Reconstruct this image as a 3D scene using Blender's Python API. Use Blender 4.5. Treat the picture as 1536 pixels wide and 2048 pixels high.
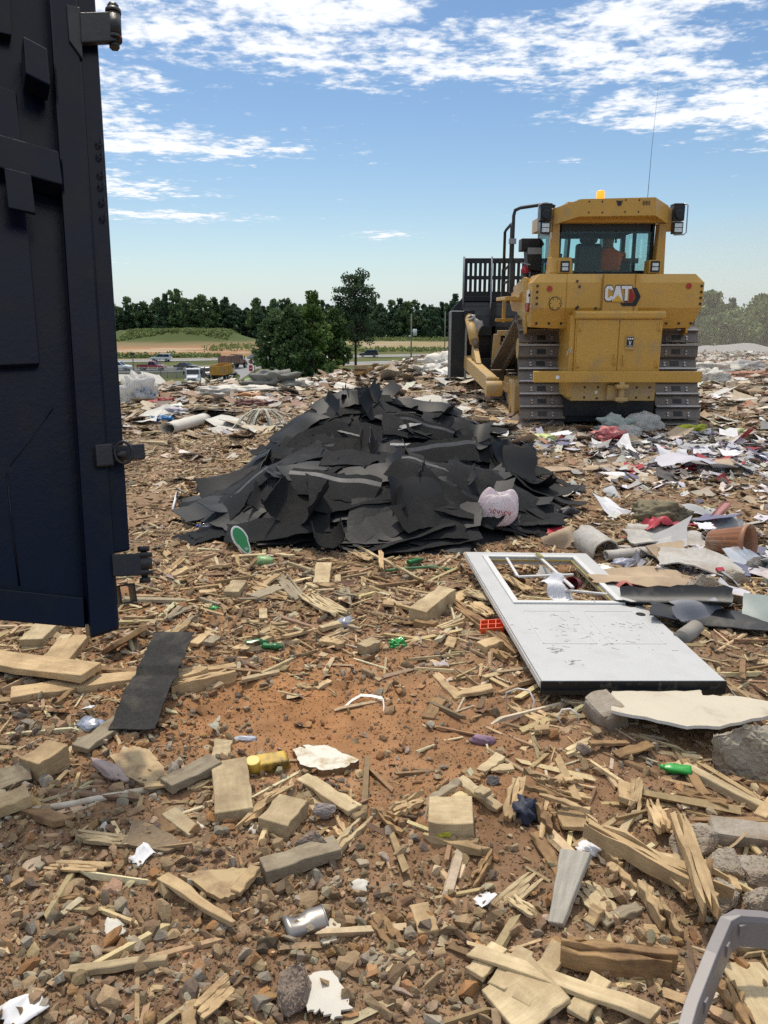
import bpy, math, random
import numpy as np
from mathutils import Vector, Matrix, Euler
R = math.radians
scene = bpy.context.scene
COL = scene.collection
for _o in list(bpy.data.objects):
    bpy.data.objects.remove(_o)

# ------------------------------------------------------------------ camera
CAM_H, PITCH, FPX = 1.75, R(14.0), 1600.0          # focal length in pixels of a 1536 x 2048 frame
cam = bpy.data.cameras.new('camera')
cam.sensor_fit = 'VERTICAL'
cam.sensor_height = 24.0
cam.lens = 24.0 * FPX / 2048.0
cam.clip_start, cam.clip_end = 0.05, 6000
camo = bpy.data.objects.new('camera', cam)
COL.objects.link(camo)
camo.location = (0, 0, CAM_H)
camo.rotation_euler = (math.pi / 2 - PITCH, 0, 0)
scene.camera = camo

# ------------------------------------------------------------------ light
SUN_EL, SUN_AZ = R(64), R(-16)                      # azimuth from +Y, negative = left
scene.view_settings.view_transform = 'Standard'
scene.view_settings.look = 'None'
scene.view_settings.exposure = 0.20
scene.view_settings.gamma = 1.0
scene.cycles.use_denoising = False
scene.cycles.use_adaptive_sampling = False
scene.cycles.max_bounces = 6
scene.cycles.diffuse_bounces = 3
scene.cycles.transparent_max_bounces = 12
scene.cycles.volume_bounces = 1
scene.cycles.sample_clamp_indirect = 6
sun = bpy.data.lights.new('sun', 'SUN')
sun.energy, sun.angle, sun.color = 2.5, R(2.5), (1.0, 0.91, 0.77)
suno = bpy.data.objects.new('sun', sun)
COL.objects.link(suno)
_d = Vector((math.sin(SUN_AZ) * math.cos(SUN_EL), math.cos(SUN_AZ) * math.cos(SUN_EL), math.sin(SUN_EL)))
suno.rotation_euler = _d.to_track_quat('Z', 'Y').to_euler()
suno.location = _d * 60

def build_world():
    w = bpy.data.worlds.new('World'); scene.world = w; w.use_nodes = True
    nt = w.node_tree; N = nt.nodes; L = nt.links
    N.clear()
    def val(x, sock):
        if isinstance(x, (int, float)): sock.default_value = x
        else: L.new(x, sock)
    def m(op, a, b=None, c=None):
        n = N.new('ShaderNodeMath'); n.operation = op
        val(a, n.inputs[0])
        if b is not None: val(b, n.inputs[1])
        if c is not None: val(c, n.inputs[2])
        return n.outputs[0]
    out = N.new('ShaderNodeOutputWorld'); bg = N.new('ShaderNodeBackground')
    L.new(bg.outputs[0], out.inputs[0])
    sky = N.new('ShaderNodeTexSky'); sky.sky_type = 'NISHITA'; sky.sun_disc = False
    sky.sun_elevation = SUN_EL; sky.sun_rotation = SUN_AZ % (2 * math.pi)
    sky.air_density, sky.dust_density, sky.ozone_density = 1.0, 0.35, 2.2
    tc = N.new('ShaderNodeTexCoord')
    sp = N.new('ShaderNodeSeparateXYZ'); L.new(tc.outputs['Generated'], sp.inputs[0])
    x, y, z = sp.outputs
    az = m('MULTIPLY', m('ARCTAN2', x, y), 57.2958)          # degrees right of +Y
    el = m('MULTIPLY', m('ARCSINE', z), 57.2958)
    # cloud deck: puffs and streaks on a flat layer, seen in perspective
    zz = m('ADD', m('MAXIMUM', z, 0.0), 0.045)
    cb = N.new('ShaderNodeCombineXYZ'); L.new(m('DIVIDE', x, zz), cb.inputs[0]); L.new(m('DIVIDE', y, zz), cb.inputs[1])
    def noise(scale, detail, rough, dist, sx=1.0, sy=1.0, off=0.0):
        mp = N.new('ShaderNodeMapping'); L.new(cb.outputs[0], mp.inputs[0])
        mp.inputs['Scale'].default_value = (sx, sy, 1); mp.inputs['Location'].default_value = (off, off * .7, off)
        n = N.new('ShaderNodeTexNoise'); L.new(mp.outputs[0], n.inputs['Vector'])
        n.inputs['Scale'].default_value = scale; n.inputs['Detail'].default_value = detail
        n.inputs['Roughness'].default_value = rough; n.inputs['Distortion'].default_value = dist
        return n.outputs[0]
    n1 = noise(6.0, 10, 0.60, 0.2, 0.8, 0.9, 5.3)
    n2 = noise(19.0, 6, 0.6, 0.15, 0.9, 0.9, 9.4)
    # where the deck is thick or thin: (azimuth, elevation, half widths, weight)
    blobs = [(-19, 19, 10, 5.0, .46), (-20, 12.2, 5.2, 2.6, .44), (-13.0, 10.3, 10, .95, .52), (-17, 7.7, 6, .9, .50),
             (-15.0, 6.1, 8, .42, .54), (0.0, 5.05, 3.2, .42, .46), (-6, 17.0, 9, 3.0, .36), (4, 14.9, 9, 1.5, .38), (-1, 18.5, 6, 1.6, .34),
             (18, 14.2, 8, 2.6, .44), (24, 11.2, 5, 1.8, .42), (16, 11.6, 6, .8, .30), (19, 18, 9, 1.8, .36), (-19, 3.2, 3, .35, .26),
             (-2, 7.2, 2, .25, .2), (10, 16.6, 6, 1.4, .3), (12, 9.6, 3, .3, .24)]
    mask = None
    for a, e, sa, se, wt in blobs:
        da = m('DIVIDE', m('SUBTRACT', az, a), sa); de = m('DIVIDE', m('SUBTRACT', el, e), se)
        g = m('MULTIPLY', m('EXPONENT', m('MULTIPLY', m('ADD', m('MULTIPLY', da, da), m('MULTIPLY', de, de)), -1.0)), wt)
        mask = g if mask is None else m('ADD', mask, g)
    high = m('MULTIPLY', m('SMOOTH_MIN', m('MAXIMUM', m('DIVIDE', m('SUBTRACT', el, 25), 8), 0.0), 1.0, 0.1), 0.56)
    mask = m('MINIMUM', m('ADD', mask, high), 0.56)
    dens = m('ADD', m('ADD', m('MULTIPLY', n1, 1.25), m('MULTIPLY', n2, 0.85)), m('SUBTRACT', mask, 1.33))
    alpha = N.new('ShaderNodeMapRange'); alpha.interpolation_type = 'SMOOTHSTEP'
    L.new(dens, alpha.inputs[0]); alpha.inputs[1].default_value = -0.03; alpha.inputs[2].default_value = 0.30
    alpha.inputs[3].default_value = 0.0; alpha.inputs[4].default_value = 1.0
    cshade = N.new('ShaderNodeMapRange'); L.new(dens, cshade.inputs[0])
    cshade.inputs[1].default_value = 0.05; cshade.inputs[2].default_value = 0.5
    cc = N.new('ShaderNodeMixRGB'); L.new(cshade.outputs[0], cc.inputs[0])
    cc.inputs[1].default_value = (8.6, 9.2, 10.1, 1); cc.inputs[2].default_value = (12.0, 12.0, 12.1, 1)
    # pale air near the horizon
    hz = m('MULTIPLY', m('EXPONENT', m('DIVIDE', m('MAXIMUM', el, 0.0), -3.5)), 0.52)
    hm = N.new('ShaderNodeMixRGB'); L.new(hz, hm.inputs[0]); hm.inputs[2].default_value = (5.6, 7.9, 10.6, 1)
    hs = N.new('ShaderNodeHueSaturation'); hs.inputs['Saturation'].default_value = 1.12; hs.inputs['Value'].default_value = 1.12
    L.new(sky.outputs[0], hs.inputs['Color'])
    L.new(hs.outputs[0], hm.inputs[1])
    mx = N.new('ShaderNodeMixRGB'); L.new(m('MULTIPLY', alpha.outputs[0], 0.94), mx.inputs[0])
    L.new(hm.outputs[0], mx.inputs[1]); L.new(cc.outputs[0], mx.inputs[2])
    L.new(mx.outputs[0], bg.inputs[0]); bg.inputs[1].default_value = 0.085
build_world()

# ------------------------------------------------------------------ pixels to points
CP, SP = math.cos(PITCH), math.sin(PITCH)
def ray(px, py):
    a, b = (px - 768.0) / FPX, (py - 1024.0) / FPX
    return Vector((a, CP - b * SP, -SP - b * CP))
def at_y(px, py, Y):
    d = ray(px, py); t = Y / d.y
    return Vector((d.x * t, Y, CAM_H + d.z * t))
def at_z(px, py, z):
    d = ray(px, py); t = (z - CAM_H) / d.z
    return Vector((d.x * t, d.y * t, z))
def project(p):
    x, y, z = p[0], p[1], p[2] - CAM_H
    zc = y * CP - z * SP; yc = -z * CP - y * SP
    return 768 + FPX * x / zc, 1024 + FPX * yc / zc

# ------------------------------------------------------------------ noise
def _h(ix, iy, s):
    h = (ix * 374761393 + iy * 668265263 + s * 974711) & 0xffffffff
    h = ((h ^ (h >> 13)) * 1274126177) & 0xffffffff
    return ((h ^ (h >> 16)) & 0xffff) / 65535.0
def vnoise(x, y, s=0):
    x = np.asarray(x, float); y = np.asarray(y, float)
    ix = np.floor(x).astype(np.int64); iy = np.floor(y).astype(np.int64)
    fx = x - ix; fy = y - iy
    fx = fx * fx * (3 - 2 * fx); fy = fy * fy * (3 - 2 * fy)
    a, b, c, d = _h(ix, iy, s), _h(ix + 1, iy, s), _h(ix, iy + 1, s), _h(ix + 1, iy + 1, s)
    return (a + (b - a) * fx) * (1 - fy) + (c + (d - c) * fx) * fy
def fbm(x, y, s=0, o=4):
    t, a, n = 0, 1.0, 0
    for k in range(o):
        t = t + a * (vnoise(x * 2 ** k, y * 2 ** k, s + k * 17) - .5); n += a; a *= .5
    return t / n * 2
def sstep(a, b, x):
    t = np.clip((x - a) / (b - a), 0, 1); return t * t * (3 - 2 * t)

# ------------------------------------------------------------------ objects and meshes
def tag(o, label=None, cat=None, group=None, kind=None):
    if label: o['label'] = label
    if cat: o['category'] = cat
    if group: o['group'] = group
    if kind: o['kind'] = kind
    return o
def empty(name, loc=(0, 0, 0), rot=(0, 0, 0)):
    o = bpy.data.objects.new(name, None); COL.objects.link(o)
    o.location = loc; o.rotation_euler = rot; o.empty_display_size = .1
    return o
def link(name, me, parent=None, loc=None, rot=None):
    o = bpy.data.objects.new(name, me); COL.objects.link(o)
    if parent is not None: o.parent = parent
    if loc is not None: o.location = loc
    if rot is not None: o.rotation_euler = rot
    return o
def children(o): return [c for c in bpy.data.objects if c.parent == o]
def copy_tree(o, parent=None):
    c = o.copy(); COL.objects.link(c)
    if parent is not None: c.parent = parent
    for ch in KIDS(o): copy_tree(ch, c)
    return c
def KIDS(o): return list(o.children)
def npmesh(name, V, F, mats, mi=None, col=None, smooth=False):
    """V (n,3); F list of faces or (m,k) array; col per-vertex rgb"""
    me = bpy.data.meshes.new(name)
    V = np.asarray(V, np.float32)
    me.vertices.add(len(V)); me.vertices.foreach_set('co', V.ravel())
    if isinstance(F, np.ndarray):
        m_, k = F.shape
        loops = F.astype(np.int32).ravel(); starts = np.arange(m_, dtype=np.int32) * k
    else:
        loops = np.fromiter((i for f in F for i in f), np.int32)
        cnt = np.array([len(f) for f in F], np.int32); starts = np.concatenate(([0], np.cumsum(cnt)[:-1])).astype(np.int32); m_ = len(F)
    me.loops.add(len(loops)); me.loops.foreach_set('vertex_index', loops)
    me.polygons.add(m_); me.polygons.foreach_set('loop_start', starts)
    if mi is not None: me.polygons.foreach_set('material_index', np.asarray(mi, np.int32))
    me.polygons.foreach_set('use_smooth', np.full(m_, bool(smooth)))
    if not isinstance(mats, (list, tuple)): mats = [mats]
    for q in mats: me.materials.append(q)
    me.update(calc_edges=True); me.validate()
    if col is not None:
        c = np.ones((len(V), 4), np.float32); c[:, :3] = col
        at = me.color_attributes.new('Col', 'FLOAT_COLOR', 'POINT'); at.data.foreach_set('color', c.ravel())
    return me
def rotm(rx=0, ry=0, rz=0): return Euler((rx, ry, rz)).to_matrix().to_4x4()
BOXF = [(0, 3, 2, 1), (4, 5, 6, 7), (0, 1, 5, 4), (1, 2, 6, 5), (2, 3, 7, 6), (3, 0, 4, 7)]
class MB:
    def __init__(s): s.v = []; s.f = []; s.mi = []; s.sm = []
    def add(s, V, F, mi=0, smooth=False, M=None):
        b = len(s.v)
        for p in V:
            p = Vector(p)
            s.v.append(M @ p if M is not None else p)
        for f in F:
            s.f.append(tuple(b + i for i in f)); s.mi.append(mi); s.sm.append(smooth)
        return s
    def box(s, lo, hi, mi=0, M=None):
        (a, b, c), (d, e, f) = lo, hi
        return s.add([(a, b, c), (d, b, c), (d, e, c), (a, e, c), (a, b, f), (d, b, f), (d, e, f), (a, e, f)], BOXF, mi, False, M)
    def cbox(s, c, size, rot=(0, 0, 0), mi=0, M=None):
        m = Matrix.Translation(c) @ rotm(*rot)
        if M is not None: m = M @ m
        h = [q / 2 for q in size]
        return s.box((-h[0], -h[1], -h[2]), h, mi, m)
    def bar(s, p0, p1, w, h=None, mi=0, up=(0, 0, 1)):
        """box beam between two points"""
        p0, p1 = Vector(p0), Vector(p1); d = (p1 - p0); L_ = d.length; d.normalize(); u = Vector(up)
        sx = d.cross(u)
        if sx.length < 1e-4: sx = d.cross(Vector((1, 0, 0)))
        sx.normalize(); uz = sx.cross(d).normalized(); h = h or w
        V = [p + sx * (a * w / 2) + uz * (b * h / 2) for p in (p0, p1) for a, b in ((-1, -1), (1, -1), (1, 1), (-1, 1))]
        return s.add(V, [(0, 1, 2, 3), (7, 6, 5, 4), (0, 4, 5, 1), (1, 5, 6, 2), (2, 6, 7, 3), (3, 7, 4, 0)], mi)
    def tube(s, pts, r, seg=8, mi=0, cap=True, smooth=True):
        pts = [Vector(p) for p in pts]; n = len(pts); b = len(s.v)
        rs = r if isinstance(r, (list, tuple)) else [r] * n
        prev = None
        for i, p in enumerate(pts):
            d = (pts[min(i + 1, n - 1)] - pts[max(i - 1, 0)]).normalized()
            if prev is None:
                a = d.cross(Vector((0, 0, 1)))
                if a.length < .05: a = d.cross(Vector((1, 0, 0)))
            else: a = prev - d * prev.dot(d)
            a.normalize(); prev = a; c = d.cross(a)
            for k in range(seg):
                t = 2 * math.pi * k / seg
                s.v.append(p + (a * math.cos(t) + c * math.sin(t)) * rs[i])
        for i in range(n - 1):
            for k in range(seg):
                k2 = (k + 1) % seg
                s.f.append((b + i * seg + k, b + i * seg + k2, b + (i + 1) * seg + k2, b + (i + 1) * seg + k)); s.mi.append(mi); s.sm.append(smooth)
        if cap:
            s.f.append(tuple(b + k for k in reversed(range(seg)))); s.mi.append(mi); s.sm.append(False)
            s.f.append(tuple(b + (n - 1) * seg + k for k in range(seg))); s.mi.append(mi); s.sm.append(False)
        return s
    def cyl(s, p0, p1, r, seg=16, mi=0): return s.tube([p0, p1], r, seg, mi)
    def prism(s, poly, axis, a, b, mi=0, M=None):
        """extrude 2-D poly along axis ('x','y','z') from a to b"""
        n = len(poly)
        def P(u, v, w): return {'x': (w, u, v), 'y': (u, w, v), 'z': (u, v, w)}[axis]
        V = [P(u, v, a) for u, v in poly] + [P(u, v, b) for u, v in poly]
        F = [tuple(range(n)), tuple(range(2 * n - 1, n - 1, -1))] + [(i, i + n, (i + 1) % n + n, (i + 1) % n) for i in range(n)]
        return s.add(V, F, mi, False, M)
    def lathe(s, prof, seg=20, mi=0, M=None, smooth=True):
        """prof: (r, z) list"""
        V, F = [], []
        for r_, z_ in prof:
            for k in range(seg):
                t = 2 * math.pi * k / seg; V.append((r_ * math.cos(t), r_ * math.sin(t), z_))
        for i in range(len(prof) - 1):
            for k in range(seg):
                k2 = (k + 1) % seg; F.append((i * seg + k, i * seg + k2, (i + 1) * seg + k2, (i + 1) * seg + k))
        return s.add(V, F, mi, smooth, M)
    def build(s, name, mats, parent=None, bevel=0, loc=None, rot=None, seg=2, subsurf=0):
        me = npmesh(name, np.array([tuple(p) for p in s.v]), s.f, mats, s.mi)
        me.polygons.foreach_set('use_smooth', s.sm)
        import bmesh
        bm = bmesh.new(); bm.from_mesh(me); bmesh.ops.recalc_face_normals(bm, faces=bm.faces); bm.to_mesh(me); bm.free()
        o = link(name, me, parent, loc, rot)
        if bevel:
            m = o.modifiers.new('bevel', 'BEVEL'); m.width = bevel; m.segments = seg; m.limit_method = 'ANGLE'; m.angle_limit = R(40)
        if subsurf:
            m = o.modifiers.new('subsurf', 'SUBSURF'); m.levels = m.render_levels = subsurf
        return o

# ------------------------------------------------------------------ materials
MATS = {}
def mat(name, col, rough=.6, var=0.0, vscale=4.0, col2=None, bump=0.0, bscale=30.0, metal=0.0, coat=0.0, attr=False, rnd=0.0,
        stretch=None, spec=.5, dirt=None, dscale=3.0, damt=.5, transl=0.0, sheen=0.0):
    """procedural principled material: two-tone noise, dirt patches, bump, per-object variation"""
    m = bpy.data.materials.new(name); m.use_nodes = True; MATS[name] = m
    nt = m.node_tree; N = nt.nodes; L = nt.links
    b = N['Principled BSDF']
    b.inputs['Roughness'].default_value = rough; b.inputs['Metallic'].default_value = metal
    b.inputs['Coat Weight'].default_value = coat; b.inputs['Specular IOR Level'].default_value = spec
    tc = N.new('ShaderNodeTexCoord'); vec = tc.outputs['Object']
    if stretch:
        mp = N.new('ShaderNodeMapping'); mp.inputs['Scale'].default_value = stretch; L.new(vec, mp.inputs[0]); svec = mp.outputs[0]
    else: svec = vec
    if rnd or stretch:
        oi = N.new('ShaderNodeObjectInfo')
    def noise(v, sc, det=6, ro=.6):
        n = N.new('ShaderNodeTexNoise'); n.inputs['Scale'].default_value = sc; n.inputs['Detail'].default_value = det
        n.inputs['Roughness'].default_value = ro; n.noise_dimensions = '4D' if rnd else '3D'
        L.new(v, n.inputs['Vector'])
        if rnd:
            q = N.new('ShaderNodeMath'); q.operation = 'MULTIPLY'; L.new(oi.outputs['Random'], q.inputs[0]); q.inputs[1].default_value = 37.0
            L.new(q.outputs[0], n.inputs['W'])
        return n.outputs[0]
    base = None
    if attr:
        a = N.new('ShaderNodeVertexColor'); a.layer_name = 'Col'; base = a.outputs[0]
    if var or col2:
        nz = noise(svec, vscale)
        cr = N.new('ShaderNodeMapRange'); L.new(nz, cr.inputs[0]); cr.inputs[1].default_value = .3; cr.inputs[2].default_value = .7
        mx = N.new('ShaderNodeMixRGB')
        L.new(cr.outputs[0], mx.inputs[0])
        if base is not None:
            mx.blend_type = 'MULTIPLY'; L.new(base, mx.inputs[1]); g = 1 - var
            # brightness variation round the attribute colour
            mx.inputs[2].default_value = (g, g, g, 1)
        else:
            c2 = col2 or tuple(q * (1 - var) for q in col)
            mx.inputs[1].default_value = (*col, 1); mx.inputs[2].default_value = (*c2, 1)
        base = mx.outputs[0]
    if dirt:
        nz = noise(vec, dscale, 8, .65)
        cr = N.new('ShaderNodeMapRange'); L.new(nz, cr.inputs[0]); cr.inputs[1].default_value = .62 - damt * .3; cr.inputs[2].default_value = .72 - damt * .1
        mx = N.new('ShaderNodeMixRGB'); L.new(cr.outputs[0], mx.inputs[0])
        if base is not None: L.new(base, mx.inputs[1])
        else: mx.inputs[1].default_value = (*col, 1)
        mx.inputs[2].default_value = (*dirt, 1); base = mx.outputs[0]
    if rnd:
        hs = N.new('ShaderNodeHueSaturation')
        if base is not None: L.new(base, hs.inputs['Color'])
        else: hs.inputs['Color'].default_value = (*col, 1)
        mr = N.new('ShaderNodeMapRange'); L.new(oi.outputs['Random'], mr.inputs[0]); mr.inputs[3].default_value = 1 - rnd; mr.inputs[4].default_value = 1 + rnd
        L.new(mr.outputs[0], hs.inputs['Value']); base = hs.outputs[0]
    if base is not None: L.new(base, b.inputs['Base Color'])
    else: b.inputs['Base Color'].default_value = (*col, 1)
    if bump:
        nz = noise(svec, bscale, 8, .7)
        bp = N.new('ShaderNodeBump'); bp.inputs['Strength'].default_value = bump; bp.inputs['Distance'].default_value = .02
        L.new(nz, bp.inputs['Height']); L.new(bp.outputs[0], b.inputs['Normal'])
    if transl:
        t = N.new('ShaderNodeBsdfTranslucent')
        if base is not None: L.new(base, t.inputs[0])
        else: t.inputs[0].default_value = (*col, 1)
        ms = N.new('ShaderNodeMixShader'); ms.inputs[0].default_value = transl
        L.new(b.outputs[0], ms.inputs[1]); L.new(t.outputs[0], ms.inputs[2]); L.new(ms.outputs[0], N['Material Output'].inputs[0])
    return m
def glass(name, tint=(.8, .9, .9), gloss=.12, rough=.02):
    m = bpy.data.materials.new(name); m.use_nodes = True; nt = m.node_tree; N = nt.nodes; L = nt.links
    N.remove(N['Principled BSDF'])
    t = N.new('ShaderNodeBsdfTransparent'); t.inputs[0].default_value = (*tint, 1)
    g = N.new('ShaderNodeBsdfGlossy'); g.inputs['Roughness'].default_value = rough
    fr = N.new('ShaderNodeLayerWeight'); fr.inputs[0].default_value = .35
    q = N.new('ShaderNodeMath'); q.operation = 'MULTIPLY_ADD'; L.new(fr.outputs['Fresnel'], q.inputs[0]); q.inputs[1].default_value = .3; q.inputs[2].default_value = gloss * .2
    ms = N.new('ShaderNodeMixShader'); L.new(q.outputs[0], ms.inputs[0]); L.new(t.outputs[0], ms.inputs[1]); L.new(g.outputs[0], ms.inputs[2])
    L.new(ms.outputs[0], N['Material Output'].inputs[0]); MATS[name] = m
    return m

# ------------------------------------------------------------------ terrain
FAR_Z = -10.0
_rpx = [-1500, 0, 240, 480, 600, 700, 760, 830, 900, 1000, 1150, 1400, 1536, 3000]
_rr = [17, 18, 19, 20, 21, 22.5, 25, 29, 33, 38, 41, 44, 46, 46]
def rim(x, y):
    th = np.arctan2(x, np.maximum(y, 1e-3)); px = 768 + FPX * np.tan(np.clip(th, -1.1, 1.1))
    r = np.interp(px, _rpx, _rr)
    return np.where(y > 0.5, r, 24.0)
def gauss(x, y, cx, cy, sx, sy=None):
    sy = sy or sx
    return np.exp(-((x - cx) / sx) ** 2 - ((y - cy) / sy) ** 2)
def pile(x, y):
    return (.80 * gauss(x, y, -.22, 8.1, .80, 1.1) + .22 * gauss(x, y, -.90, 6.6, .46, .45) + .46 * gauss(x, y, .82, 8.0, .60, .75)
            + .32 * gauss(x, y, .0, 6.45, .7, .5) + .18 * gauss(x, y, -.8, 7.7, .4, .6) + .16 * gauss(x, y, .8, 6.7, .5, .35))
def base_h(x, y):
    """terrain without the finest clods"""
    x = np.asarray(x, float); y = np.asarray(y, float)
    r = np.hypot(x, y); R_ = rim(x, y) + 1.2 * fbm(x / 3, y / 3, 5, 3)
    flat = sstep(0.0, 6.0, r)
    z = .045 * fbm(x / 1.1, y / 1.1, 11, 3) * sstep(.5, 3, r) + .18 * fbm(x / 4.5, y / 4.5, 3, 3) * sstep(6, 14, r)
    z = z - .05 * gauss(x, y, -.35, 3.25, .75, .55) + .04 * gauss(x, y, .35, 2.55, .4, .3)
    z = z - .10 * gauss(x, y, 1.75, 3.05, .5, .35) + .08 * gauss(x, y, 1.9, 3.9, .5, .5)
    z = z * (1 - gauss(x, y, 3.6, 13.0, 2.6, 3.6)) + .02 * gauss(x, y, 3.2, 11.0, 2.2, .4)                                  # litter bank behind the machine
    z = z + (.10 + .25 * sstep(.0, .12, x / np.maximum(y, .1))) * np.exp(-((r - R_ + 2.0) / 2.2) ** 2) * (y > 0) * (.7 + fbm(x / 2.2, y / 2.2, 8, 3)) * sstep(1.12, .9, x / np.maximum(y, .1) + .55)
    z = z + .35 * gauss(x, y, 2.3, 19.5, 1.6, 1.2)
    t = sstep(0, 30, r - R_)
    plain = FAR_Z + .5 * fbm(x / 30, y / 30, 6, 3) * sstep(60, 90, r) * sstep(150, 120, r)
    z = z * (1 - t) + plain * t
    # soil mounds beyond the highway, and the low heap past the gravel yard
    m1 = 4.6 * np.clip(2.4 * gauss(x, y, -79, 328, 19, 16), 0, 1) + 4.4 * np.clip(2.0 * gauss(x, y, -97, 344, 17, 14), 0, 1) * (1 - np.clip(2.4 * gauss(x, y, -79, 328, 19, 16), 0, 1))
    z = z + m1 * (1 + .12 * fbm(x / 9, y / 9, 21, 3))
    z = z + 8.3 * gauss(x, y, 42, 82, 20, 13) * sstep(0, 10, r - R_) + 7.0 * sstep(30, 60, x - .42 * y + 26) * sstep(8, 30, r - R_) * sstep(160, 90, r)
    return z
def fine_h(x, y):
    r = np.hypot(x, y)
    near = sstep(16, 7, r)
    smooth = gauss(x, y, -.35, 3.2, .8, .5)            # the trodden clay patch
    k = near * (1 - .55 * smooth)
    a = .020 * fbm(x / .22, y / .22, 31, 3) * sstep(22, 12, r) + .030 * (.5 - np.abs(fbm(x / .55 + .3 * y, y / .22, 35, 3))) * gauss(x, y, -.2, 3.1, 1.0, .7) * sstep(1, 2, r)
    b = .016 * np.abs(fbm(x / .09, y / .09, 41, 3)) * k
    c = .007 * fbm(x / .028, y / .028, 51, 2) * k
    far = .10 * np.abs(fbm(x / .5, y / .5, 61, 3)) * sstep(7, 12, r) * sstep(45, 30, r) * (1 - .8 * gauss(x, y, 3.6, 13.0, 2.4, 3.2))
    return a + b + c + far
def H(x, y): return base_h(x, y) + fine_h(x, y)
def Hs(x, y): return float(H(np.array([x]), np.array([y]))[0])
def ground_at(px, py, lift=0.0):
    """where the ray through a pixel meets the terrain"""
    z = 0.0
    for _ in range(12):
        p = at_z(px, py, z + lift); z = .5 * z + .5 * float(base_h(np.array([p.x]), np.array([p.y]))[0])
    p = at_z(px, py, z + lift); return Vector((p.x, p.y, z))

def soil_colour(x, y):
    r = np.hypot(x, y); n = len(x)
    n1 = fbm(x / .7, y / .7, 71, 4); n2 = fbm(x / .12, y / .12, 81, 3)
    tan = np.array([.33, .215, .13]); brown = np.array([.25, .15, .088]); clay = np.array([.43, .215, .095]); dust = np.array([.40, .30, .205])
    c = tan[None] * np.ones((n, 1))
    def mixin(c, col, w): w = np.clip(w, 0, 1)[:, None]; return c * (1 - w) + np.array(col)[None] * w
    c = mixin(c, brown, sstep(-.25, .35, n1) * .8)
    cl = gauss(x, y, -.42, 3.45, .85, .65) * 1.3 + gauss(x, y, .25, 2.62, .55, .35) * .75 + gauss(x, y, -1.2, 4.4, .9, .8) * .8 + gauss(x, y, .7, 5.6, .8, .35) * .55
    c = mixin(c, clay, cl * (.75 + .6 * n1))
    c = mixin(c, brown * .85, gauss(x, y, .55, 2.35, .45, .35) * .7)
    c = mixin(c, dust, sstep(6.5, 13, r) * .8)
    c = c * (1 + .28 * n2[:, None])
    # gravel yard to the right, far back
    yard = sstep(24, 30, r) * sstep(.22, .30, x / np.maximum(y, .1)) * sstep(2, -1, r - rim(x, y))
    c = mixin(c, [.40, .38, .36], yard)
    # weeds on the slope and grass on the plain
    g = sstep(1, 5, r - rim(x, y)); gn = fbm(x / 6, y / 6, 91, 4); gb = fbm(x / 40, y / 25, 95, 4)
    grass = np.array([.115, .125, .042])[None] * (1 + .5 * gn[:, None])
    grass = mixin(grass, [.22, .19, .075], sstep(0, .5, gb) * .7)
    c = mixin(c, [0, 0, 0], g) + grass * g[:, None]
    # bare orange earth in front of the mounds and the scraped field at the right
    d = np.hypot(x, y)
    ear = sstep(226, 236, d + 5 * gb) * sstep(322, 300, d + 12 * gb) * sstep(-28, -45, x + 10 * gn)
    c = mixin(c, [.40, .215, .11], ear * .95)
    c = mixin(c, [.50, .40, .27], ear * sstep(.1, .35, fbm(x / 35, y / 6, 97, 3)) * .9)
    fld = sstep(262, 275, d) * sstep(350, 330, d) * sstep(-25, -12, x + 6 * gb)
    c = mixin(c, [.40, .31, .17], fld * .85)
    c = mixin(c, [.52, .43, .34], fld * sstep(0, .3, gb) * sstep(60, 10, np.abs(x - 20)) * .9)
    c = mixin(c, [.24, .22, .06], sstep(255, 262, d) * sstep(278, 268, d) * sstep(-20, -5, x) * .8)
    m = np.clip(gauss(x, y, -79, 328, 19, 16) * 2.4 + gauss(x, y, -97, 344, 17, 14) * 2, 0, 1)
    c = mixin(c, [.27, .205, .11], sstep(296, 306, d) * sstep(372, 362, d) * sstep(-25, -40, x) * .85)
    c = mixin(c, np.array([.095, .125, .042]) , sstep(.12, .3, m))
    return np.clip(c, .01, 1)

def build_ground():
    fine = np.radians(np.arange(-43, 43.01, .17)); coarse = np.radians(np.arange(46, 315, 4.0))
    th = np.concatenate([fine, coarse]); nc = len(th)
    rr = np.concatenate([np.linspace(.35, 1.2, 8, endpoint=False), np.exp(np.arange(math.log(1.2), math.log(30), .0046)),
                         np.exp(np.arange(math.log(30), math.log(600), .012)), np.geomspace(600, 4500, 16)])
    nr = len(rr)
    T, RR = np.meshgrid(th, rr)
    x = (RR * np.sin(T)).ravel(); y = (RR * np.cos(T)).ravel()
    z = H(x, y); c = soil_colour(x, y)
    V = np.concatenate([np.stack([x, y, z], 1), [[0, 0, 0.0]]]); c = np.concatenate([c, c[:1]])
    i = np.arange(nr - 1)[:, None]; j = np.arange(nc)[None, :]; j2 = (j + 1) % nc
    F = np.stack([i * nc + j, (i + 1) * nc + j, (i + 1) * nc + j2, i * nc + j2], -1).reshape(-1, 4)
    m = mat('soil', (.3, .2, .1), .95, var=.28, vscale=9, attr=True, bump=.45, bscale=60, spec=.15)
    me = npmesh('ground', V, F[:, ::-1].copy(), m, col=c, smooth=True)
    # close the hole under the viewer's feet
    o = link('ground', me); tag(o, kind='structure')
    return o
build_ground()

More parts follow.
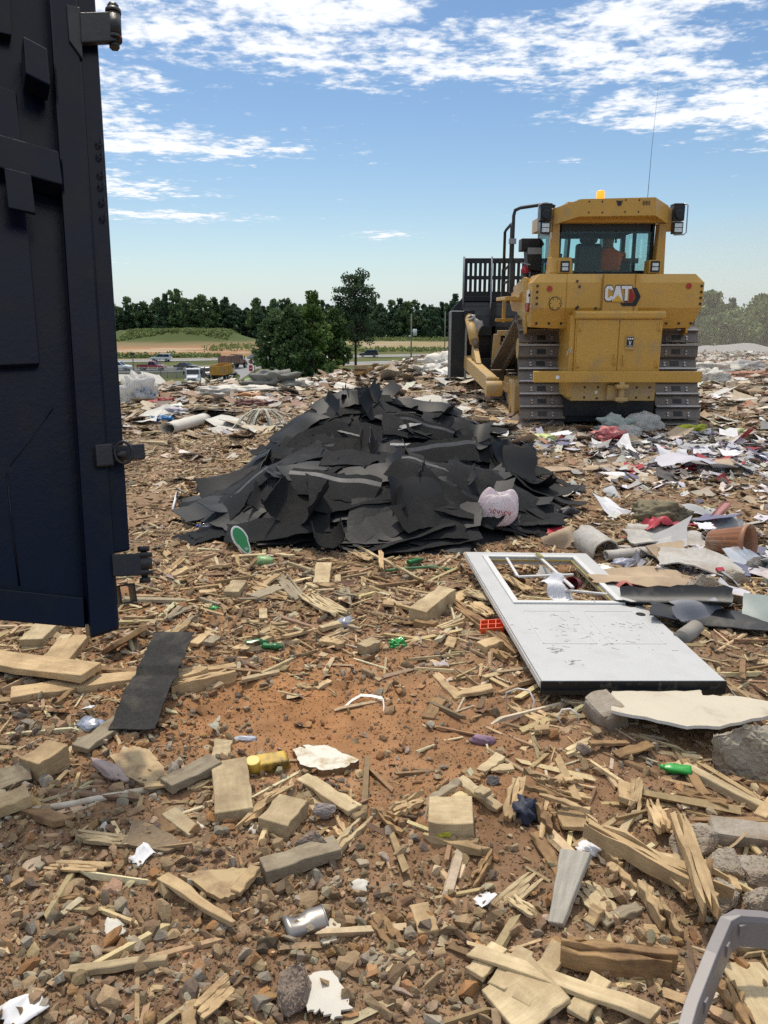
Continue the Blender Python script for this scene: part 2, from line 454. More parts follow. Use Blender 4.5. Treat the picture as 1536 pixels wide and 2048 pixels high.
# ------------------------------------------------------------------ scatter tools
def ico(sub):
    import bmesh
    bm = bmesh.new(); bmesh.ops.create_icosphere(bm, subdivisions=sub, radius=1.0); bm.verts.ensure_lookup_table()
    V = np.array([v.co[:] for v in bm.verts]); F = np.array([[v.index for v in f.verts] for f in bm.faces]); bm.free()
    return V, F
def rock_template(seed, sub=2, cuts=11):
    rng = np.random.default_rng(seed); V, F = ico(sub); V = V.copy()
    for _ in range(cuts):
        n = rng.normal(size=3); n /= np.linalg.norm(n); o = rng.uniform(.40, .74)
        d = V @ n - o; k = d > 0; V[k] -= d[k][:, None] * n[None] * rng.uniform(.85, 1)
    V *= np.array([1, rng.uniform(.65, .95), rng.uniform(.45, .75)])[None]
    V += rng.normal(size=V.shape) * .012
    return V, F
def shard_template(seed, n=13):
    """angular broken stone: hull of a few points"""
    import bmesh
    rng = np.random.default_rng(seed); P = rng.normal(size=(n, 3)); P /= np.linalg.norm(P, axis=1, keepdims=True)
    P *= rng.uniform(.72, 1.05, (n, 1)) * np.array([1, rng.uniform(.6, .95), rng.uniform(.42, .75)])
    bm = bmesh.new()
    for p in P: bm.verts.new(p)
    r = bmesh.ops.convex_hull(bm, input=bm.verts); bmesh.ops.delete(bm, geom=[v for v in bm.verts if not v.link_faces], context='VERTS')
    bmesh.ops.recalc_face_normals(bm, faces=bm.faces); bmesh.ops.triangulate(bm, faces=bm.faces)
    bm.verts.index_update(); bm.verts.ensure_lookup_table()
    V = np.array([v.co[:] for v in bm.verts]); F = np.array([[v.index for v in f.verts] for f in bm.faces]); bm.free()
    return V, F
def chip_template(seed):
    """a split piece of wood: long box with ragged ends"""
    rng = np.random.default_rng(seed)
    V = np.array([(a, b, c) for a in (-1, 1) for b in (-1, 1) for c in (-1, 1)], float)
    V[:, 0] += rng.uniform(-.22, .22, 8); V[:, 1] *= rng.uniform(.45, 1.0, 8); V[:, 2] *= rng.uniform(.5, 1, 8)
    q = [(0, 1, 3, 2), (4, 6, 7, 5), (0, 4, 5, 1), (2, 3, 7, 6), (0, 2, 6, 4), (1, 5, 7, 3)]
    F = np.array([t for a, b, c, d in q for t in ((a, b, c), (a, c, d))])
    return V, F
def flake_template(seed, n=5, curl=.25):
    """a torn scrap: curved thin sheet with an uneven outline, both faces modelled"""
    rng = np.random.default_rng(seed); g = np.linspace(-1, 1, n)
    X, Y = np.meshgrid(g, g); e = np.maximum(abs(X), abs(Y)) > .9
    X = X + rng.uniform(-.22, .22, X.shape) * e; Y = Y + rng.uniform(-.22, .22, X.shape) * e
    a = rng.uniform(0, 6.28); t = X * math.cos(a) + Y * math.sin(a); s = -X * math.sin(a) + Y * math.cos(a)
    Z = curl * (rng.uniform(-1, 1) * t * t + rng.uniform(-.7, .7) * s * s + rng.uniform(-.6, .6) * np.sin(2.4 * t + 1) + rng.normal(size=X.shape) * .16)
    V = np.stack([X, Y, Z], -1).reshape(-1, 3); V2 = V - np.array([0, 0, .035])
    F = []
    for i in range(n - 1):
        for j in range(n - 1):
            p = i * n + j; F += [(p, p + 1, p + n + 1), (p, p + n + 1, p + n)]
    m = n * n; F2 = [(c + m, b + m, a_ + m) for a_, b, c in F]
    rimv = [j for j in range(n)] + [i * n + n - 1 for i in range(1, n)] + [(n - 1) * n + j for j in range(n - 2, -1, -1)] + [i * n for i in range(n - 2, 0, -1)]
    W = []
    for a_, b in zip(rimv, rimv[1:] + rimv[:1]): W += [(a_, a_ + m, b + m), (a_, b + m, b)]
    return np.concatenate([V, V2]), np.array(F + F2 + W)
def eul(rx, ry, rz):
    cx, sx, cy, sy, cz, sz = np.cos(rx), np.sin(rx), np.cos(ry), np.sin(ry), np.cos(rz), np.sin(rz)
    return np.stack([np.stack([cz * cy, cz * sy * sx - sz * cx, cz * sy * cx + sz * sx], -1),
                     np.stack([sz * cy, sz * sy * sx + cz * cx, sz * sy * cx - cz * sx], -1),
                     np.stack([-sy, cy * sx, cy * cx], -1)], -2)
def merge(templates, which, pos, rot, scale, col):
    """one mesh's arrays from many placed templates"""
    Vs, Fs, Cs, off = [], [], [], 0
    for k, (V, F) in enumerate(templates):
        idx = np.where(which == k)[0]
        if not len(idx): continue
        P = V[None] * scale[idx][:, None, :]
        P = np.einsum('nij,nvj->nvi', rot[idx], P) + pos[idx][:, None, :]
        n, v = P.shape[:2]
        Vs.append(P.reshape(-1, 3)); Fs.append((F[None] + (off + np.arange(n) * v)[:, None, None]).reshape(-1, F.shape[1]))
        Cs.append(np.repeat(col[idx], v, 0)); off += n * v
    return np.concatenate(Vs), np.concatenate(Fs), np.concatenate(Cs)
def palette(rng, n, cols, wts, jit=.18):
    cols = np.array(cols); w = np.array(wts, float); w /= w.sum()
    c = cols[rng.choice(len(cols), n, p=w)]
    return np.clip(c * (1 + rng.normal(size=(n, 1)) * jit) * (1 + rng.normal(size=(n, 3)) * jit * .2), .01, .9)

# ------------------------------------------------------------------ container gate at the left edge
def build_gate():
    navy = mat('navy_paint', (.0026, .0048, .017), .26, var=.35, vscale=5, bump=.10, bscale=45, coat=.0, spec=.28, dirt=(.008, .008, .010), dscale=6, damt=.45)
    blk = mat('black_steel', (.010, .010, .013), .42, bump=.2, bscale=60, dirt=(.03, .027, .025), dscale=9)
    yaw, tilt, roll = R(30), R(19), R(7)
    r0 = Vector((math.cos(yaw), math.sin(yaw), 0)); n0 = Vector((math.sin(yaw), -math.cos(yaw), 0)); s0 = Vector((0, 0, 1))
    s1 = s0 * math.cos(tilt) - n0 * math.sin(tilt); n = (n0 * math.cos(tilt) + s0 * math.sin(tilt)).normalized()
    Q = ray(243, 1265) * 3.2 + Vector((0, 0, CAM_H))
    root = empty('container_gate', (Q.x, Q.y, Q.z))
    tag(root, 'dark navy steel container gate with ribs and hinges, hanging open over the rubble', 'container gate')
    def pl(px, py, off=0.0):
        d = ray(px, py); o = Vector((0, 0, CAM_H))
        t = (Q + n * off - o).dot(n) / d.dot(n)
        return o + d * t - Q
    def slab(name, poly, off, depth, m=navy, bev=.004, parent=root):
        front = [pl(x, y, off) for x, y in poly]; back = [p - n * depth for p in front]
        k = len(poly); b = MB()
        b.add(front + back, [tuple(range(k)), tuple(range(2 * k - 1, k - 1, -1))] + [(i, i + k, (i + 1) % k + k, (i + 1) % k) for i in range(k)])
        return b.build(name, m, parent, bev)
    slab('panel', [(-160, -90), (112, -60), (172, 1250), (-160, 1222)], -.095, .012)
    slab('stile', [(94, -60), (153, -60), (240, 1258), (181, 1278)], 0, .13, bev=.012)
    slab('end_frame', [(140, -60), (187, -60), (260, 1100), (222, 1108)], -.03, .09, bev=.006)
    slab('rib', [(-160, 120), (33, 184), (80, 727), (-160, 738)], -.045, .05)
    slab('rib', [(-160, -60), (18, -60), (23, 70), (-160, 30)], -.045, .05)
    slab('gusset', [(46, 71), (95, 97), (101, 171), (51, 146)], .05, .12, bev=.006)
    slab('rail', [(-160, 222), (117, 302), (126, 370), (-160, 290)], .035, .12, bev=.006)
    slab('striker_plate', [(8, 334), (62, 348), (72, 427), (17, 415)], .06, .02)
    slab('bottom_rail', [(-160, 1160), (168, 1196), (171, 1256), (-160, 1226)], -.03, .06)
    # weld beads
    b = MB(); b.tube([pl(14, 946, -.092), pl(24, 1050, -.092), pl(39, 1172, -.092)], .0035, 6); b.build('weld_bead', navy, root); b = MB(); b.tube([pl(106, 817, -.092), pl(60, 880, -.092), pl(20, 932, -.092)], .0022, 6)
    b.build('weld_bead', navy, root)
    for y in (283, 308, 345, 368, 400, 432):
        cx = 168 + 30 + (y - 283) * .055
        pts = [pl(cx + 5 * math.cos(t), y + 9 * math.sin(t), -.016) for t in np.linspace(-.9, 3.4, 9)]
        b = MB(); b.tube(pts, .0035, 5); b.build('weld_bead', navy, root)
    # hinges
    def hinge(x0, y0, x1, y1, xp, bracket):
        h = slab('hinge', [(x0, y0), (x1, y0 - 2), (x1 + 3, y1 - 3), (x0 + 3, y1)], .02, .03, blk, .004)
        b = MB(); a, c = pl(xp, y0 - 8, -.005), pl(xp + 3, y1 + 8, -.005); d = (c - a).normalized()
        b.cyl(a, c, .013, 12); b.cyl(a - d * .014, a + d * .006, .024, 6); b.cyl(c - d * .012, c + d * .01, .022, 6)
        b.cyl(a + d * .012, a + d * .03, .034, 14); b.cyl(c - d * .04, c - d * .024, .034, 14)
        b.build('hinge_pin', blk, h)
        b = MB(); b.cyl(a + d * .035, c - d * .045, .032, 16); b.build('knuckle', blk, h)
        if bracket: slab('bracket', bracket, .012, .03, blk, .003, h)
    hinge(160, 24, 232, 84, 226, [(133, 8), (160, 14), (166, 118), (139, 80)])
    hinge(224, 1108, 296, 1153, 287, None)
    # open tube end under the lower hinge
    b = MB(); c = pl(256, 1187, -.06); a_, u_ = r0, s1; hw, hh, t = .030, .036, .006
    for du, dv, w, h in ((-hw, 0, t, hh * 2), (hw, 0, t, hh * 2), (0, hh, hw * 2 + t, t), (0, -hh, hw * 2 + t, t)):
        p = c + a_ * du + u_ * dv
        b.add([p + a_ * (sx * w / 2) + u_ * (sy * h / 2) - n * z for z in (0, .12) for sx, sy in ((-1, -1), (1, -1), (1, 1), (-1, 1))], BOXF)
    b.build('tube_end', blk, root)
    # latch with its ring
    la = slab('latch', [(190, 889), (226, 886), (229, 930), (194, 934)], .035, .05, blk, .006)
    slab('latch_bar', [(222, 892), (289, 887), (291, 917), (224, 922)], .015, .045, blk, .004, la)
    b = MB(); ce = pl(247, 905, .05)
    b.tube([ce + r0 * (.031 * math.cos(t)) + s1 * (.044 * math.sin(t)) + n * (.015 * math.cos(t)) for t in np.linspace(0, 2 * math.pi, 25)], .0065, 8, cap=False)
    b.tube([ce - r0 * .03 - n * .03, ce + r0 * .012 - s1 * .012], .014, 10)
    b.build('ring', blk, la)
    # red tag on the top hinge
    b = MB(); p = pl(231, 62, .02); b.add([p, p + r0 * .026 - s1 * .028, p + r0 * .004 - s1 * .022, p + n * .006 + r0 * .012 - s1 * .018], [(0, 1, 2), (0, 3, 1), (1, 3, 2), (0, 2, 3)])
    b.build('ribbon', mat('red_ribbon', (.55, .03, .02), .5), root)
build_gate()

# ------------------------------------------------------------------ tracked bulldozer
def build_dozer():
    yel = mat('dozer_yellow', (.61, .345, .062), .42, var=.10, vscale=2.2, bump=.03, bscale=90, coat=.12, dirt=(.40, .265, .12), dscale=2.0, damt=.3)
    yarm = mat('dusty_yellow', (.56, .36, .115), .62, var=.15, vscale=5, dirt=(.46, .33, .2), dscale=4, damt=.6, bump=.05)
    dark = mat('dozer_black', (.016, .017, .019), .5, var=.3, vscale=6, dirt=(.06, .052, .045), dscale=3, damt=.4)
    frame = mat('cab_frame_black', (.012, .014, .017), .35)
    steel = mat('track_steel', (.17, .155, .145), .48, var=.35, vscale=7, metal=.35, bump=.15, bscale=40, dirt=(.23, .175, .13), dscale=7, damt=.7)
    edge = mat('worn_steel', (.42, .40, .39), .36, metal=.7, var=.2)
    blade_m = mat('blade_black', (.014, .016, .020), .45, var=.3, vscale=3, dirt=(.05, .045, .04), dscale=2, damt=.35)
    wear = mat('worn_blade_edge', (.42, .42, .42), .45, metal=.4, var=.3)
    gl = glass('cab_glass', (.80, .95, .95), .08)
    gl2 = glass('rear_glass', (.86, .92, .92), .06)
    lamp = mat('lamp_glass', (.75, .75, .75), .2, metal=.3, var=.3, vscale=40)
    red = mat('red_reflector', (.42, .04, .02), .35)
    white = mat('decal_white', (.78, .78, .78), .4); logored = mat('decal_red', (.30, .015, .015), .4); logoblack = mat('decal_black', (.012, .012, .012), .4)
    logoy = mat('decal_yellow', (.72, .42, .04), .4)
    root = empty('bulldozer', (3.49, 12.05, -.04), (0, 0, 0))
    tag(root, 'yellow tracked bulldozer seen from behind, amber beacon lit on its cab roof', 'bulldozer')
    P = lambda b, name, m, par=root, bev=.01: b.build(name, m, par, bev)

    # --- tracks: a closed belt of grouser shoes
    ri, si, fi = (.84, .41, .40), (1.24, 1.22, .43), (3.72, .42, .40)      # rear idler, sprocket, front idler (y, z, r)
    def belt():
        pts = []
        def arc(c, a0, a1):
            n_ = 40
            for k in range(n_ + 1):
                t = R(a0 + (a1 - a0) * k / n_); pts.append((c[0] + c[2] * math.cos(t), c[1] + c[2] * math.sin(t)))
        arc(si, 70, 206); arc(ri, 206, 270); arc(fi, 270, 430)
        pts.append((si[0] + si[2] * math.cos(R(70)), si[1] + si[2] * math.sin(R(70))))
        seg = [math.dist(pts[i], pts[i + 1]) for i in range(len(pts) - 1)]; tot = sum(seg); n_ = int(tot / .205)
        res, d, i = [], 0, 0
        for k in range(n_):
            want = tot * k / n_
            while d + seg[i] < want: d += seg[i]; i += 1
            f = (want - d) / seg[i]; a, b = pts[i], pts[i + 1]
            res.append(((a[0] + (b[0] - a[0]) * f, a[1] + (b[1] - a[1]) * f), math.atan2(b[1] - a[1], b[0] - a[0])))
        return res, tot / n_
    shoes, pitch = belt()
    for x0, x1 in ((-1.37, -.66), (.76, 1.45)):
        b = MB(); hx = (x1 - x0) / 2; cx = (x0 + x1) / 2
        for (y, z), a in shoes:
            # local: u along travel, v outward; the belt runs clockwise seen from the left so outward is to the right-hand side
            M = Matrix.Translation((cx, y, z)) @ Matrix(((1, 0, 0, 0), (0, math.cos(a), math.sin(a), 0), (0, math.sin(a), -math.cos(a), 0), (0, 0, 0, 1)))
            b.box((-hx, -pitch * .47, 0), (hx, pitch * .47, .028), 0, M)
            b.prism([(-pitch * .47, .0281), (-pitch * .47, .085), (-pitch * .36, .085), (-pitch * .28, .0281)], 'x', -hx, hx, 0, M)
            b.box((-hx + .004, -pitch * .478, .076), (hx - .004, -pitch * .355, .0875), 1, M)
            for bx in (-.16, .16):
                for by in (.01, .055):
                    b.cyl(M @ Vector((bx, by, .028)), M @ Vector((bx, by, .045)), .017, 6, 1)
            b.box((-.07, -.02, .0275), (.07, .06, .032), 2, M)
            for lx in (-.13, .13): b.box((lx - .03, -pitch * .5, -.11), (lx + .03, pitch * .5, -.0005), 0, M)
        b.build('track', [steel, edge, dark], root)
        for (y, z, r) in (ri, fi):
            b = MB(); b.cyl((cx - .08, y, z), (cx + .08, y, z), r - .11, 28); b.cyl((cx - .1, y, z), (cx + .1, y, z), .14, 16)
            P(b, 'idler', steel)
        b = MB(); b.cyl((cx - .05, si[0], si[1]), (cx + .05, si[0], si[1]), si[2] - .10, 30); sg = 1 if cx > 0 else -1
        b.cyl((cx - .18, si[0], si[1]), (cx + .18 + .02, si[0], si[1]), .24, 24)
        b.cyl((cx - .30, si[0], si[1]), (cx + .30, si[0], si[1]), .17, 24)
        P(b, 'sprocket', yarm)
        b = MB(); b.box((cx - .17, ri[0] - .1, .32), (cx + .17, fi[0] - .25, .62)); b.box((cx - .27, 1.5, .40), (cx + .27, 3.0, .56))
        for k in range(6):
            y = 1.2 + .36 * k; b.cyl((cx - .16, y, .21), (cx + .16, y, .21), .12, 14)
        P(b, 'roller_frame', yarm)
        b = MB(); ox = cx + sg * .28
        b.prism([(1.25, .14), (1.25, .62), (1.5, .70), (1.95, .66), (1.95, .42), (1.78, .10), (1.62, .26), (1.45, .10)], 'x', ox - .04, ox + .07)
        P(b, 'trunnion_plate', yarm)

    # --- rear body: fuel tank, service box, bumper bar, hitch plate
    prof = [(-1.33, 2.22), (-1.21, 2.345), (1.21, 2.345), (1.33, 2.22), (1.325, 1.86), (1.235, 1.575), (.95, 1.555), (-.95, 1.555), (-1.30, 1.575), (-1.335, 1.86)]
    n = len(prof)
    def yy(z): return .22 + (.16 * (1.86 - z) / .3 if z < 1.86 else 0) + (.07 if z > 2.3 else 0)
    b = MB(); V = [(x, yy(z), z) for x, z in prof] + [(x * .985, 1.02, z) for x, z in prof]
    mid = [(-1.335, 1.86), (1.325, 1.86)]
    # rear skin in bands so the lower slope is a real facet
    b.add(V, [(0, 1, 2, 3), (0, 3, 4, 9), (9, 4, 5, 6, 7, 8), tuple(range(2 * n - 1, n - 1, -1))] + [(i, i + n, (i + 1) % n + n, (i + 1) % n) for i in range(n)])
    
    for x, z in [(-1.25, 2.17 - .085 * k) for k in range(4)] + [(1.29, 2.17 - .085 * k) for k in range(4)] + [(-.60, 2.16), (-.61, 1.87), (-.33, 1.85), (.30, 1.87), (-.64, 2.24), (-.63, 1.85), (.27, 2.16)]:
        b.cyl((x, .2185, z), (x, .205, z), .020, 10, 1)
    for x in (-1.22, -1.02, -.83, .83, 1.03, 1.22): b.cyl((x, .35, 1.63), (x, .325, 1.63), .020, 10, 1)
    for x, z in ((-1.06, 2.0), (-.87, 2.0), (-1.06, 1.74), (-.86, 1.74)): b.cyl((x, .219, z), (x, .212, z), .007, 6, 1)
    tank = P(b, 'fuel_tank', [yel, dark], root, .018)
    # side wings that carry the fenders forward
    for s in (-1, 1):
        b = MB(); b.prism([(.98, 2.33), (2.1, 2.20), (2.35, 1.98), (2.1, 1.82), (1.55, 1.80), (1.15, 1.62), (.98, 1.40), (.72, 1.48), (.72, 2.30)], 'x', s * 1.31 - .02, s * 1.31 + .02)
        b.box((min(s * .75, s * 1.30), 1.0, 2.02), (max(s * .75, s * 1.30), 2.2, 2.10))
        P(b, 'fender', yel, root, .006)
    # centre panel and seams
    b = MB(); b.box((-.235, .202, 1.80), (.33, .2195, 2.335)); P(b, 'logo_panel', yel, tank, .004)
    b = MB()
    for x in (-.245, .255): b.box((x - .008, .196, 1.80), (x + .008, .2185, 2.338))
    b.box((-.80, .214, 1.575), (-.795, .2187, 2.335))
    P(b, 'seam', mat('yellow_seam', (.33, .17, .03), .6), tank, 0)
    # logo: block letters over a pointed badge
    b = MB(); lx, lz, y = -.21, 1.96, .1985
    S = .255
    def lt(poly, mi, yo=0, o=(0, 0)): b.prism([(lx + o[0] + u * S, lz + o[1] + v * S) for u, v in poly], 'y', y - .004 - yo, y + .0015, mi)
    lt([(.98, -.12), (1.12, -.30), (1.95, -.30), (2.20, .22), (1.92, .72), (1.66, .72), (1.90, .2), (1.72, -.12)], 2, 0)
    lt([(1.22, -.10), (1.70, -.10), (1.86, .22), (1.62, .66), (1.5, .66), (1.5, -.02)], 1, .001)
    C_ = [(.50, .58), (.50, .70), (.38, .83), (.14, .83), (.02, .70), (.02, .12), (.14, 0), (.38, 0), (.50, .12), (.50, .26), (.33, .26), (.31, .17), (.21, .17), (.19, .22), (.19, .62), (.22, .67), (.30, .67), (.33, .58)]
    A_ = [(.46, 0), (.66, .83), (.90, .83), (1.13, 0), (.95, 0), (.90, .2), (.70, .2), (.65, 0)]
    T_ = [(1.00, .83), (1.62, .83), (1.62, .66), (1.40, .66), (1.40, 0), (1.22, 0), (1.22, .66), (1.00, .66)]
    for poly in (C_, A_, T_):
        cx = sum(u for u, v in poly) / len(poly); cv = .415
        lt([(cx + (u - cx) * 1.10, cv + (v - cv) * 1.12) for u, v in poly], 2, .003)
        lt(poly, 0, .006)
    lt([(.44, -.05), (.80, .33), (1.16, -.05)], 3, .009)
    b.build('logo', [white, logored, logoblack, logoy], tank)
    # the same badge, partly seen, on the tank's left cheek
    b = MB()
    for z0, w in ((.0, .05), (.07, .04), (.14, .05)):
        b.box((-1.352, .36 + z0, 1.93), (-1.3345, .36 + z0 + w, 2.12))
    b.box((-1.352, .36, 2.02), (-1.335, .40, 2.06)); b.build('decal', white, tank)
    b = MB(); b.prism([(.44, 1.80), (.62, 1.80), (.70, 1.92), (.60, 1.93), (.36, 1.93)], 'x', -1.352, -1.3345); b.build('decal', logored, tank)
    # caps, reflectors, bolts
    b = MB(); b.cyl((-.965, .218, 1.92), (-.965, .208, 1.92), .098, 28, 1); b.cyl((-.965, .216, 1.92), (-.965, .204, 1.92), .086, 28, 0)
    for k in range(6): t = k * 1.047; b.cyl((-.965 + .07 * math.cos(t), .206, 1.92 + .07 * math.sin(t)), (-.965 + .07 * math.cos(t), .2, 1.92 + .07 * math.sin(t)), .009, 6, 1)
    b.build('cleanout_cap', [yel, dark], tank)
    for x, z in ((-1.06, 2.13), (1.09, 2.17)):
        b = MB(); b.cyl((x, .219, z), (x, .209, z), .042, 20); b.build('reflector', red, tank)
    # service box with two doors
    b = MB(); b.box((-.67, .02, .93), (.67, .9, 1.80)); box = P(b, 'service_box', yel, root, .014)
    b = MB(); b.prism([(-.01, 1.70), (-.03, 1.715), (-.03, 1.79), (.02, 1.815), (.3, 1.815), (.3, 1.70)], 'x', -.69, .69); P(b, 'box_lid', yel, box, .012)
    for x0, x1 in ((-.645, -.012), (.006, .645)):
        b = MB(); b.box((x0, .004, .945), (x1, .0185, 1.685)); d = P(b, 'box_door', yel, box, .004)
        hx = -.05 if x0 < 0 else .085
        b = MB(); b.tube([(hx, .004, 1.03), (hx, -.03, 1.04), (hx, -.03, 1.17), (hx, .004, 1.18)], .011, 8); b.build('handle', yel, d)
        b = MB(); ex = x0 + .03 if x0 < 0 else x1 - .03
        for z in (1.05, 1.58): b.box((ex - .035, -.008, z - .05), (ex + .035, .0035, z + .05)); b.cyl((ex, -.01, z - .055), (ex, -.01, z + .055), .012, 8)
        b.build('hinge', yel, d)
    b = MB(); b.box((.10, -.02, 1.26), (.235, .0035, 1.45)); b.box((.105, -.035, 1.445), (.23, -.0205, 1.455)); lk = P(b, 'latch_box', yarm, box, .004)
    b = MB(); b.box((.115, -.024, 1.30), (.22, -.0205, 1.44), 0)
    for k in range(3): b.box((.125 + k * .032, -.028, 1.405), (.147 + k * .032, -.0245, 1.43), 1)
    b.prism([(.145, 1.385), (.155, 1.385), (.168, 1.345), (.180, 1.385), (.19, 1.385), (.172, 1.325), (.164, 1.325)], 'y', -.028, -.0245, 1); b.box((.125, -.028, 1.31), (.21, -.0245, 1.316), 1)
    b.build('latch_plate', [frame, white], lk)
    b = MB(); b.tube([(-.78, .05, 1.17), (-.755, .046, 1.26), (-.74, .046, 1.19), (-.705, .046, 1.29), (-.70, .046, 1.20)], .006, 5); b.build('chalk_mark', white, box)
    b = MB(); b.box((-.745, .052, .55), (-.672, .9, 1.75)); P(b, 'side_cheek', yel, box, .01)
    b = MB(); b.box((-1.30, -.10, .785), (1.30, .015, .945)); bar = P(b, 'bumper_bar', yel, root, .008)
    b = MB(); b.cyl((-.94, -.101, .86), (-.94, -.106, .86), .03, 14); b.build('decal', white, bar)
    b = MB(); b.box((-.68, .05, .50), (.64, .75, .78))
    for x, z in [(-.47, .70), (-.26, .70), (-.47, .55), (-.27, .54), (.35, .70), (.55, .70), (.35, .55), (.55, .55)]: b.cyl((x, .049, z), (x, .038, z), .018, 8, 1)
    b.box((-.31, .036, .60), (-.265, .0485, .65), 2)
    hp = P(b, 'hitch_plate', [yarm, dark, white], root, .012)
    b = MB(); b.prism([(-.13, .74), (.10, .74), (.10, .50), (-.13, .52)], 'y', -.02, .049); b.box((-.03, -.16, .70), (.16, .0, .755)); b.box((-.03, -.16, .51), (.16, .0, .565)); b.cyl((.07, -.09, .49), (.07, -.09, .80), .045, 14)
    P(b, 'hitch', yarm, root, .01)
    b = MB(); b.box((-.69, .5, .12), (.70, 3.6, .50)); b.box((-.69, .42, .22), (.70, .5, .5)); P(b, 'belly', dark)

    # --- engine hood ahead of the cab
    b = MB(); b.prism([(-.52, 1.0), (-.52, 2.12), (-.42, 2.22), (.42, 2.22), (.52, 2.12), (.52, 1.0)], 'y', 2.25, 4.25); P(b, 'engine_hood', yel, root, .02)
    # --- cab, hollow, glass all round
    cx = .10
    b = MB()
    b.prism([(cx - .62, 3.145), (cx - .60, 3.385), (cx + .60, 3.41), (cx + .62, 3.16)], 'y', .28, .62)
    b.add([(cx - .62, .28, 3.145), (cx - .60, .28, 3.385), (cx - .96, .62, 3.30), (cx - .97, .62, 3.06), (cx - .62, .62, 3.145), (cx - .60, .62, 3.385)],
          [(0, 1, 2, 3), (1, 5, 2), (0, 3, 4), (2, 5, 4, 3)])
    b.add([(cx + .62, .28, 3.16), (cx + .60, .28, 3.41), (cx + .96, .62, 3.33), (cx + .97, .62, 3.08), (cx + .62, .62, 3.16), (cx + .60, .62, 3.41)],
          [(3, 2, 1, 0), (2, 5, 1), (4, 3, 0), (3, 4, 5, 2)])
    b.box((cx - .96, .625, 3.10), (cx + .96, 2.45, 3.31)); b.box((cx - .72, .7, 3.311), (cx + .72, 2.2, 3.40))
    for k in range(5): b.box((cx + .40 + k * .026, .272, 3.30), (cx + .412 + k * .026, .2795, 3.36), 1)
    b.cyl((cx + .02, .2795, 3.325), (cx + .02, .268, 3.325), .036, 16, 1)
    for x, z in ((-.47, 3.35), (-.26, 3.35), (-.47, 3.20), (-.25, 3.20), (.12, 3.37), (.34, 3.37), (.12, 3.21), (.34, 3.21), (-.02, 3.355), (.06, 3.355)): b.cyl((cx + x, .2795, z), (cx + x, .27, z), .013, 8, 1)
    roof = P(b, 'cab_roof', [yel, dark], root, .012)
    for s in (-1, 1):
        b = MB(); x = cx + s * .90
        b.prism([(-.085, 2.30), (-.06, 3.09), (.06, 3.09), (.085, 2.30)], 'y', .66, .84, 0, Matrix.Translation((x, 0, 0)))
        if s < 0: b.prism([(.50, 2.32), (.50, 2.38), (.62, 2.60), (.70, 2.60), (.84, 2.32)], 'x', x - .12, x + .28)
        P(b, 'rops_post', yel, root, .012)
    b = MB()                                              # black cab shell: sills, corner posts, headers
    y0, y1, z0, z1 = .90, 2.42, 2.30, 3.14; hw = .80
    for x in (cx - hw, cx + hw):
        for y in (y0, y1): b.bar((x, y, z0), (x, y, z1), .10, .08)
        b.bar((x, (y0 + y1) / 2 + .1, z0), (x, (y0 + y1) / 2 + .1, z1), .06, .06)
        b.bar((x, y0, z1 - .03), (x, y1, z1 - .03), .07, .09); b.bar((x, y0, z0 + .04), (x, y1, z0 + .04), .07, .10)
    b.box((cx - hw, y0 - .05, z1 - .17), (cx + hw, y0 + .04, z1)); b.box((cx - hw, y0 - .05, z0 - .05), (cx + hw, y0 + .04, z0 + .12))
    b.box((cx - hw, y1 - .04, z1 - .12), (cx + hw, y1 + .04, z1)); b.box((cx - hw, y1 - .04, z0 - .05), (cx + hw, y1 + .04, z0 + .16))
    b.box((cx - hw, y0, z0 - .1), (cx + hw, y1, z0 - .04))
    b.bar((cx + .06, y1, z0), (cx + .06, y1, z1), .05); b.bar((cx + .42, y1, z0), (cx + .42, y1, z1), .30, .05)
    b.bar((cx - .30, y1, z0), (cx - .26, y1, z1), .28, .05)
    P(b, 'cab_shell', frame, root, .006)
    b = MB(); b.box((cx - hw + .03, y0 - .056, z0 + .10), (cx + hw - .03, y0 - .0505, z1 - .15)); b.build('rear_window', gl2, root)
    b = MB(); b.box((cx - hw + .03, y1 + .042, z0 + .16), (cx + hw - .03, y1 + .046, z1 - .12)); b.build('windscreen', gl, root)
    for s in (-1, 1):
        b = MB(); x = cx + s * (hw + .037); b.box((x - .003, y0 + .06, z0 + .10), (x + .003, y1 - .06, z1 - .08)); b.build('side_window', gl, root)
    b = MB(); b.box((cx - .36, 1.34, 2.28), (cx + .10, 1.50, 2.86)); b.box((cx - .30, 1.34, 2.8601), (cx + .02, 1.47, 3.0)); b.box((cx - .34, 1.501, 2.28), (cx + .2, 2.0, 2.42)); P(b, 'seat', frame, root, .05)
    b = MB(); b.box((cx + .34, 1.5, 2.25), (cx + .68, 2.0, 2.60)); b.box((cx + .42, 1.7, 2.6001), (cx + .60, 1.85, 2.76)); b.bar((cx - .55, 2.1, 2.3), (cx - .5, 2.0, 2.75), .08); P(b, 'console', frame, root, .02)
    # beacon, aerial, lamps, rails
    b = MB(); b.cyl((cx - .12, .9, 3.395), (cx - .12, .9, 3.435), .072, 18); base = b.build('beacon', dark, root)
    am = bpy.data.materials.new('amber_lens'); am.use_nodes = True; pb = am.node_tree.nodes['Principled BSDF']
    pb.inputs['Base Color'].default_value = (.9, .25, .01, 1); pb.inputs['Emission Color'].default_value = (1, .36, .02, 1); pb.inputs['Emission Strength'].default_value = 1.1; pb.inputs['Roughness'].default_value = .25
    nz = am.node_tree.nodes.new('ShaderNodeTexWave'); nz.inputs['Scale'].default_value = 14
    b = MB(); b.lathe([(.068, 3.436), (.070, 3.47), (.066, 3.57), (.05, 3.585), (.0, 3.588)], 20, 0, Matrix.Translation((cx - .12, .9, 0))); b.build('lens', am, base)
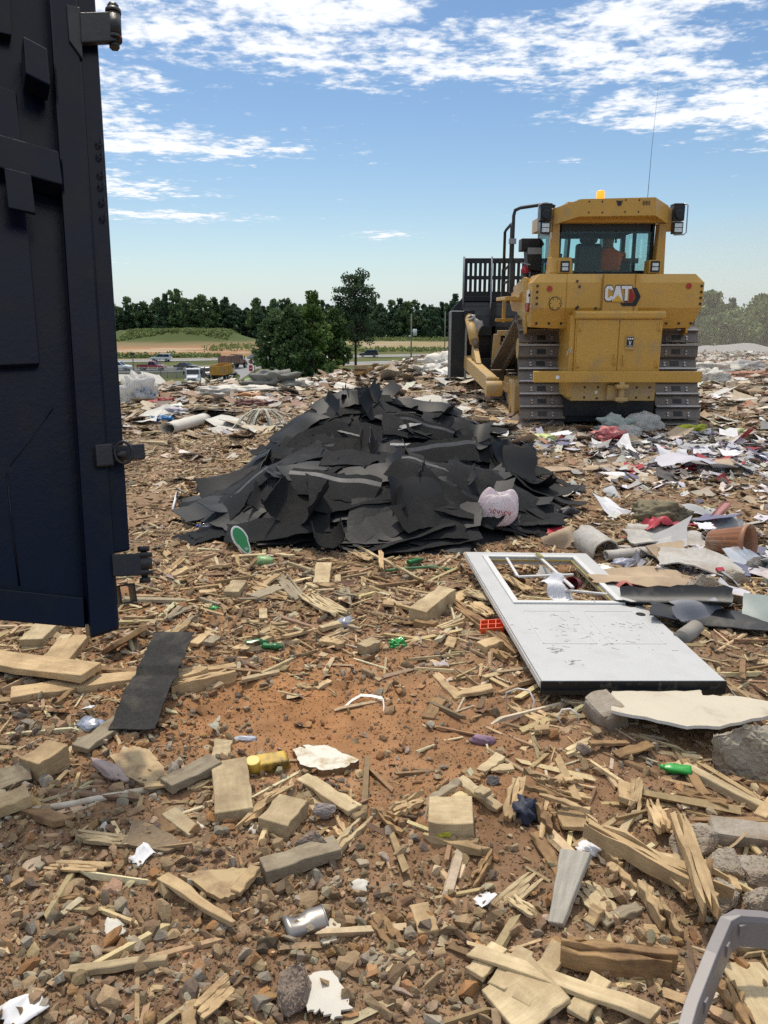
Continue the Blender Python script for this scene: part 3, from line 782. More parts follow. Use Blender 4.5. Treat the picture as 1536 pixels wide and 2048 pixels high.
    b = MB(); b.tube([(cx + .72, 1.0, 3.33), (cx + .73, 1.0, 4.2), (cx + .77, 1.02, 5.05)], [.005, .003, .0018], 6); b.build('aerial', dark, root)
    b = MB(); b.tube([(cx - .54 + .06 * math.cos(t), .62, 3.36 + .06 * math.sin(t)) for t in np.linspace(0, 3.14, 9)], .006, 6); b.build('lifting_eye', dark, roof)
    def lampbox(name, x, z, y=.62, w=.14, h=.15):
        b = MB(); b.box((x - w / 2, y, z - h / 2), (x + w / 2, y + .12, z + h / 2)); o = P(b, name, frame, root, .012)
        b = MB(); b.box((x - w * .36, y - .008, z - h * .36), (x + w * .36, y - .0005, z - h * .02)); b.box((x - w * .36, y - .008, z + h * .04), (x + w * .36, y - .0005, z + h * .36)); b.build('lens', lamp, o)
        return o
    for s, xx in ((-1, cx - 1.10), (1, cx + 1.13)):
        lampbox('work_lamp', xx, 3.02, .58, .17, .17)
        b = MB(); b.box((xx - .09, .6, 3.12), (xx + .1, .85, 3.34)); b.cyl((xx, .595, 3.21), (xx, .56, 3.21), .07, 16); b.box((xx - .09, .60, 3.3401), (xx + .11, .8, 3.37)); P(b, 'lamp_housing', frame, root, .02)
        b = MB(); q = xx + s * .13
        b.tube([(q - s * .06, .6, 3.36), (q, .58, 3.34), (q, .56, 2.95), (q - s * .04, .56, 2.92), (q - s * .20, .58, 2.92)], .011, 6); b.build('lamp_guard', mat('guard_metal', (.33, .34, .36), .4, metal=.6) if s < 0 else MATS['guard_metal'], root)
        b = MB(); b.box((min(xx - s * .06, xx - s * .22), .68, 2.98), (max(xx - s * .06, xx - s * .22), .80, 3.30)); P(b, 'lamp_bracket', yel, root, .012)
    for xx in (cx - .78, cx + .73):
        b = MB(); b.box((xx - .10, .42, 2.36), (xx + .10, .66, 2.55)); fr_ = P(b, 'lamp_frame', yel, root, .008)
        b = MB(); b.box((xx - .075, .405, 2.378), (xx + .075, .4195, 2.535)); b.build('lamp_face', frame, fr_)
        b = MB(); b.box((xx - .05, .396, 2.40), (xx + .05, .4045, 2.445)); b.box((xx - .05, .396, 2.46), (xx + .05, .4045, 2.505)); b.build('lens', lamp, fr_)
    b = MB()
    xl = -1.46
    b.tube([(cx - 1.02, .72, 3.33), (cx - 1.15, .75, 3.375), (xl + .10, 1.2, 3.375), (xl + .02, 1.22, 3.34), (xl, 1.22, 3.26), (xl, 1.22, 2.45), (xl, 1.22, 2.12)], .027, 8)
    b.bar((xl, 1.22, 2.55), (xl, 1.22, 2.10), .09, .06)
    b.box((xl - .06, 1.18, 2.84), (xl + .05, 1.26, 2.92), 1)
    P(b, 'handrail', [dark, MATS['guard_metal']], root, 0)
    b = MB()
    b.tube([(xl - .03, 1.9, 2.15), (xl - .03, 1.9, 3.08), (xl - .01, 1.85, 3.12), (xl + .0, 1.4, 3.16), (xl + .0, 1.38, 3.1), (xl + .0, 1.38, 2.1)], .024, 8)
    b.bar((xl - .03, 1.9, 2.5), (xl - .03, 1.9, 2.02), .08, .06); b.tube([(xl, 1.38, 2.55), (xl - .03, 1.9, 2.46)], .02, 6); b.tube([(xl, 1.38, 2.30), (xl - .03, 1.9, 2.25)], .02, 6)
    P(b, 'handrail', dark, root, 0)
    b = MB(); b.box((xl - .1, 1.15, 1.98), (-.95, 2.2, 2.04)); b.prism([(xl + .02, 1.98), (-.98, 1.98), (-.98, 2.22), (-1.08, 2.3), (-1.25, 2.26), (-1.34, 2.05)], 'y', 1.1, 1.18); P(b, 'step_deck', yel, root, .008)
    # cooling unit, extinguisher and exhaust on the left deck
    b = MB(); b.box((-1.30, 1.50, 2.76), (-1.02, 1.82, 2.95)); b.prism([(-1.19, 2.45), (-.98, 2.45), (-.96, 2.755), (-1.22, 2.755)], 'y', 1.42, 1.75); b.box((-1.13, 1.5, 2.05), (-1.0, 1.7, 2.449)); cu = P(b, 'cooling_unit', dark, root, .012)
    b = MB(); b.box((-1.21, 1.41, 2.70), (-.97, 1.4195, 2.80)); b.build('cover', MATS['guard_metal'], cu)
    b = MB(); b.cyl((-1.26, 1.32, 2.08), (-1.26, 1.32, 2.40), .068, 16, 0); b.lathe([(.068, 2.401), (.069, 2.46), (.03, 2.50), (.02, 2.53)], 16, 1, Matrix.Translation((-1.26, 1.32, 0))); b.bar((-1.33, 1.30, 2.56), (-1.18, 1.3, 2.53), .03, .02, 2)
    b.build('extinguisher', [dark, mat('extinguisher_red', (.40, .02, .03), .35), MATS['guard_metal']], root)
    b = MB(); b.tube([(-.88, 2.35, 2.1), (-.88, 2.35, 2.80), (-.87, 2.33, 2.92), (-.80, 2.3, 2.97)], .075, 14); b.build('exhaust', mat('exhaust_rust', (.05, .035, .035), .6, var=.4), root)
    b = MB(); b.cyl((-1.00, .82, 2.50), (-.92, .72, 2.54), .04, 10); b.build('fuel_cap', mat('blue_cap', (.02, .05, .35), .4), root)
    # --- blade, rack, arms
    by = 5.2; bl = 1.80
    b = MB()
    for k in range(8):
        t0, t1 = k / 8, (k + 1) / 8
        def cv(t): return by + .32 * (1 - 4 * (t - .5) ** 2) * -1 + .3, .50 + 1.62 * t
        (ya, za), (yb, zb) = cv(t0), cv(t1)
        b.add([(-bl, ya, za), (bl, ya, za), (bl, yb, zb), (-bl, yb, zb), (-bl, ya + .05, za), (bl, ya + .05, za), (bl, yb + .05, zb), (-bl, yb + .05, zb)], BOXF)
    for x in (-1.2, -.5, .5, 1.2): b.box((x - .05, by - .1, .6), (x + .05, by + .02, 2.0))
    b.box((-bl, by - .12, .62), (bl, by - .02, .86)); b.box((-bl, by - .1, 1.32), (bl, by - .0, 1.52)); b.box((-bl, by + .2, 2.02), (bl, by + .32, 2.13))
    blade = P(b, 'blade', blade_m, root, .01)
    for s in (-1, 1):
        b = MB(); x = s * (bl + .14)
        b.box((x - .16, by - .12, .46), (x + .16, by + .45, 1.80), 0)
        b.prism([(bl * s - .02, 1.801), (s * (bl + .30), 1.801), (s * bl, 2.13)], 'y', by + .2, by + .28)
        for q in (-.165, .165): b.box((x + q - .022, by - .15, .44), (x + q + .022, by - .1205, 1.82), 1)
        b.box((x - .14, by - .14, 1.801), (x + .17, by + .1, 1.825), 1)
        b.build('blade_wing', [blade_m, wear], blade, .008)
        # push arm
        b = MB(); b.bar((s * 1.62, 1.95, .58), (s * 1.72, by - .15, .78), .18, .27); b.prism([(3.6, .84), (4.3, 1.16), (4.5, 1.16), (4.55, .92)], 'x', s * 1.66 - .05, s * 1.66 + .05)
        b.cyl((s * 1.46, 1.85, .52), (s * 1.74, 1.85, .52), .13, 16); b.box((min(s * 1.5, s * 1.72), 1.88, .38), (max(s * 1.5, s * 1.72), 2.04, .70)); P(b, 'push_arm', yarm, root, .012)
        b = MB(); b.cyl((s * 1.66, 4.15, 1.13), (s * 1.70, 4.55, 1.42), .055, 12, 1); b.cyl((s * 1.685, 4.28, 1.22), (s * 1.73, by - .12, 1.74), .095, 16, 0); b.build('tilt_cylinder', [yarm, steel], root)
        b = MB(); b.box((s * 1.73 - .10, by - .24, 1.50), (s * 1.73 + .12, by - .12, 1.84)); P(b, 'cylinder_bracket', blade_m, blade, .01)
        b = MB(); b.bar((s * 1.30, 4.0, .8), (s * 1.27, 4.0, 1.38), .06, .14); b.bar((s * 1.27, 4.0, 1.40), (s * .9, 4.0, 1.40), .08, .10); P(b, 'yoke', yarm, root, .01)
        b = MB(); b.bar((s * .62, 4.3, 2.0), (s * .8, by - .1, 1.2), .12); P(b, 'lift_cylinder', yarm, root, .01)
    b = MB(); yr = by + .25
    for x in np.arange(-bl + .03, bl + .01, .1): b.bar((x, yr, 2.13), (x, yr, 2.86), .034 if abs(abs(x) - bl) > .06 else .09, .06)
    b.bar((-bl - .02, yr + .001, 2.84), (bl + .02, yr + .001, 2.84), .07, .10); b.bar((-bl, yr + .001, 2.50), (bl, yr + .001, 2.50), .06, .075); b.bar((-bl, yr + .001, 2.17), (bl, yr + .001, 2.17), .07, .10)
    rk = P(b, 'trash_rack', blade_m, blade, 0)
    b = MB(); b.tube([(-bl + .56, yr - .06, 2.92), (-bl + .56, yr - .08, 2.0), (-bl + .54, yr - .12, 1.7)], .02, 8); b.tube([(-bl - .02, yr - .05, 2.92), (-bl - .02, yr - .05, 1.85)], .022, 8); b.build('hose', MATS['guard_metal'], rk)
    b = MB(); b.bar((-1.36, 2.6, 1.62), (-1.36, 2.6, 2.05), .06); b.bar((-1.52, 2.5, 1.66), (-1.2, 2.5, 1.66), .05); P(b, 'side_bracket', yel, root, .005)
    fixed = ('track', 'idler', 'sprocket', 'roller_frame', 'trunnion_plate', 'push_arm', 'tilt_cylinder', 'blade', 'yoke', 'lift_cylinder', 'handrail', 'step_deck', 'side_bracket', 'belly')
    cabp = ('cab_', 'rops', 'rear_w', 'windscreen', 'side_window', 'seat', 'console', 'beacon', 'aerial', 'work_lamp', 'lamp_')
    for c in root.children:
        if c.name.startswith(fixed): continue
        if c.name.startswith(cabp): c.location.x = -.185; c.scale.x = .89
        else: c.scale.x = .955; c.location.x = -.03
    # rag caught on the blade bracket
    V, F = flake_template(77, 7, .35)
    Vr = V * np.array([.10, .05, .28])[None] if False else V @ np.array([[.12, .02, -.10], [.02, .06, .05], [.3, .1, .4]])
    o = link('plastic_rag', npmesh('plastic_rag', Vr + np.array([1.93, by + 11.78 - .12, 1.62]), F, mat('grey_plastic', (.42, .42, .40), .5), smooth=True))
    tag(o, 'torn grey plastic rag snagged beside the cylinder on the bulldozer blade', 'plastic rag')

    # --- operator
    build_operator(Vector((3.49 + cx - .14 + .17, 12.05 + 1.55, root.location.z + 2.22)))

def build_operator(p):
    """seated driver, head turned to the right; one continuous body"""
    skin = mat('skin', (.30, .16, .10), .55); shirt = mat('orange_shirt', (.95, .17, .03), .7); trousers = mat('dark_trousers', (.03, .035, .05), .8); capm = mat('dark_cap', (.02, .022, .025), .7)
    j = [(0, 0, .05), (0, -.04, .28), (0, -.04, .46), (0, -.01, .56), (.01, .01, .66), (.015, .02, .76),
         (-.19, -.02, .45), (-.24, .10, .22), (-.20, .33, .20), (-.18, .40, .20),
         (.19, -.02, .45), (.24, .10, .22), (.22, .34, .22), (.22, .42, .22),
         (-.10, .03, .03), (-.12, .44, .05), (-.12, .50, -.20), (.10, .03, .03), (.12, .44, .05), (.12, .50, -.20)]
    r = [.16, .17, .16, .06, .098, .085, .075, .052, .04, .03, .075, .052, .04, .03, .10, .075, .05, .10, .075, .05]
    e = [(0, 1), (1, 2), (2, 3), (3, 4), (4, 5), (2, 6), (6, 7), (7, 8), (8, 9), (2, 10), (10, 11), (11, 12), (12, 13), (0, 14), (14, 15), (15, 16), (0, 17), (17, 18), (18, 19)]
    me = bpy.data.meshes.new('person'); me.from_pydata(j, e, [])
    o = link('person', me); o.location = p; o.scale = (1.08, 1.08, 1.04)
    sk = o.modifiers.new('skin', 'SKIN')
    for i, q in enumerate(r): me.skin_vertices[0].data[i].radius = (q, q * .85)
    me.skin_vertices[0].data[0].use_root = True
    s = o.modifiers.new('subsurf', 'SUBSURF'); s.levels = s.render_levels = 2
    dg = bpy.context.evaluated_depsgraph_get(); m2 = bpy.data.meshes.new_from_object(o.evaluated_get(dg))
    o.modifiers.clear(); o.data = m2
    m2.materials.clear()
    for q in (shirt, skin, trousers): m2.materials.append(q)
    for f in m2.polygons:
        f.use_smooth = True; c = f.center
        f.material_index = 1 if c.z > .56 or (abs(c.x) > .15 and c.y > .2) else (2 if c.z < .12 else 0)
    tag(o, 'driver in orange shirt and dark cap, turned sideways in the bulldozer cab', 'person')
    b = MB(); b.lathe([(.106, .70), (.110, .74), (.10, .81), (.06, .85), (0, .86)], 18, 0, Matrix.Translation((.013, .015, 0)))
    b.add([(.08, -.06, .715), (.22, -.05, .70), (.225, .04, .70), (.09, .09, .715), (.08, -.06, .728), (.22, -.05, .712), (.225, .04, .712), (.09, .09, .728)], BOXF)
    b.build('cap', capm, o)
    b = MB()
    b.cyl((.085, -.07, .685), (.105, -.085, .685), .022, 8); b.cyl((.11, .02, .66), (.135, .02, .65), .018, 8); b.cyl((.105, -.03, .685), (.12, -.035, .685), .02, 8)
    b.build('glasses', mat('dark_lens', (.01, .01, .012), .15), o)
build_dozer()

# ------------------------------------------------------------------ loose rubble
def surf(x, y): return base_h(x, y) + pile(np.asarray(x, float), np.asarray(y, float))
def hit(px, py, lift=0.0, fn=None):
    """first point where the ray through a pixel meets the ground or the shingle pile"""
    fn = fn or surf
    d = ray(px, py); t = np.linspace(1.2, 40, 6000)
    z = CAM_H + d.z * t - lift; g = fn(d.x * t, d.y * t)
    i = int(np.argmax(z <= g)); t = t[i]
    return Vector((d.x * t, d.y * t, float(g[i]) + lift))
def normal_at(x, y, e=.12, fn=None):
    fn = fn or surf
    a = fn(np.array([x + e, x - e, x, x]), np.array([y, y, y + e, y - e]))
    return Vector((-(a[0] - a[1]) / (2 * e), -(a[2] - a[3]) / (2 * e), 1)).normalized()

ROCKS = [shard_template(s, 15) for s in range(18)] + [rock_template(s) for s in range(4)]
PEBBLES = [shard_template(140 + s, 10) for s in range(12)]
CHIPS = [chip_template(s) for s in range(10)]
FLAKES = [flake_template(s, 4, .30) for s in range(12)]
STONE_COLS = [(.40, .28, .165), (.31, .205, .12), (.43, .25, .12), (.40, .33, .24), (.20, .145, .10), (.50, .39, .25)]
STONE_W = [5, 4, 1.6, 2.6, 1.2, 1.0]
WOOD_COLS = [(.60, .46, .28), (.50, .365, .21), (.41, .285, .165), (.31, .20, .115), (.64, .54, .37), (.23, .15, .095)]
WOOD_W = [2.6, 3, 3, 2.2, 1.0, 1.2]
def sample(rng, n, dens, ymin, ymax, margin=1.0, power=1.0):
    """n points in the view wedge, kept with probability dens(x, y)"""
    X, Y, tot = [], [], 0
    while tot < n:
        y = ymin + (ymax - ymin) * rng.random(n * 2) ** power
        x = rng.uniform(-1, 1, n * 2) * (.56 * y + margin)
        k = rng.random(n * 2) < dens(x, y) * (.56 * y + margin) / (.56 * ymax + margin)
        X.append(x[k]); Y.append(y[k]); tot += k.sum()
    return np.concatenate(X)[:n], np.concatenate(Y)[:n]
def off_pile(x, y): return pile(x, y) < .05
def gravel_d(x, y):
    left = sstep(.6, -.5, x)
    d = sstep(3.0, 2.1, y) * (.35 + .65 * left) + .55 * left * sstep(4.2, 2.9, y) + .14
    d = d * (1 - .96 * gauss(x, y, -.33, 3.25, .85, .55)) * (1 - .55 * gauss(x, y, .5, 2.4, .45, .35))
    cl = sstep(-.35, .2, fbm(x / .5, y / .5, 301, 3))
    return np.clip(d * (.35 + .65 * cl), 0, 1)
def scatter(name, templates, n, dens, ymin, ymax, smin, smax, cols, wts, m, seed, aspect=(1, 1, 1), tilt=.5, sink=.3, kpow=2.2, margin=1.0, power=1.0, jit=.18, avoid=True, kind='stuff', label=None):
    rng = np.random.default_rng(seed)
    x, y = sample(rng, n, (lambda a, b: dens(a, b) * off_pile(a, b)) if avoid else dens, ymin, ymax, margin, power)
    s = smin + (smax - smin) * rng.random(n) ** kpow
    sc = s[:, None] * np.array(aspect)[None] * rng.uniform(.55, 1.45, (n, 3))
    rot = eul(rng.normal(size=n) * tilt, rng.normal(size=n) * tilt * (.35 if aspect[0] > 1.5 else 1), rng.uniform(0, 6.283, n))
    z = H(x, y) + sc[:, 2] * (1 - 2 * sink) * .6
    V, F, C = merge(templates, rng.integers(0, len(templates), n), np.stack([x, y, z], 1), rot, sc, palette(rng, n, cols, wts, jit) if cols is not None else np.clip(soil_colour(x, y) * (1 + rng.normal(size=(n, 1)) * .22), .02, .8))
    o = link(name, npmesh(name, V, F, m, col=C)); tag(o, label, kind=kind)
    return o
stone_m = mat('loose_stone', (.3, .2, .12), .9, var=.35, vscale=28, attr=True, bump=.35, bscale=90, spec=.2)
chip_m = mat('wood_chip', (.4, .3, .18), .85, var=.3, vscale=40, attr=True, bump=.2, bscale=120, spec=.2)
litter_m = mat('litter', (.5, .5, .5), .7, var=.22, vscale=14, attr=True, bump=.1, bscale=40, spec=.3)
scatter('gravel', ROCKS, 7500, gravel_d, 1.25, 5.5, .012, .034, STONE_COLS, STONE_W, stone_m, 1, (1, 1, 1), .6, .25, 1.8)
scatter('fine_gravel', PEBBLES, 46000, lambda x, y: np.clip(gravel_d(x, y) + .12 * (1 - .9 * gauss(x, y, -.33, 3.25, .85, .55)), 0, 1), 1.25, 6.5, .003, .014, STONE_COLS, STONE_W, stone_m, 2, (1, 1, 1), .8, .25, 1.6)
scatter('grit', PEBBLES, 70000, lambda x, y: np.clip(.45 + .55 * gravel_d(x, y), 0, 1), 1.25, 4.2, .002, .0065, None, None, stone_m, 12, (1.2, 1, .8), .6, .25, 1.5)
scatter('dirt_clods', PEBBLES, 14000, lambda x, y: .5 * (1 - .7 * gauss(x, y, -.33, 3.3, .8, .5)), 3.0, 14, .01, .045, None, None, stone_m, 3, (1, 1, .8), .5, .35, 2.4)
def chip_d(x, y):
    return np.clip((sstep(2.6, 4.2, y) * .9 + .16) * (1 - .97 * gauss(x, y, -.35, 3.3, .9, .58)) * (.4 + .6 * sstep(-.4, .2, fbm(x / .8, y / .8, 311, 3))), 0, 1)
scatter('wood_chips', CHIPS, 38000, chip_d, 1.4, 13.5, .012, .045, WOOD_COLS, WOOD_W, chip_m, 4, (1.5, .34, .16), .28, .15, 2.2)
scatter('wood_splinters', CHIPS, 2600, lambda x, y: np.clip(chip_d(x, y) + .15, 0, 1), 1.4, 12, .035, .085, WOOD_COLS, WOOD_W, chip_m, 5, (1.7, .20, .14), .22, .0, 2.0)
scatter('bark_flakes', FLAKES, 5200, chip_d, 2.0, 14, .012, .045, [(.33, .23, .14), (.26, .165, .10), (.46, .36, .24), (.5, .45, .38)], [3, 3, 2, 1], chip_m, 6, (1.3, .8, .5), .35, .2, 1.8)
# farther back: flattened rubbish from the whole tip face
FAR_COLS = [(.52, .44, .33), (.62, .57, .48), (.36, .26, .17), (.28, .20, .14), (.70, .69, .66), (.46, .36, .26), (.20, .16, .13), (.40, .39, .38), (.42, .22, .14)]
FAR_W = [4, 3, 4, 3, 1.5, 4, 1, 1.2, .5]
def far_d(x, y):
    r = np.hypot(x, y); left = sstep(2, -4, x)
    return np.clip((.25 + .75 * sstep(8.0, 12.5, y - 1.5 * left)) * sstep(2.5, -.5, r - rim(x, y)), 0, 1) * (1 - .96 * ((np.abs(x - 3.6) < 1.5) & (y > 12) & (y < 18)))
scatter('flattened_litter', FLAKES, 15000, far_d, 7.0, 34, .03, .16, FAR_COLS, FAR_W, litter_m, 7, (1.2, .75, .55), .22, .2, 2.2, 2.0, .75)
scatter('rubble', PEBBLES, 12000, far_d, 7.5, 36, .025, .11, [(.40, .31, .21), (.33, .235, .15), (.48, .43, .36), (.26, .18, .12)], [3, 3, 1.5, 2], stone_m, 8, (1.2, 1, .6), .5, .3, 2.4, 2.0, .75)
scatter('timber_bits', CHIPS, 5200, far_d, 8, 30, .05, .16, [(.58, .48, .33), (.46, .35, .22), (.32, .22, .14)], [3, 3, 2], chip_m, 9, (1.9, .22, .14), .2, .0, 2.0, 2.0, .75)
def right_d(x, y):
    a = sstep(.24, .34, x / y + .03 * fbm(x, y, 5, 2)) * (.9 * gauss(x, y, 3.6, 9.4, 3.0, 1.1) + .75 * gauss(x, y, 2.9, 5.3, 1.0, 1.0))
    return np.clip(a + .8 * gauss(x, y, 3.4, 10.6, 2.2, .55), 0, 1)
PAPER_COLS = [(.74, .73, .74), (.50, .46, .42), (.34, .28, .24), (.62, .55, .46), (.34, .05, .06), (.17, .15, .21), (.20, .17, .16), (.62, .60, .64)]
PAPER_W = [3.2, 3, 2.4, 3, .55, .35, 1.4, 2]
scatter('paper_litter', FLAKES, 3400, right_d, 4.0, 12.2, .018, .085, PAPER_COLS, PAPER_W, litter_m, 10, (1.3, .7, .6), .30, .05, 1.8)
scatter('long_splinters', CHIPS, 1500, lambda x, y: np.clip(.25 + .75 * sstep(.0, .8, x) + .3 * sstep(3.5, 4.5, y), 0, 1) * (1 - .92 * gauss(x, y, -.3, 3.2, .85, .55)) * (1 - .6 * gauss(x, y, .3, 2.6, .4, .3)), 1.4, 5.5, .03, .10, [(.60, .46, .26), (.48, .35, .19), (.62, .53, .35), (.34, .22, .12)], [3, 2, 1.5, 1.5], chip_m, 13, (1.6, .16, .12), .16, -.3, 2.2)

# ------------------------------------------------------------------ sheets: shingles, card, plaster board
def sheet(w, h, nx, ny, th, zf, jag=0.0, seed=0, curve=None, smooth_n=True):
    """closed thin sheet; zf(u, v) height with u, v in metres; curve(u, v) -> (x, y, z) replaces it"""
    rng = np.random.default_rng(seed)
    U, Vv = np.meshgrid(np.linspace(-w / 2, w / 2, nx), np.linspace(-h / 2, h / 2, ny))
    e = np.zeros(U.shape, bool); e[0] = e[-1] = True; e[:, 0] = e[:, -1] = True
    U = U + rng.uniform(-1, 1, U.shape) * jag * e; Vv = Vv + rng.uniform(-1, 1, U.shape) * jag * e
    if curve: P = np.stack(curve(U, Vv), -1)
    else: P = np.stack([U, Vv, zf(U, Vv)], -1)
    du = np.gradient(P, axis=1); dv = np.gradient(P, axis=0); n = np.cross(du, dv); n /= np.linalg.norm(n, axis=-1, keepdims=True) + 1e-9
    A = (P + n * th / 2).reshape(-1, 3); B = (P - n * th / 2).reshape(-1, 3); m = nx * ny
    F = []
    for i in range(ny - 1):
        for j in range(nx - 1):
            p = i * nx + j; F.append((p, p + 1, p + nx + 1, p + nx)); F.append((p + nx + m, p + nx + 1 + m, p + 1 + m, p + m))
    r = [j for j in range(nx)] + [i * nx + nx - 1 for i in range(1, ny)] + [(ny - 1) * nx + j for j in range(nx - 2, -1, -1)] + [i * nx for i in range(ny - 2, 0, -1)]
    k = len(r)                                           # the edge gets vertices of its own so it stays crisp
    for i in range(k): j = (i + 1) % k; F.append((2 * m + i, 2 * m + k + i, 2 * m + k + j, 2 * m + j))
    return np.concatenate([A, B, A[r], B[r]]), F
shingle_m = mat('asphalt_shingle', (.019, .0195, .0212), .68, var=.5, vscale=9, bump=.8, bscale=260, rnd=.38, spec=.26, dirt=(.036, .034, .032), dscale=5, damt=.35)
shingle_in = mat('asphalt_felt', (.012, .0124, .0138), .56, var=.4, vscale=6, bump=.15, bscale=60, rnd=.35, spec=.34)
strip_m = mat('shingle_adhesive_strip', (.085, .085, .09), .6, var=.5, vscale=30)
def soft(x, y):
    return base_h(x, y) * .5 + pile(x, y) + .02 * fbm(x / .35, y / .35, 401, 2)
def drape(x, y, yaw, w, h, seed, conf=.8, lift=.02, tilt=.03, nx=15, ny=7, curl=0.0, rip=1.0):
    """torn sheet settled over the heap: follows its surface, edges lifted a little"""
    rng = np.random.default_rng(seed); n = np.array(normal_at(x, y)); p = np.array([x, y, float(surf(x, y))])
    n = n + rng.normal(size=3) * .05; n /= np.linalg.norm(n)
    ex = np.array([math.cos(yaw), math.sin(yaw), 0]); ex -= n * ex.dot(n); ex /= np.linalg.norm(ex); ey = np.cross(n, ex)
    a, b, c = rng.normal(size=3); sk = rng.uniform(-.25, .25); hh = rng.uniform(.0, .35) * h
    def curve(u, v):
        vv = v * (1 - .35 * abs(sk) * (u / w + .5)) + sk * .3 * u
        P = p[None, None] + ex * u[..., None] + ey * vv[..., None]
        zd = surf(P[..., 0], P[..., 1]); P[..., 2] = P[..., 2] * (1 - conf) + zd * conf
        off = lift + tilt * (v / h + .5) * np.sign(a) + rip * (.010 * np.sin(6 * u + 5 * v + a * 3) + .006 * np.sin(17 * u + 4 * b)) + .02 * c * (u / w) * 2
        e = np.maximum(np.abs(u) - w * .28, 0) / (w * .22) * (np.sign(u) == np.sign(b))
        off = off + curl * e * e
        P = P + n * off[..., None]
        return P[..., 0] - x, P[..., 1] - y, P[..., 2] - p[2]
    V, F = sheet(w, h, nx, ny, (.0045), None, .012, seed, curve)
    return V, F, Vector(p)
def frame_on(p, n, yaw):
    x = Vector((math.cos(yaw), math.sin(yaw), 0)); x = (x - n * x.dot(n)).normalized(); y = n.cross(x)
    return Matrix(((x.x, y.x, n.x, p.x), (x.y, y.y, n.y, p.y), (x.z, y.z, n.z, p.z), (0, 0, 0, 1)))
def where_on_pile(x, y, z):
    px, py = project((x, y, z))
    v = 'high on the crest' if py < 850 else ('half way up' if py < 960 else 'low on the near foot')
    hh = 'left' if px < 620 else ('right' if px > 930 else 'middle')
    return v, hh
def build_pile():
    # hidden body of the heap
    g = np.linspace(-2.6, 3.0, 120), np.linspace(5.0, 11.2, 120)
    X, Y = np.meshgrid(*g); Z = surf(X.ravel(), Y.ravel()).reshape(X.shape) - .03 + .03 * fbm(X / .2, Y / .2, 7, 3)
    Z = np.where(pile(X, Y) > .035, Z, Z - .25)
    V = np.stack([X, Y, Z], -1).reshape(-1, 3); i = np.arange(119)[:, None]; j = np.arange(119)[None]
    F = np.stack([i * 120 + j, i * 120 + j + 1, (i + 1) * 120 + j + 1, (i + 1) * 120 + j], -1).reshape(-1, 4)
    keep = (pile(X, Y).ravel()[F] > .02).any(1)
    rng = np.random.default_rng(5)
    def spots(n, lo=.055):
        out = []
        while len(out) < n:
            x = rng.uniform(-1.75, 1.75); y = rng.uniform(5.4, 10.3); p = float(pile(np.array([x]), np.array([y]))[0])
            if p > lo and rng.random() < .35 + p: out.append((x, y, p))
        return out
    # deeper shingles as one mass
    Vs, Fs, off = [V], [tuple(f) for f in F[keep]], len(V)
    for k, (x, y, p) in enumerate(spots(380)):
        co, f_, P = drape(x, y, rng.normal() * .4, rng.uniform(.5, 1.0), rng.uniform(.16, .34), 5000 + k, .9, rng.uniform(-.02, .02))
        Vs.append(co + np.array(P)); Fs += [tuple(off + q for q in f) for f in f_]; off += len(co)
    o = link('shingle_heap', npmesh('shingle_heap', np.concatenate(Vs), Fs, shingle_in)); tag(o, 'black mass of torn roofing shingles under the top layer of the pile', 'shingle heap', kind='stuff')
    # the top layer, each its own
    for k, (x, y, p) in enumerate(spots(284)):
        yaw = rng.normal() * .34 + .30 * np.clip(-x, -1, 1) * (y < 8)
        V, F, P = drape(x, y, yaw, rng.uniform(.40, 1.05), rng.uniform(.13, .34), 7000 + k, rng.uniform(.55, .95), rng.uniform(.012, .085), rng.uniform(.01, .085), curl=.13 if k % 6 == 3 else (.06 if k % 3 == 0 else 0), rip=rng.uniform(.8, 2.2))
        mi = [0] * len(F)
        if k % 9 == 1:
            for q in range(2 * 14 * 6):
                if q % 2 == 0 and (q // 2) // 14 == 4: mi[q] = 1
        elif k % 3 == 0: mi = [2] * len(F)
        o = link('shingle', npmesh('shingle', V, F, [shingle_m, strip_m, shingle_in], mi, smooth=True), None, P); z = P.z
        v, hh = where_on_pile(x, y, z)
        tag(o, f'black torn roof shingle {v} of the dark pile, {hh} part', 'roof shingle', 'torn shingles on top of the dark pile')
    # the big sheets one can pick out
    def big(px, py, w, h, zf, yaw, tilt, lift, label, seed, curve=None, m=None, jag=.015, roll=0):
        p = hit(px, py); V, F = sheet(w, h, 25, 9, .007, zf, jag, seed, curve)
        o = link('shingle_sheet', npmesh('shingle_sheet', V, F, m or shingle_in, smooth=True))
        o.location = (p.x, p.y, p.z + lift); o.rotation_euler = (tilt, roll, yaw); tag(o, label, 'roofing sheet')
        return o
    def over(px, py, w, h, yaw, curl, label):
        q = hit(px, py); V, F, P = drape(q.x, q.y, yaw, w, h, int(px), .7, .07, .03, curl=curl)
        tag(link('shingle_sheet', npmesh('shingle_sheet', V, F, shingle_m, smooth=True), None, P), label, 'roofing sheet')
    arc = lambda q: (lambda u, v: (q * np.sin(u / q), v, q * (1 - np.cos(u / q))))
    big(488, 985, .85, .34, lambda u, v: .05 * np.sin(6 * u) + .2 * v * v, R(32), R(36), .08, 'dark roofing sheet standing on edge at the left flank of the pile', 1)
    big(405, 1078, .46, .24, lambda u, v: .05 * np.sin(5 * u), R(12), R(10), .03, 'flat shingle strip at the far left tip of the pile', 2, m=shingle_m)
    big(605, 1045, .62, .36, None, R(-25), R(28), .10, 'large shingle curled into a half roll at the near left foot', 3, arc(.20), shingle_m)
    big(728, 800, .95, .34, lambda u, v: -.35 * np.maximum(0, u - .12) - .5 * np.maximum(0, -.2 - u) + .03 * np.sin(7 * u), R(-8), R(58), .10, 'upright black sheet poking up from the crest of the pile', 4)
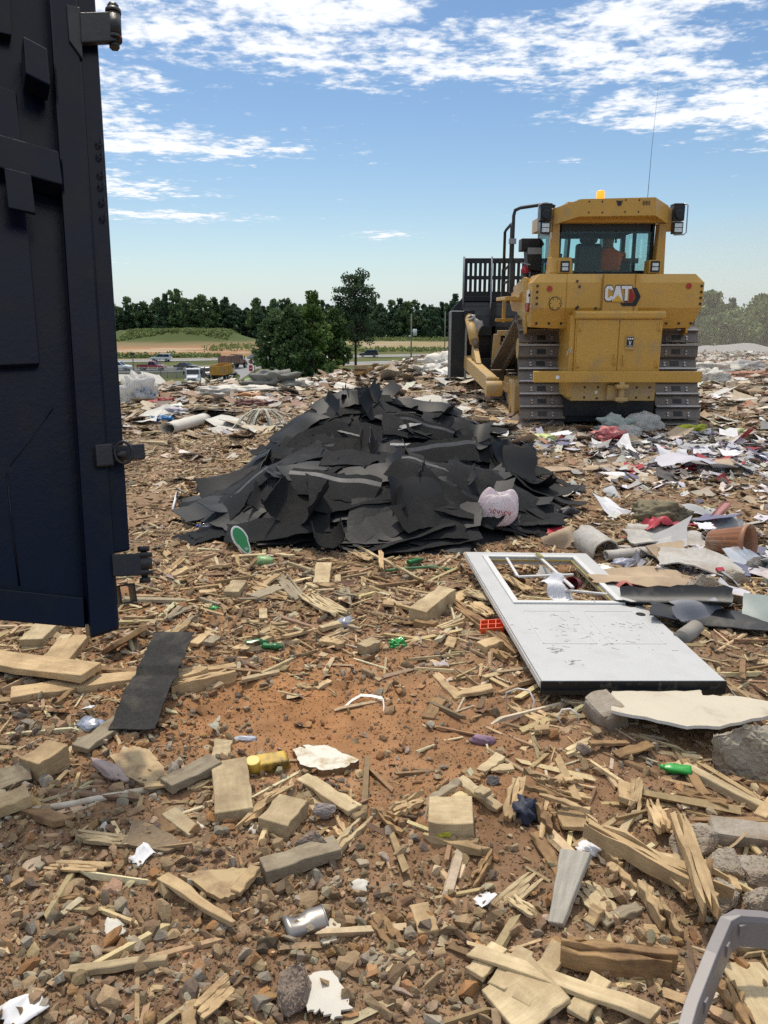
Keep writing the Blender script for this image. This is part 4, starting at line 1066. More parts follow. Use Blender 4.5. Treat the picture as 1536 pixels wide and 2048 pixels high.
    big(995, 935, .72, .32, lambda u, v: -.10 * (u / .4) ** 2 + .05 * np.sin(7 * v), R(-12), R(35), .08, 'bulging roofing sheet on the right flank', 5)
    big(1062, 962, .50, .22, lambda u, v: .06 * np.sin(9 * u + 1), R(14), R(12), .05, 'wavy shingle tail at the right tip of the pile', 6, m=shingle_m)
    big(1030, 925, .52, .30, None, R(8), R(38), .06, 'curled dark sheet beside the right tip of the pile', 7, arc(.26))
    big(1060, 1046, .56, .30, lambda u, v: .01 * np.sin(7 * u), R(-6), R(4), .03, 'flat grey shingle lying right of the carrier bag', 8, m=shingle_m)
    big(655, 1098, .36, .22, None, R(12), R(20), .07, 'folded shingle flap lying in front of the pile', 9, arc(.11), shingle_m)
    over(735, 985, 0.95, 0.45, R(8), 0.1, 'wide sagging black sheet in the middle of the near face')
    over(860, 940, 1.1, 0.3, R(-12), 0.04, 'long shingle with a pale strip across the middle of the pile')
    over(640, 905, 0.8, 0.34, R(-22), 0.06, 'broad bent shingle on the upper left shoulder')
    over(900, 1020, 0.46, 0.36, R(-18), 0.03, 'square shingle tab beside the carrier bag')
    over(560, 1075, 0.8, 0.28, R(4), 0.04, 'ragged shingle strip behind the green shoe')
    over(985, 870, 0.75, 0.28, R(-36), 0.1, 'dark folded sheet sliding down the right shoulder')
    def strip(px, py, w, h, yaw, lift, label, name='flashing_strip', m=None):
        p = hit(px, py); n = normal_at(p.x, p.y); V, F = sheet(w, h, 13, 2, .005, lambda u, v: .02 * np.sin(5 * u), .004, 3)
        o = link(name, npmesh(name, V, F, m or strip_m, smooth=True)); o.matrix_world = frame_on(p + n * lift, n, yaw); tag(o, label, 'strip')
    strip(815, 868, .30, .05, R(32), .10, 'pale grey adhesive strip high on the pile, slanting up', m=mat('pale_strip', (.34, .34, .34), .6, var=.4, vscale=30))
    strip(812, 911, .34, .035, R(6), .12, 'pale grey adhesive strip lying level on the middle of the pile', m=MATS['pale_strip'])
    strip(700, 885, .26, .022, R(-30), .10, 'thin grey strip slanting down on the upper left of the pile')
    strip(965, 832, .75, .05, R(-33), .10, 'pale wood lath lying on the right of the crest', 'wood_lath', mat('pale_lath', (.62, .50, .32), .8, var=.3, vscale=20))
build_pile()

# ------------------------------------------------------------------ timber pieces one can pick out
def wood(name, c1, c2, rough=.75, rnd=.16, **k): return mat(name, c1, rough, col2=c2, vscale=3.2, stretch=(2.2, 26, 26), bump=.35, bscale=7, rnd=rnd, spec=.25, **k)
pine = wood('fresh_pine', (.67, .495, .275), (.48, .325, .17), dirt=(.36, .245, .13), dscale=7, damt=.65)
pale = wood('pale_timber', (.67, .54, .335), (.49, .375, .21), dirt=(.37, .27, .155), dscale=7, damt=.65)
brownw = wood('brown_timber', (.40, .255, .12), (.25, .15, .075), dirt=(.16, .09, .05), dscale=8, damt=.5)
greyw = wood('weathered_timber', (.40, .33, .225), (.255, .205, .14), dirt=(.20, .15, .10), dscale=10, damt=.4)
silver = wood('silver_timber', (.44, .41, .345), (.30, .275, .23))
WM = [pine, pale, brownw, greyw]
def plank_mesh(L_, w, t, seed, split=0.0, m=pine, taper=0.0, twist=0.0, cup=0.0, slant=0.0):
    """board along x; split > 0 breaks it into slivers with ragged ends of that length"""
    rng = np.random.default_rng(seed); V, F = [], []
    n = 1 if split <= 0 else max(3, int(w / .018)); nx = 6
    for k in range(n):
        y0, y1 = -w / 2 + w * k / n, -w / 2 + w * (k + 1) / n
        if n > 1: y0 += rng.uniform(-.15, .15) * w / n * (k > 0)
        e0 = -L_ / 2 + (rng.random() ** 1.5 * split if split else 0); e1 = L_ / 2 - (rng.random() ** 1.5 * split if split else 0)
        dz = rng.uniform(-.16, .16) * t if n > 1 else 0
        b = len(V)
        for i in range(nx + 1):
            f = i / nx; x = e0 + (e1 - e0) * f
            q = 1 - taper * f
            if n > 1 and i in (0, nx): q *= rng.uniform(.25, .8)
            bend = twist * math.sin(2.2 * f + seed) * t + cup * (f - .5) ** 2
            jt = rng.normal(size=4) * (.0020 if n == 1 else .003)
            c0, c1 = (y0 + y1) / 2 * (1 - taper * f), (y1 - y0) / 2 * q
            sl0 = slant * (c0 / w) if i in (0, nx) else 0
            for (yy, zz), jj in zip(((-1, -1), (1, -1), (1, 1), (-1, 1)), jt):
                V.append((x + (slant * yy * .5 if i in (0, nx) and n == 1 else sl0), c0 + c1 * yy + jj, zz * t / 2 * (1 if n == 1 else rng.uniform(.75, 1.05)) + dz + bend + jj))
        F.append((b, b + 1, b + 2, b + 3)); F.append((b + nx * 4 + 3, b + nx * 4 + 2, b + nx * 4 + 1, b + nx * 4))
        for i in range(nx):
            a = b + i * 4
            for c in range(4):
                d = (c + 1) % 4; F.append((a + c, a + 4 + c, a + 4 + d, a + d))
    me = npmesh('plank', np.array(V), F, m)
    import bmesh
    bm = bmesh.new(); bm.from_mesh(me); bmesh.ops.recalc_face_normals(bm, faces=bm.faces)
    ed = [e for e in bm.edges if len(e.link_faces) == 2 and e.calc_face_angle(0) > .7]
    bmesh.ops.bevel(bm, geom=ed, offset=min(.0025, t * .12), segments=1, affect='EDGES', clamp_overlap=True)
    bm.to_mesh(me); bm.free(); return me
_seed = [100]
def plank(x0, y0, x1, y1, w, t, label, m=pine, l0=0.0, l1=0.0, roll=0.0, split=0.0, name='plank', cat='wood piece', **k):
    """board whose centre line runs between two pixels, lying on the rubble (l0, l1: how far each end is propped up)"""
    _seed[0] += 1
    p0 = hit(x0, y0, t * .45 + l0 + .006); p1 = hit(x1, y1, t * .45 + l1 + .006)
    d = p1 - p0; L_ = d.length
    o = link(name, plank_mesh(L_, w, t, _seed[0], split, m, **k)); d.normalize()
    u = Vector((0, 0, 1)); s = u.cross(d).normalized(); u = d.cross(s)
    M = Matrix(((d.x, s.x, u.x, 0), (d.y, s.y, u.y, 0), (d.z, s.z, u.z, 0), (0, 0, 0, 1))) @ Matrix.Rotation(roll, 4, 'X')
    M.translation = (p0 + p1) / 2; o.matrix_world = M
    return tag(o, label, cat)
# left foreground
plank(-70, 1312, 183, 1346, .155, .036, 'long flat board at the left edge, lying across a second board', pine, .05, .06)
plank(22, 1392, 300, 1352, .115, .036, 'board with a cleanly cut near end under the long flat board at left', pine, .0, .0)
plank(250, 1370, 470, 1330, .085, .03, 'board running under the dark shingle strip', pine, .0, .0, split=.06)
plank(300, 1388, 472, 1342, .085, .07, 'split beam with a thick rounded end, right of the shingle strip', pine, .0, .01, split=.16)
plank(270, 1335, 376, 1242, .055, .02, 'long splinter leaning out behind the shingle strip', pine, .0, .05, split=.18)
plank(108, 1330, 152, 1278, .145, .05, 'short wide block behind the long flat board', pine, .0, .0)
plank(62, 1288, 100, 1250, .13, .05, 'pale block close under the container gate', pale, .0, .0)
plank(198, 1340, 330, 1352, .04, .03, 'thin dark-edged lath left of the shingle strip', brownw)
plank(215, 1300, 282, 1262, .12, .03, 'tilted dirty board end under the gate foot', brownw, .03, .05, roll=R(-35))
plank(60, 1545, 120, 1505, .105, .09, 'square cut timber end on the brown gravel at left', pine, .0, .0)
plank(-40, 1625, 58, 1590, .10, .04, 'board end with an orange painted tip at the left edge', pine, .02, .03, name='painted_board')
plank(-30, 1572, 62, 1540, .09, .02, 'thin board tilted up at the left edge of the gravel', greyw, .01, .04, roll=R(25))
plank(160, 1500, 258, 1432, .085, .03, 'grey board end sticking out from under the shingle strip', greyw, .0, .0)
plank(332, 1572, 432, 1524, .085, .036, 'weathered board propped on a pale one', greyw, .03, .04)
plank(372, 1580, 428, 1556, .075, .03, 'pale split board beneath the weathered board', pale, .0, .0, split=.03)
plank(458, 1528, 470, 1632, .135, .045, 'clean flat board standing out on the gravel, lower left of centre', pale, .025, .02)
plank(440, 1522, 447, 1482, .075, .02, 'small tan board behind the clean flat board', pale, .0, .03, roll=R(8))
plank(545, 1660, 588, 1612, .115, .065, 'thick board block sprinkled with dirt', pale, .0, .0)
plank(440, 1690, 573, 1562, .035, .016, 'long thin splinter crossing beside the dirt sprinkled block', pine, .01, .05, split=.2)
plank(528, 1602, 590, 1565, .03, .016, 'short splinter next to the long thin one', pine, .03, .05, split=.1)
plank(604, 1556, 708, 1622, .055, .022, 'flat lath sloping down to the right beside the big grey rock', pale, .03, .02)
plank(618, 1562, 722, 1616, .065, .014, 'pointed sliver behind the flat lath', pale, .02, .02, taper=.85)
plank(610, 1580, 640, 1622, .06, .014, 'short slat under the flat lath', pale)
plank(665, 1640, 705, 1700, .04, .02, 'torn splinter below the flat lath', pine, .0, .0, split=.08)
plank(525, 1742, 675, 1694, .075, .045, 'weathered square timber lying on the stones', greyw, .01, .02)
plank(320, 1620, 340, 1668, .055, .02, 'small dark-sided offcut by the white pipe', brownw, .0, .0)
plank(338, 1628, 392, 1672, .055, .028, 'small pale offcut beside the dark-sided one', pale, .0, .0)
plank(325, 1755, 468, 1850, .048, .014, 'long tapered slat across the lower gravel', pine, .03, .03, taper=.55)
plank(470, 1786, 512, 1738, .04, .02, 'tan batten on the half buried board', pine, .02, .03)
plank(300, 1775, 345, 1722, .03, .012, 'brown stick among the stones left of the tapered slat', brownw)
plank(60, 1810, 210, 1786, .02, .01, 'long brown twig on the lower left gravel', brownw, .01, .01, split=.1)
plank(365, 1960, 440, 1985, .02, .012, 'thin twig near the bottom edge', brownw, .01, .01)
plank(375, 2060, 385, 2005, .035, .02, 'pale stick end cut by the bottom edge of the photo', pine)
# centre
plank(642, 1170, 648, 1130, .105, .04, 'pale upright-looking block in front of the pile', pale, .0, .02)
plank(835, 1235, 895, 1190, .12, .10, 'thick square post end near the door', pale, .0, .02, name='post_end')
plank(832, 1245, 872, 1252, .07, .04, 'ribbed end of a small board below the thick post', brownw)
plank(890, 1195, 1045, 1312, .075, .035, 'brown board running under the left edge of the white door', brownw, .0, .0, split=.05)
plank(965, 1290, 1032, 1330, .055, .03, 'reddish splintered board beside the orange plastic', brownw, .0, .0, split=.12)
plank(940, 1205, 985, 1232, .09, .012, 'curled bark-coloured slab against the door edge', pine, .03, .03, split=.05)
plank(930, 1180, 982, 1200, .09, .012, 'pale broken plywood piece against the door edge', pale, .04, .03, split=.05)
plank(962, 1298, 998, 1286, .08, .05, 'small square block below the orange plastic', pine)
plank(722, 1300, 752, 1288, .075, .055, 'cube of pale wood in the middle of the clearing', pale)
plank(635, 1282, 690, 1290, .07, .03, 'tan offcut left of the pale cube', pine, split=.02)
plank(640, 1258, 705, 1242, .05, .025, 'pale batten behind the tan offcut', pale)
plank(462, 1190, 480, 1168, .10, .05, 'small block near the green shoe', pale)
plank(505, 1196, 560, 1176, .10, .03, 'dull flat plank end left of centre', greyw)
plank(500, 1170, 590, 1202, .09, .02, 'broad broken board lying flat left of centre', pine, split=.08)
plank(560, 1150, 600, 1200, .10, .015, 'ragged fibreboard scrap left of the upright-looking block', greyw, .0, .02, split=.06)
plank(610, 1190, 690, 1232, .13, .014, 'curling torn panel in the middle', pale, .02, .03, split=.10, cup=.05)
plank(712, 1092, 845, 1160, .025, .016, 'long pale splinter right of the folded shingle', pale, .03, .02, split=.15)
plank(760, 1095, 765, 1140, .03, .012, 'upright splinter crossing the long pale one', pine, .0, .06, split=.06)
plank(700, 1100, 745, 1120, .08, .012, 'torn bark sheet in front of the pile', pine, .02, .03, split=.1)
plank(590, 1372, 632, 1376, .04, .016, 'bent stick on the bare clay', pine, split=.03)
plank(632, 1378, 660, 1362, .035, .016, 'short tan stick at the end of the bent stick', pine)
plank(705, 1372, 735, 1342, .03, .012, 'orange-brown sliver on the bare clay', brownw, split=.04)
plank(912, 1390, 985, 1376, .06, .022, 'bent tan lath left of the white wire loop', pine, .0, .02)
plank(870, 1350, 920, 1398, .05, .02, 'pair of tan boards beside the bent lath', pine, .0, .0)
plank(855, 1440, 880, 1402, .06, .03, 'knotty block on the clay below the bent lath', brownw)
plank(1012, 1410, 1090, 1448, .045, .025, 'splintered stake in front of the wire loop', pine, .01, .0, split=.1)
plank(1120, 1450, 1200, 1478, .035, .02, 'thin stake in front of the right wire loop', pine, .0, .0, split=.1)
plank(1232, 1512, 1302, 1490, .05, .012, 'neat flat tan slat under the torn plaster board', brownw, .01, .02)
plank(1045, 1502, 1068, 1480, .03, .012, 'small leaf-shaped chip right of the purple foam', pine, taper=.6)
# right foreground
plank(858, 1640, 946, 1640, .155, .075, 'square block with yellow paint on its corner', pale, .0, .0, name='painted_block')
plank(752, 1618, 822, 1672, .05, .02, 'splintered batten left of the painted block', brownw, .02, .0, split=.12)
plank(775, 1622, 855, 1580, .03, .018, 'thin split stick rising towards the right', pine, .01, .04, split=.12)
plank(782, 1632, 850, 1604, .03, .018, 'lower thin split stick left of the painted block', pine, .01, .03, split=.1)
plank(862, 1602, 920, 1562, .035, .016, 'grey lath leaning behind the painted block', greyw, .01, .05)
plank(918, 1558, 1000, 1620, .045, .022, 'pale lath sloping behind the painted block', pale, .04, .0)
plank(955, 1580, 975, 1590, .05, .02, 'small pale tile of wood on the sloping lath', pale, .05, .05)
plank(962, 1545, 1002, 1512, .045, .014, 'greenish-white slat lying in the rubble', pale, .01, .03)
plank(980, 1540, 1026, 1536, .04, .014, 'second greenish-white slat beside the first', pale, .01, .01)
plank(920, 1545, 975, 1562, .055, .025, 'brownish split board left of the white slats', brownw, .0, .0, split=.04)
plank(1018, 1640, 1040, 1552, .05, .03, 'upright-looking stake with a broken foot', pine, .0, .05, split=.03)
plank(1045, 1545, 1130, 1572, .045, .022, 'flat split batten at the top of the stick tangle', pine, .05, .03, split=.12)
plank(1128, 1562, 1165, 1560, .03, .015, 'short pale stick at the end of the split batten', pine, .03, .03)
plank(1048, 1568, 1160, 1610, .028, .016, 'brown stick crossing the tangle', brownw, .06, .04, split=.1)
plank(1078, 1590, 1180, 1622, .02, .012, 'thin stick crossing lower in the tangle', pine, .05, .05)
plank(1082, 1612, 1112, 1668, .055, .05, 'dark-ended split chunk in the tangle', brownw, .02, .0, split=.06)
plank(1098, 1580, 1082, 1680, .016, .01, 'thin upright sliver in the tangle', pine, .05, .02)
plank(1130, 1600, 1150, 1660, .09, .012, 'flat tan panel piece behind the tangle', pine, .0, .02)
plank(1070, 1665, 1125, 1760, .04, .016, 'dark flat stave pointing down left of the silver shim', brownw, .01, .0)
plank(842, 1665, 985, 1706, .05, .028, 'long split batten with a torn right end', pine, .0, .02, split=.1)
plank(985, 1700, 940, 1775, .03, .018, 'bent brown splinter hanging from the long batten', brownw, .02, .0, split=.06)
plank(1152, 1706, 1112, 1850, .10, .022, 'silver grey wedge-shaped shim', silver, .09, .0, taper=.55, roll=R(14), name='wood_shim')
plank(1132, 1635, 1470, 1806, .062, .05, 'long split beam running right to the concrete lumps', pine, .05, .03, split=.2)
plank(1355, 1628, 1428, 1840, .055, .035, 'tall stake crossing over the long split beam', pine, .04, .13, split=.05)
plank(1385, 1860, 1412, 1692, .06, .03, 'broken brown stake standing beside the tall stake', brownw, .0, .12, split=.12)
plank(1195, 1700, 1285, 1790, .06, .045, 'bundle of splinters below the long split beam', pine, .02, .0, split=.12)
plank(1285, 1765, 1352, 1880, .055, .045, 'second bundle of splinters, lower right', pine, .03, .0, split=.14)
plank(1160, 1762, 1228, 1850, .08, .016, 'tan panel offcut right of the silver shim', pale, .0, .02, split=.04)
plank(1180, 1850, 1198, 1815, .035, .025, 'short tan peg below the panel offcut', pine, .0, .04)
plank(1205, 1848, 1278, 1815, .035, .02, 'dull slat beside the short peg', greyw, .01, .02)
plank(1115, 1900, 1362, 1926, .062, .06, 'round split log lying level at lower right', brownw, .03, .02, split=.05, name='split_log')
plank(1300, 1600, 1330, 1665, .05, .03, 'pale stake with a broken foot left of the tall stake', pine, .0, .03, split=.03)
plank(1268, 1625, 1276, 1555, .042, .025, 'small upright stake right of the stick tangle', pine, .0, .05, split=.02)
plank(1368, 1520, 1408, 1592, .04, .008, 'brown flat stave by the green bottle', brownw, .02, .0)
plank(838, 1815, 858, 1872, .06, .03, 'small pale rectangular offcut on the brown soil', pine, .0, .0)
plank(735, 1820, 805, 1905, .055, .024, 'broken slat with a frayed end, bottom centre', brownw, .02, .0, split=.06)
plank(740, 1955, 778, 1905, .05, .02, 'short dull board under the frayed slat', greyw, split=.03)
plank(1000, 2030, 1100, 1958, .16, .022, 'wide pale board under the slatted lath piece', pale, .0, .03)
plank(1480, 1930, 1560, 2060, .12, .02, 'pale board with knots at the bottom right corner', pale, .0, .0)
plank(1440, 1950, 1500, 2070, .05, .03, 'splintered brown stake inside the plastic bin rim', brownw, .02, .0, split=.1)
plank(1520, 1640, 1570, 1560, .045, .03, 'tan stick end at the right edge', pine, .0, .03, taper=.5)
plank(1405, 1820, 1330, 1745, .04, .02, 'thin split lath behind the tall stake', pine, .02, .06, split=.1)
plank(1250, 1860, 1350, 1905, .10, .012, 'torn plywood scrap above the split log', pine, .0, .0, split=.06)
# slatted lath piece: one rail with four cross slats
def lath_panel():
    p0, p1 = hit(945, 1902, .05), hit(1312, 2030, .05); d = p1 - p0; L_ = d.length; d.normalize(); u = Vector((0, 0, 1)); s = u.cross(d).normalized(); u = d.cross(s)
    root = empty('lath_panel'); root.matrix_world = Matrix(((d.x, s.x, u.x, p0.x), (d.y, s.y, u.y, p0.y), (d.z, s.z, u.z, p0.z), (0, 0, 0, 1)))
    tag(root, 'pale lath nailed across short slats, lower right', 'lath panel')
    o = link('rail', plank_mesh(L_, .048, .014, 1, m=pale, slant=.02), root, (L_ / 2, 0, 0))
    for k, (f, ln) in enumerate(((.045, .13), (.19, .16), (.35, .24), (.62, .15))):
        o = link('slat', plank_mesh(ln, .055, .016, 20 + k, m=pale), root, (L_ * f + .02, .0 + (.02 if k == 2 else 0), -.0152), (0, 0, R(78)))
lath_panel()
# panels half buried in dirt
def panel(name, pts, t, label, m, lift=.02, cat='board', dome=0.0, jag=.004, nsub=6):
    """flat broken board whose outline passes through the given pixels"""
    P = [hit(x, y, lift if not isinstance(lift, (list, tuple)) else lift[i]) for i, (x, y) in enumerate(pts)]
    c = sum(P, Vector()) / len(P)
    A_ = np.array([(p.x - c.x, p.y - c.y, 1) for p in P]); co_ = np.linalg.lstsq(A_, np.array([p.z - c.z for p in P]), rcond=None)[0]
    P = [Vector((p.x, p.y, c.z + co_[0] * (p.x - c.x) + co_[1] * (p.y - c.y) + co_[2] + .25 * (p.z - c.z - co_[0] * (p.x - c.x) - co_[1] * (p.y - c.y) - co_[2]))) for p in P]; rng = np.random.default_rng(len(label)); ring = []
    for a, b in zip(P, P[1:] + P[:1]):
        for k in range(nsub):
            q = a.lerp(b, k / nsub)
            if k: q += Vector((rng.normal(), rng.normal(), 0)) * jag
            ring.append(q - c)
    n = len(ring); V = list(ring) + [q - Vector((0, 0, t)) for q in ring]; F = [tuple(range(n)), tuple(n + i for i in reversed(range(n)))] + [(n + i, n + (i + 1) % n, (i + 1) % n, i) for i in range(n)]
    nb = n
    mm = m if isinstance(m, list) else [m]; mi = [0] * len(F)
    if len(mm) > 1:
        for k, f in enumerate(F):
            if any(i >= nb for i in f): mi[k] = 1
    b = MB(); b.v = V; b.f = F; b.mi = mi; b.sm = [False] * len(F)
    o = b.build(name, mm, None, 0, (c.x, c.y, c.z)); return tag(o, label, cat)
ply = mat('dirty_plywood', (.50, .37, .20), .85, col2=(.40, .29, .155), vscale=5, dirt=(.26, .16, .09), dscale=11, damt=.5, bump=.2, bscale=30)
panel('plywood_sheet', [(218, 1512), (268, 1492), (300, 1500), (338, 1552), (290, 1572), (250, 1550)], .012, 'dirty plywood sheet half buried in gravel left of the weathered board', ply, .03)
panel('plywood_sheet', [(360, 1752), (425, 1740), (512, 1735), (470, 1790), (440, 1800)], .016, 'half buried board with gravel heaped along its back edge', ply, .035)
panel('plywood_sheet', [(270, 1640), (300, 1650), (380, 1692), (330, 1702), (240, 1690)], .010, 'thin brown panel covered in fine gravel below the white pipe', mat('gravelly_panel', (.30, .215, .13), .9, var=.4, vscale=60, bump=.5, bscale=60), .03)
panel('plywood_sheet', [(575, 1352), (640, 1150), (640, 1150)], .01, '', ply) if False else None

# ------------------------------------------------------------------ half-glazed door
def build_door():
    white = mat('door_white', (.54, .54, .53), .5, var=.06, vscale=3, dirt=(.485, .475, .45), dscale=5, damt=.45, bump=.03, bscale=60)
    rubber = mat('door_sweep', (.012, .012, .013), .5, var=.4, vscale=9, dirt=(.10, .08, .06), dscale=18, damt=.2)
    trim = mat('door_trim', (.74, .73, .70), .4, var=.1); gold = mat('brass_bead', (.55, .45, .17), .35, metal=.4, var=.3, vscale=12)
    scuff = mat('scuff', (.22, .215, .205), .7, var=.5, vscale=30); hole = mat('bore_dark', (.02, .017, .014), .9)
    grv = mat('door_groove', (.56, .56, .55), .45)
    root = empty('half_glazed_door', (.714, 3.325, .135), (-.003, .034, .072))
    tag(root, 'white half-glazed door lying flat, its glass broken out', 'door')
    W = .86; Ly = 2.03; T = .044
    # the slab is a ring round the window opening
    x0, x1, y0, y1 = .135, W - .135, 1.03, 1.90
    b = MB()
    for lo, hi in (((0, 0, -T), (W, y0, 0)), ((0, y1, -T), (W, Ly, 0)), ((0, y0, -T), (x0, y1, 0)), ((x1, y0, -T), (W, y1, 0))): b.box(lo, hi)
    rng = np.random.default_rng(3)
    for cx, cy, n, sx, sy in ((.30, .62, 26, .10, .05), (.16, .35, 30, .03, .03), (.45, .50, 34, .12, .07), (.68, .66, 20, .05, .04), (.2, .2, 18, .025, .015), (.12, 1.2, 14, .01, .06), (.62, .62, 9, .02, .08), (.35, .8, 10, .12, .03), (.5, .3, 14, .2, .08)):
        for _ in range(int(n * .75)):
            px, py = cx + rng.normal() * sx, cy + rng.normal() * sy
            if not (.02 < px < W - .03 and .02 < py < y0 - .02 or px < x0 - .02): continue
            l, w = abs(rng.normal()) * .008 + .002, rng.uniform(.0008, .0022); a = rng.uniform(-.9, .4)
            b.cbox((px, py, .0004 + rng.random() * .0003), (l * 2, w * 2, .0005), (0, 0, a), 1)
    slab = b.build('slab', [white, scuff], root)
    b = MB(); b.box((-.004, -.006, -T - .022), (W + .006, -.0005, -.002)); b.box((.0, -.02, -T - .016), (W - .02, -.0065, -T + .004)); b.build('door_sweep', rubber, root)
    b = MB(); b.box((-.0035, .02, -T + .004), (-.0003, Ly, -.012)); b.box((-.0065, .2, -T + .010), (-.0038, .30, -.008)); b.build('edge_strip', trim, root)
    # window frame, bead, broken muntins
    b = MB(); w_ = .035
    for lo, hi in (((x0 - w_, y0 - w_, .0005), (x1 + w_, y0, .012)), ((x0 - w_, y1, .0005), (x1 + w_, y1 + w_, .012)), ((x0 - w_, y0, .0005), (x0, y1, .012)), ((x1, y0, .0005), (x1 + w_, y1, .012))): b.box(lo, hi)
    fr = b.build('window_frame', trim, root, .003)
    b = MB()
    for lo, hi in (((x1 - .018, y0 + .02, -.02), (x1 - .006, y1, -.008)), ((x0, y1 - .016, -.02), (x1 - .02, y1 - .006, -.008)), ((x0 + .004, y0 + .3, -.02), (x0 + .010, y1 - .02, -.010))): b.box(lo, hi)
    b.build('bead', gold, fr)
    b = MB()
    for xx in (x0 + .13, x0 + .36):
        pass
    b.bar((x0 + .12, y1 - .04, .01), (x0 + .11, 1.50, .0), .018, .012); b.bar((x0 + .11, 1.49, .0), (x1 - .12, 1.50, .015), .018, .012)
    b.bar((x0 + .33, y1 + .01, .03), (x0 + .36, 1.16, .045), .020, .012); b.bar((x0 + .34, 1.24, .0), (x1, 1.20, -.01), .018, .012)
    b.build('muntin', trim, fr, .002)
    b = MB(); b.bar((x0 + .33, y1 - .03, .044), (x0 + .335, y1 - .13, .046), .022, .014); b.build('bead', gold, fr)
    for px, py in ((W - .075, .98), (W - .07, .84)):
        b = MB(); b.cyl((px, py, .0004), (px, py, .0022), .027, 24); b.build('bore_hole', hole, root)
    # embossed panel lines
    b = MB()
    for xa, xb in ((.12, .40), (.47, .76)):
        for lo, hi in (((xa, .42, .0003), (xb, .428, .0018)), ((xa, .88, .0003), (xb, .888, .0018)), ((xa, .42, .0003), (xa + .008, .88, .0018)), ((xb - .008, .42, .0003), (xb, .888, .0018))): b.box(lo, hi)
    b.build('moulding', grv, slab, .001)
build_door()

# ------------------------------------------------------------------ other things lying about
def crumple(name, px, py, size, m, label, cat, seed, lift=0.0, rot=0.0, sub=3, amp=.22, freq=2.2, flat=1.0):
    """a closed crumpled lump: bag, rag, crushed bottle"""
    from mathutils import noise as mn
    V, F = ico(sub); off = Vector((seed * 7.3, seed * 3.1, seed))
    P = []
    for v in V:
        q = Vector(v); r = 1 + amp * mn.noise(q * freq + off) + amp * .5 * abs(mn.noise(q * freq * 2.3 + off)) * -1 + amp * .25 * mn.noise(q * freq * 5 + off)
        P.append((v[0] * r * size[0], v[1] * r * size[1], max(v[2] * r, -.55 * flat) * size[2]))
    o = link(name, npmesh(name, np.array(P), F, m, smooth=True)); p = hit(px, py, lift + size[2] * .5)
    o.location = p; o.rotation_euler = (0, 0, rot); return tag(o, label, cat)
def card(name, px, py, w, h, m, label, cat, yaw=0, tilt=0, roll=0, lift=.02, seed=1, wav=.03, jag=.01, th=.003, curve=None, nx=13, ny=9):
    rng = np.random.default_rng(seed); a, b, c = rng.normal(size=3)
    V, F = sheet(w, h, nx, ny, th, lambda u, v: wav * (a * np.sin(4 * u / w + b) + .7 * c * np.sin(5 * v / h) + .5 * np.sin(7 * (u + v) / w + seed)), jag, seed, curve)
    o = link(name, npmesh(name, V, F, m, smooth=True)); p = hit(px, py, lift); o.location = p; o.rotation_euler = (tilt, roll, yaw)
    return tag(o, label, cat)
plastic_w = mat('white_plastic_film', (.78, .76, .78), .35, var=.08, vscale=4, transl=.45)
paper_w = mat('white_paper', (.78, .77, .78), .6, var=.1, vscale=5)
cardb = mat('cardboard', (.50, .37, .24), .8, var=.2, vscale=4, dirt=(.33, .24, .16), dscale=6)
drywall = mat('plaster_board_face', (.60, .53, .41), .8, var=.1, vscale=3, dirt=(.42, .35, .26), dscale=5, damt=.2)
gyps = mat('plaster_core', (.72, .70, .66), .9, var=.2)
concrete = mat('broken_concrete', (.44, .385, .31), .92, var=.3, vscale=6, bump=.6, bscale=45, dirt=(.30, .215, .14), dscale=6, damt=.7)
redp = mat('red_card', (.48, .035, .055), .5, var=.25, vscale=8); greenp = mat('green_plastic', (.035, .36, .07), .3, var=.3, vscale=9, coat=.3)
blackp = mat('black_sheet', (.022, .023, .025), .5, var=.4, vscale=6, dirt=(.10, .09, .08), dscale=5, damt=.3)
carpet = mat('pale_carpet', (.56, .53, .48), .95, var=.2, vscale=30, bump=.4, bscale=120, dirt=(.38, .33, .27), dscale=4)
greyp = mat('grey_plastic_bin', (.235, .21, .205), .45, var=.12, vscale=5, bump=.05)
dirty_white = mat('dirty_white_panel', (.70, .66, .56), .7, dirt=(.42, .30, .15), dscale=12, damt=.45, bump=.15)
blue = mat('blue_plastic', (.02, .12, .48), .4, var=.3)

def shingle_strip():
    """a granule faced shingle strip draped over the boards"""
    P = [hit(352, 1292, .075), hit(316, 1372, .075), hit(262, 1462, .035)]
    d = (P[2] - P[0]); L_ = d.length; yaw = math.atan2(d.y, d.x)
    V, F = sheet(L_, .20, 25, 7, .006, lambda u, v: .012 * np.sin(14 * u) + .03 * (u < -.05) - .05 * np.maximum(u - .1, 0) * 1.5 + .05 * v * v, .005, 4)
    o = link('shingle_strip', npmesh('shingle_strip', V, F, mat('granule_shingle', (.055, .050, .043), .85, var=.5, vscale=40, bump=.8, bscale=160, dirt=(.11, .09, .07), dscale=7, damt=.35), smooth=True))
    c = (P[0] + P[2]) / 2; o.location = (c.x, c.y, c.z + .035); o.rotation_euler = (0, -math.atan2(d.z, math.hypot(d.x, d.y)), yaw)
    tag(o, 'dark granular shingle strip draped over pale boards, left foreground', 'roof shingle')
shingle_strip()

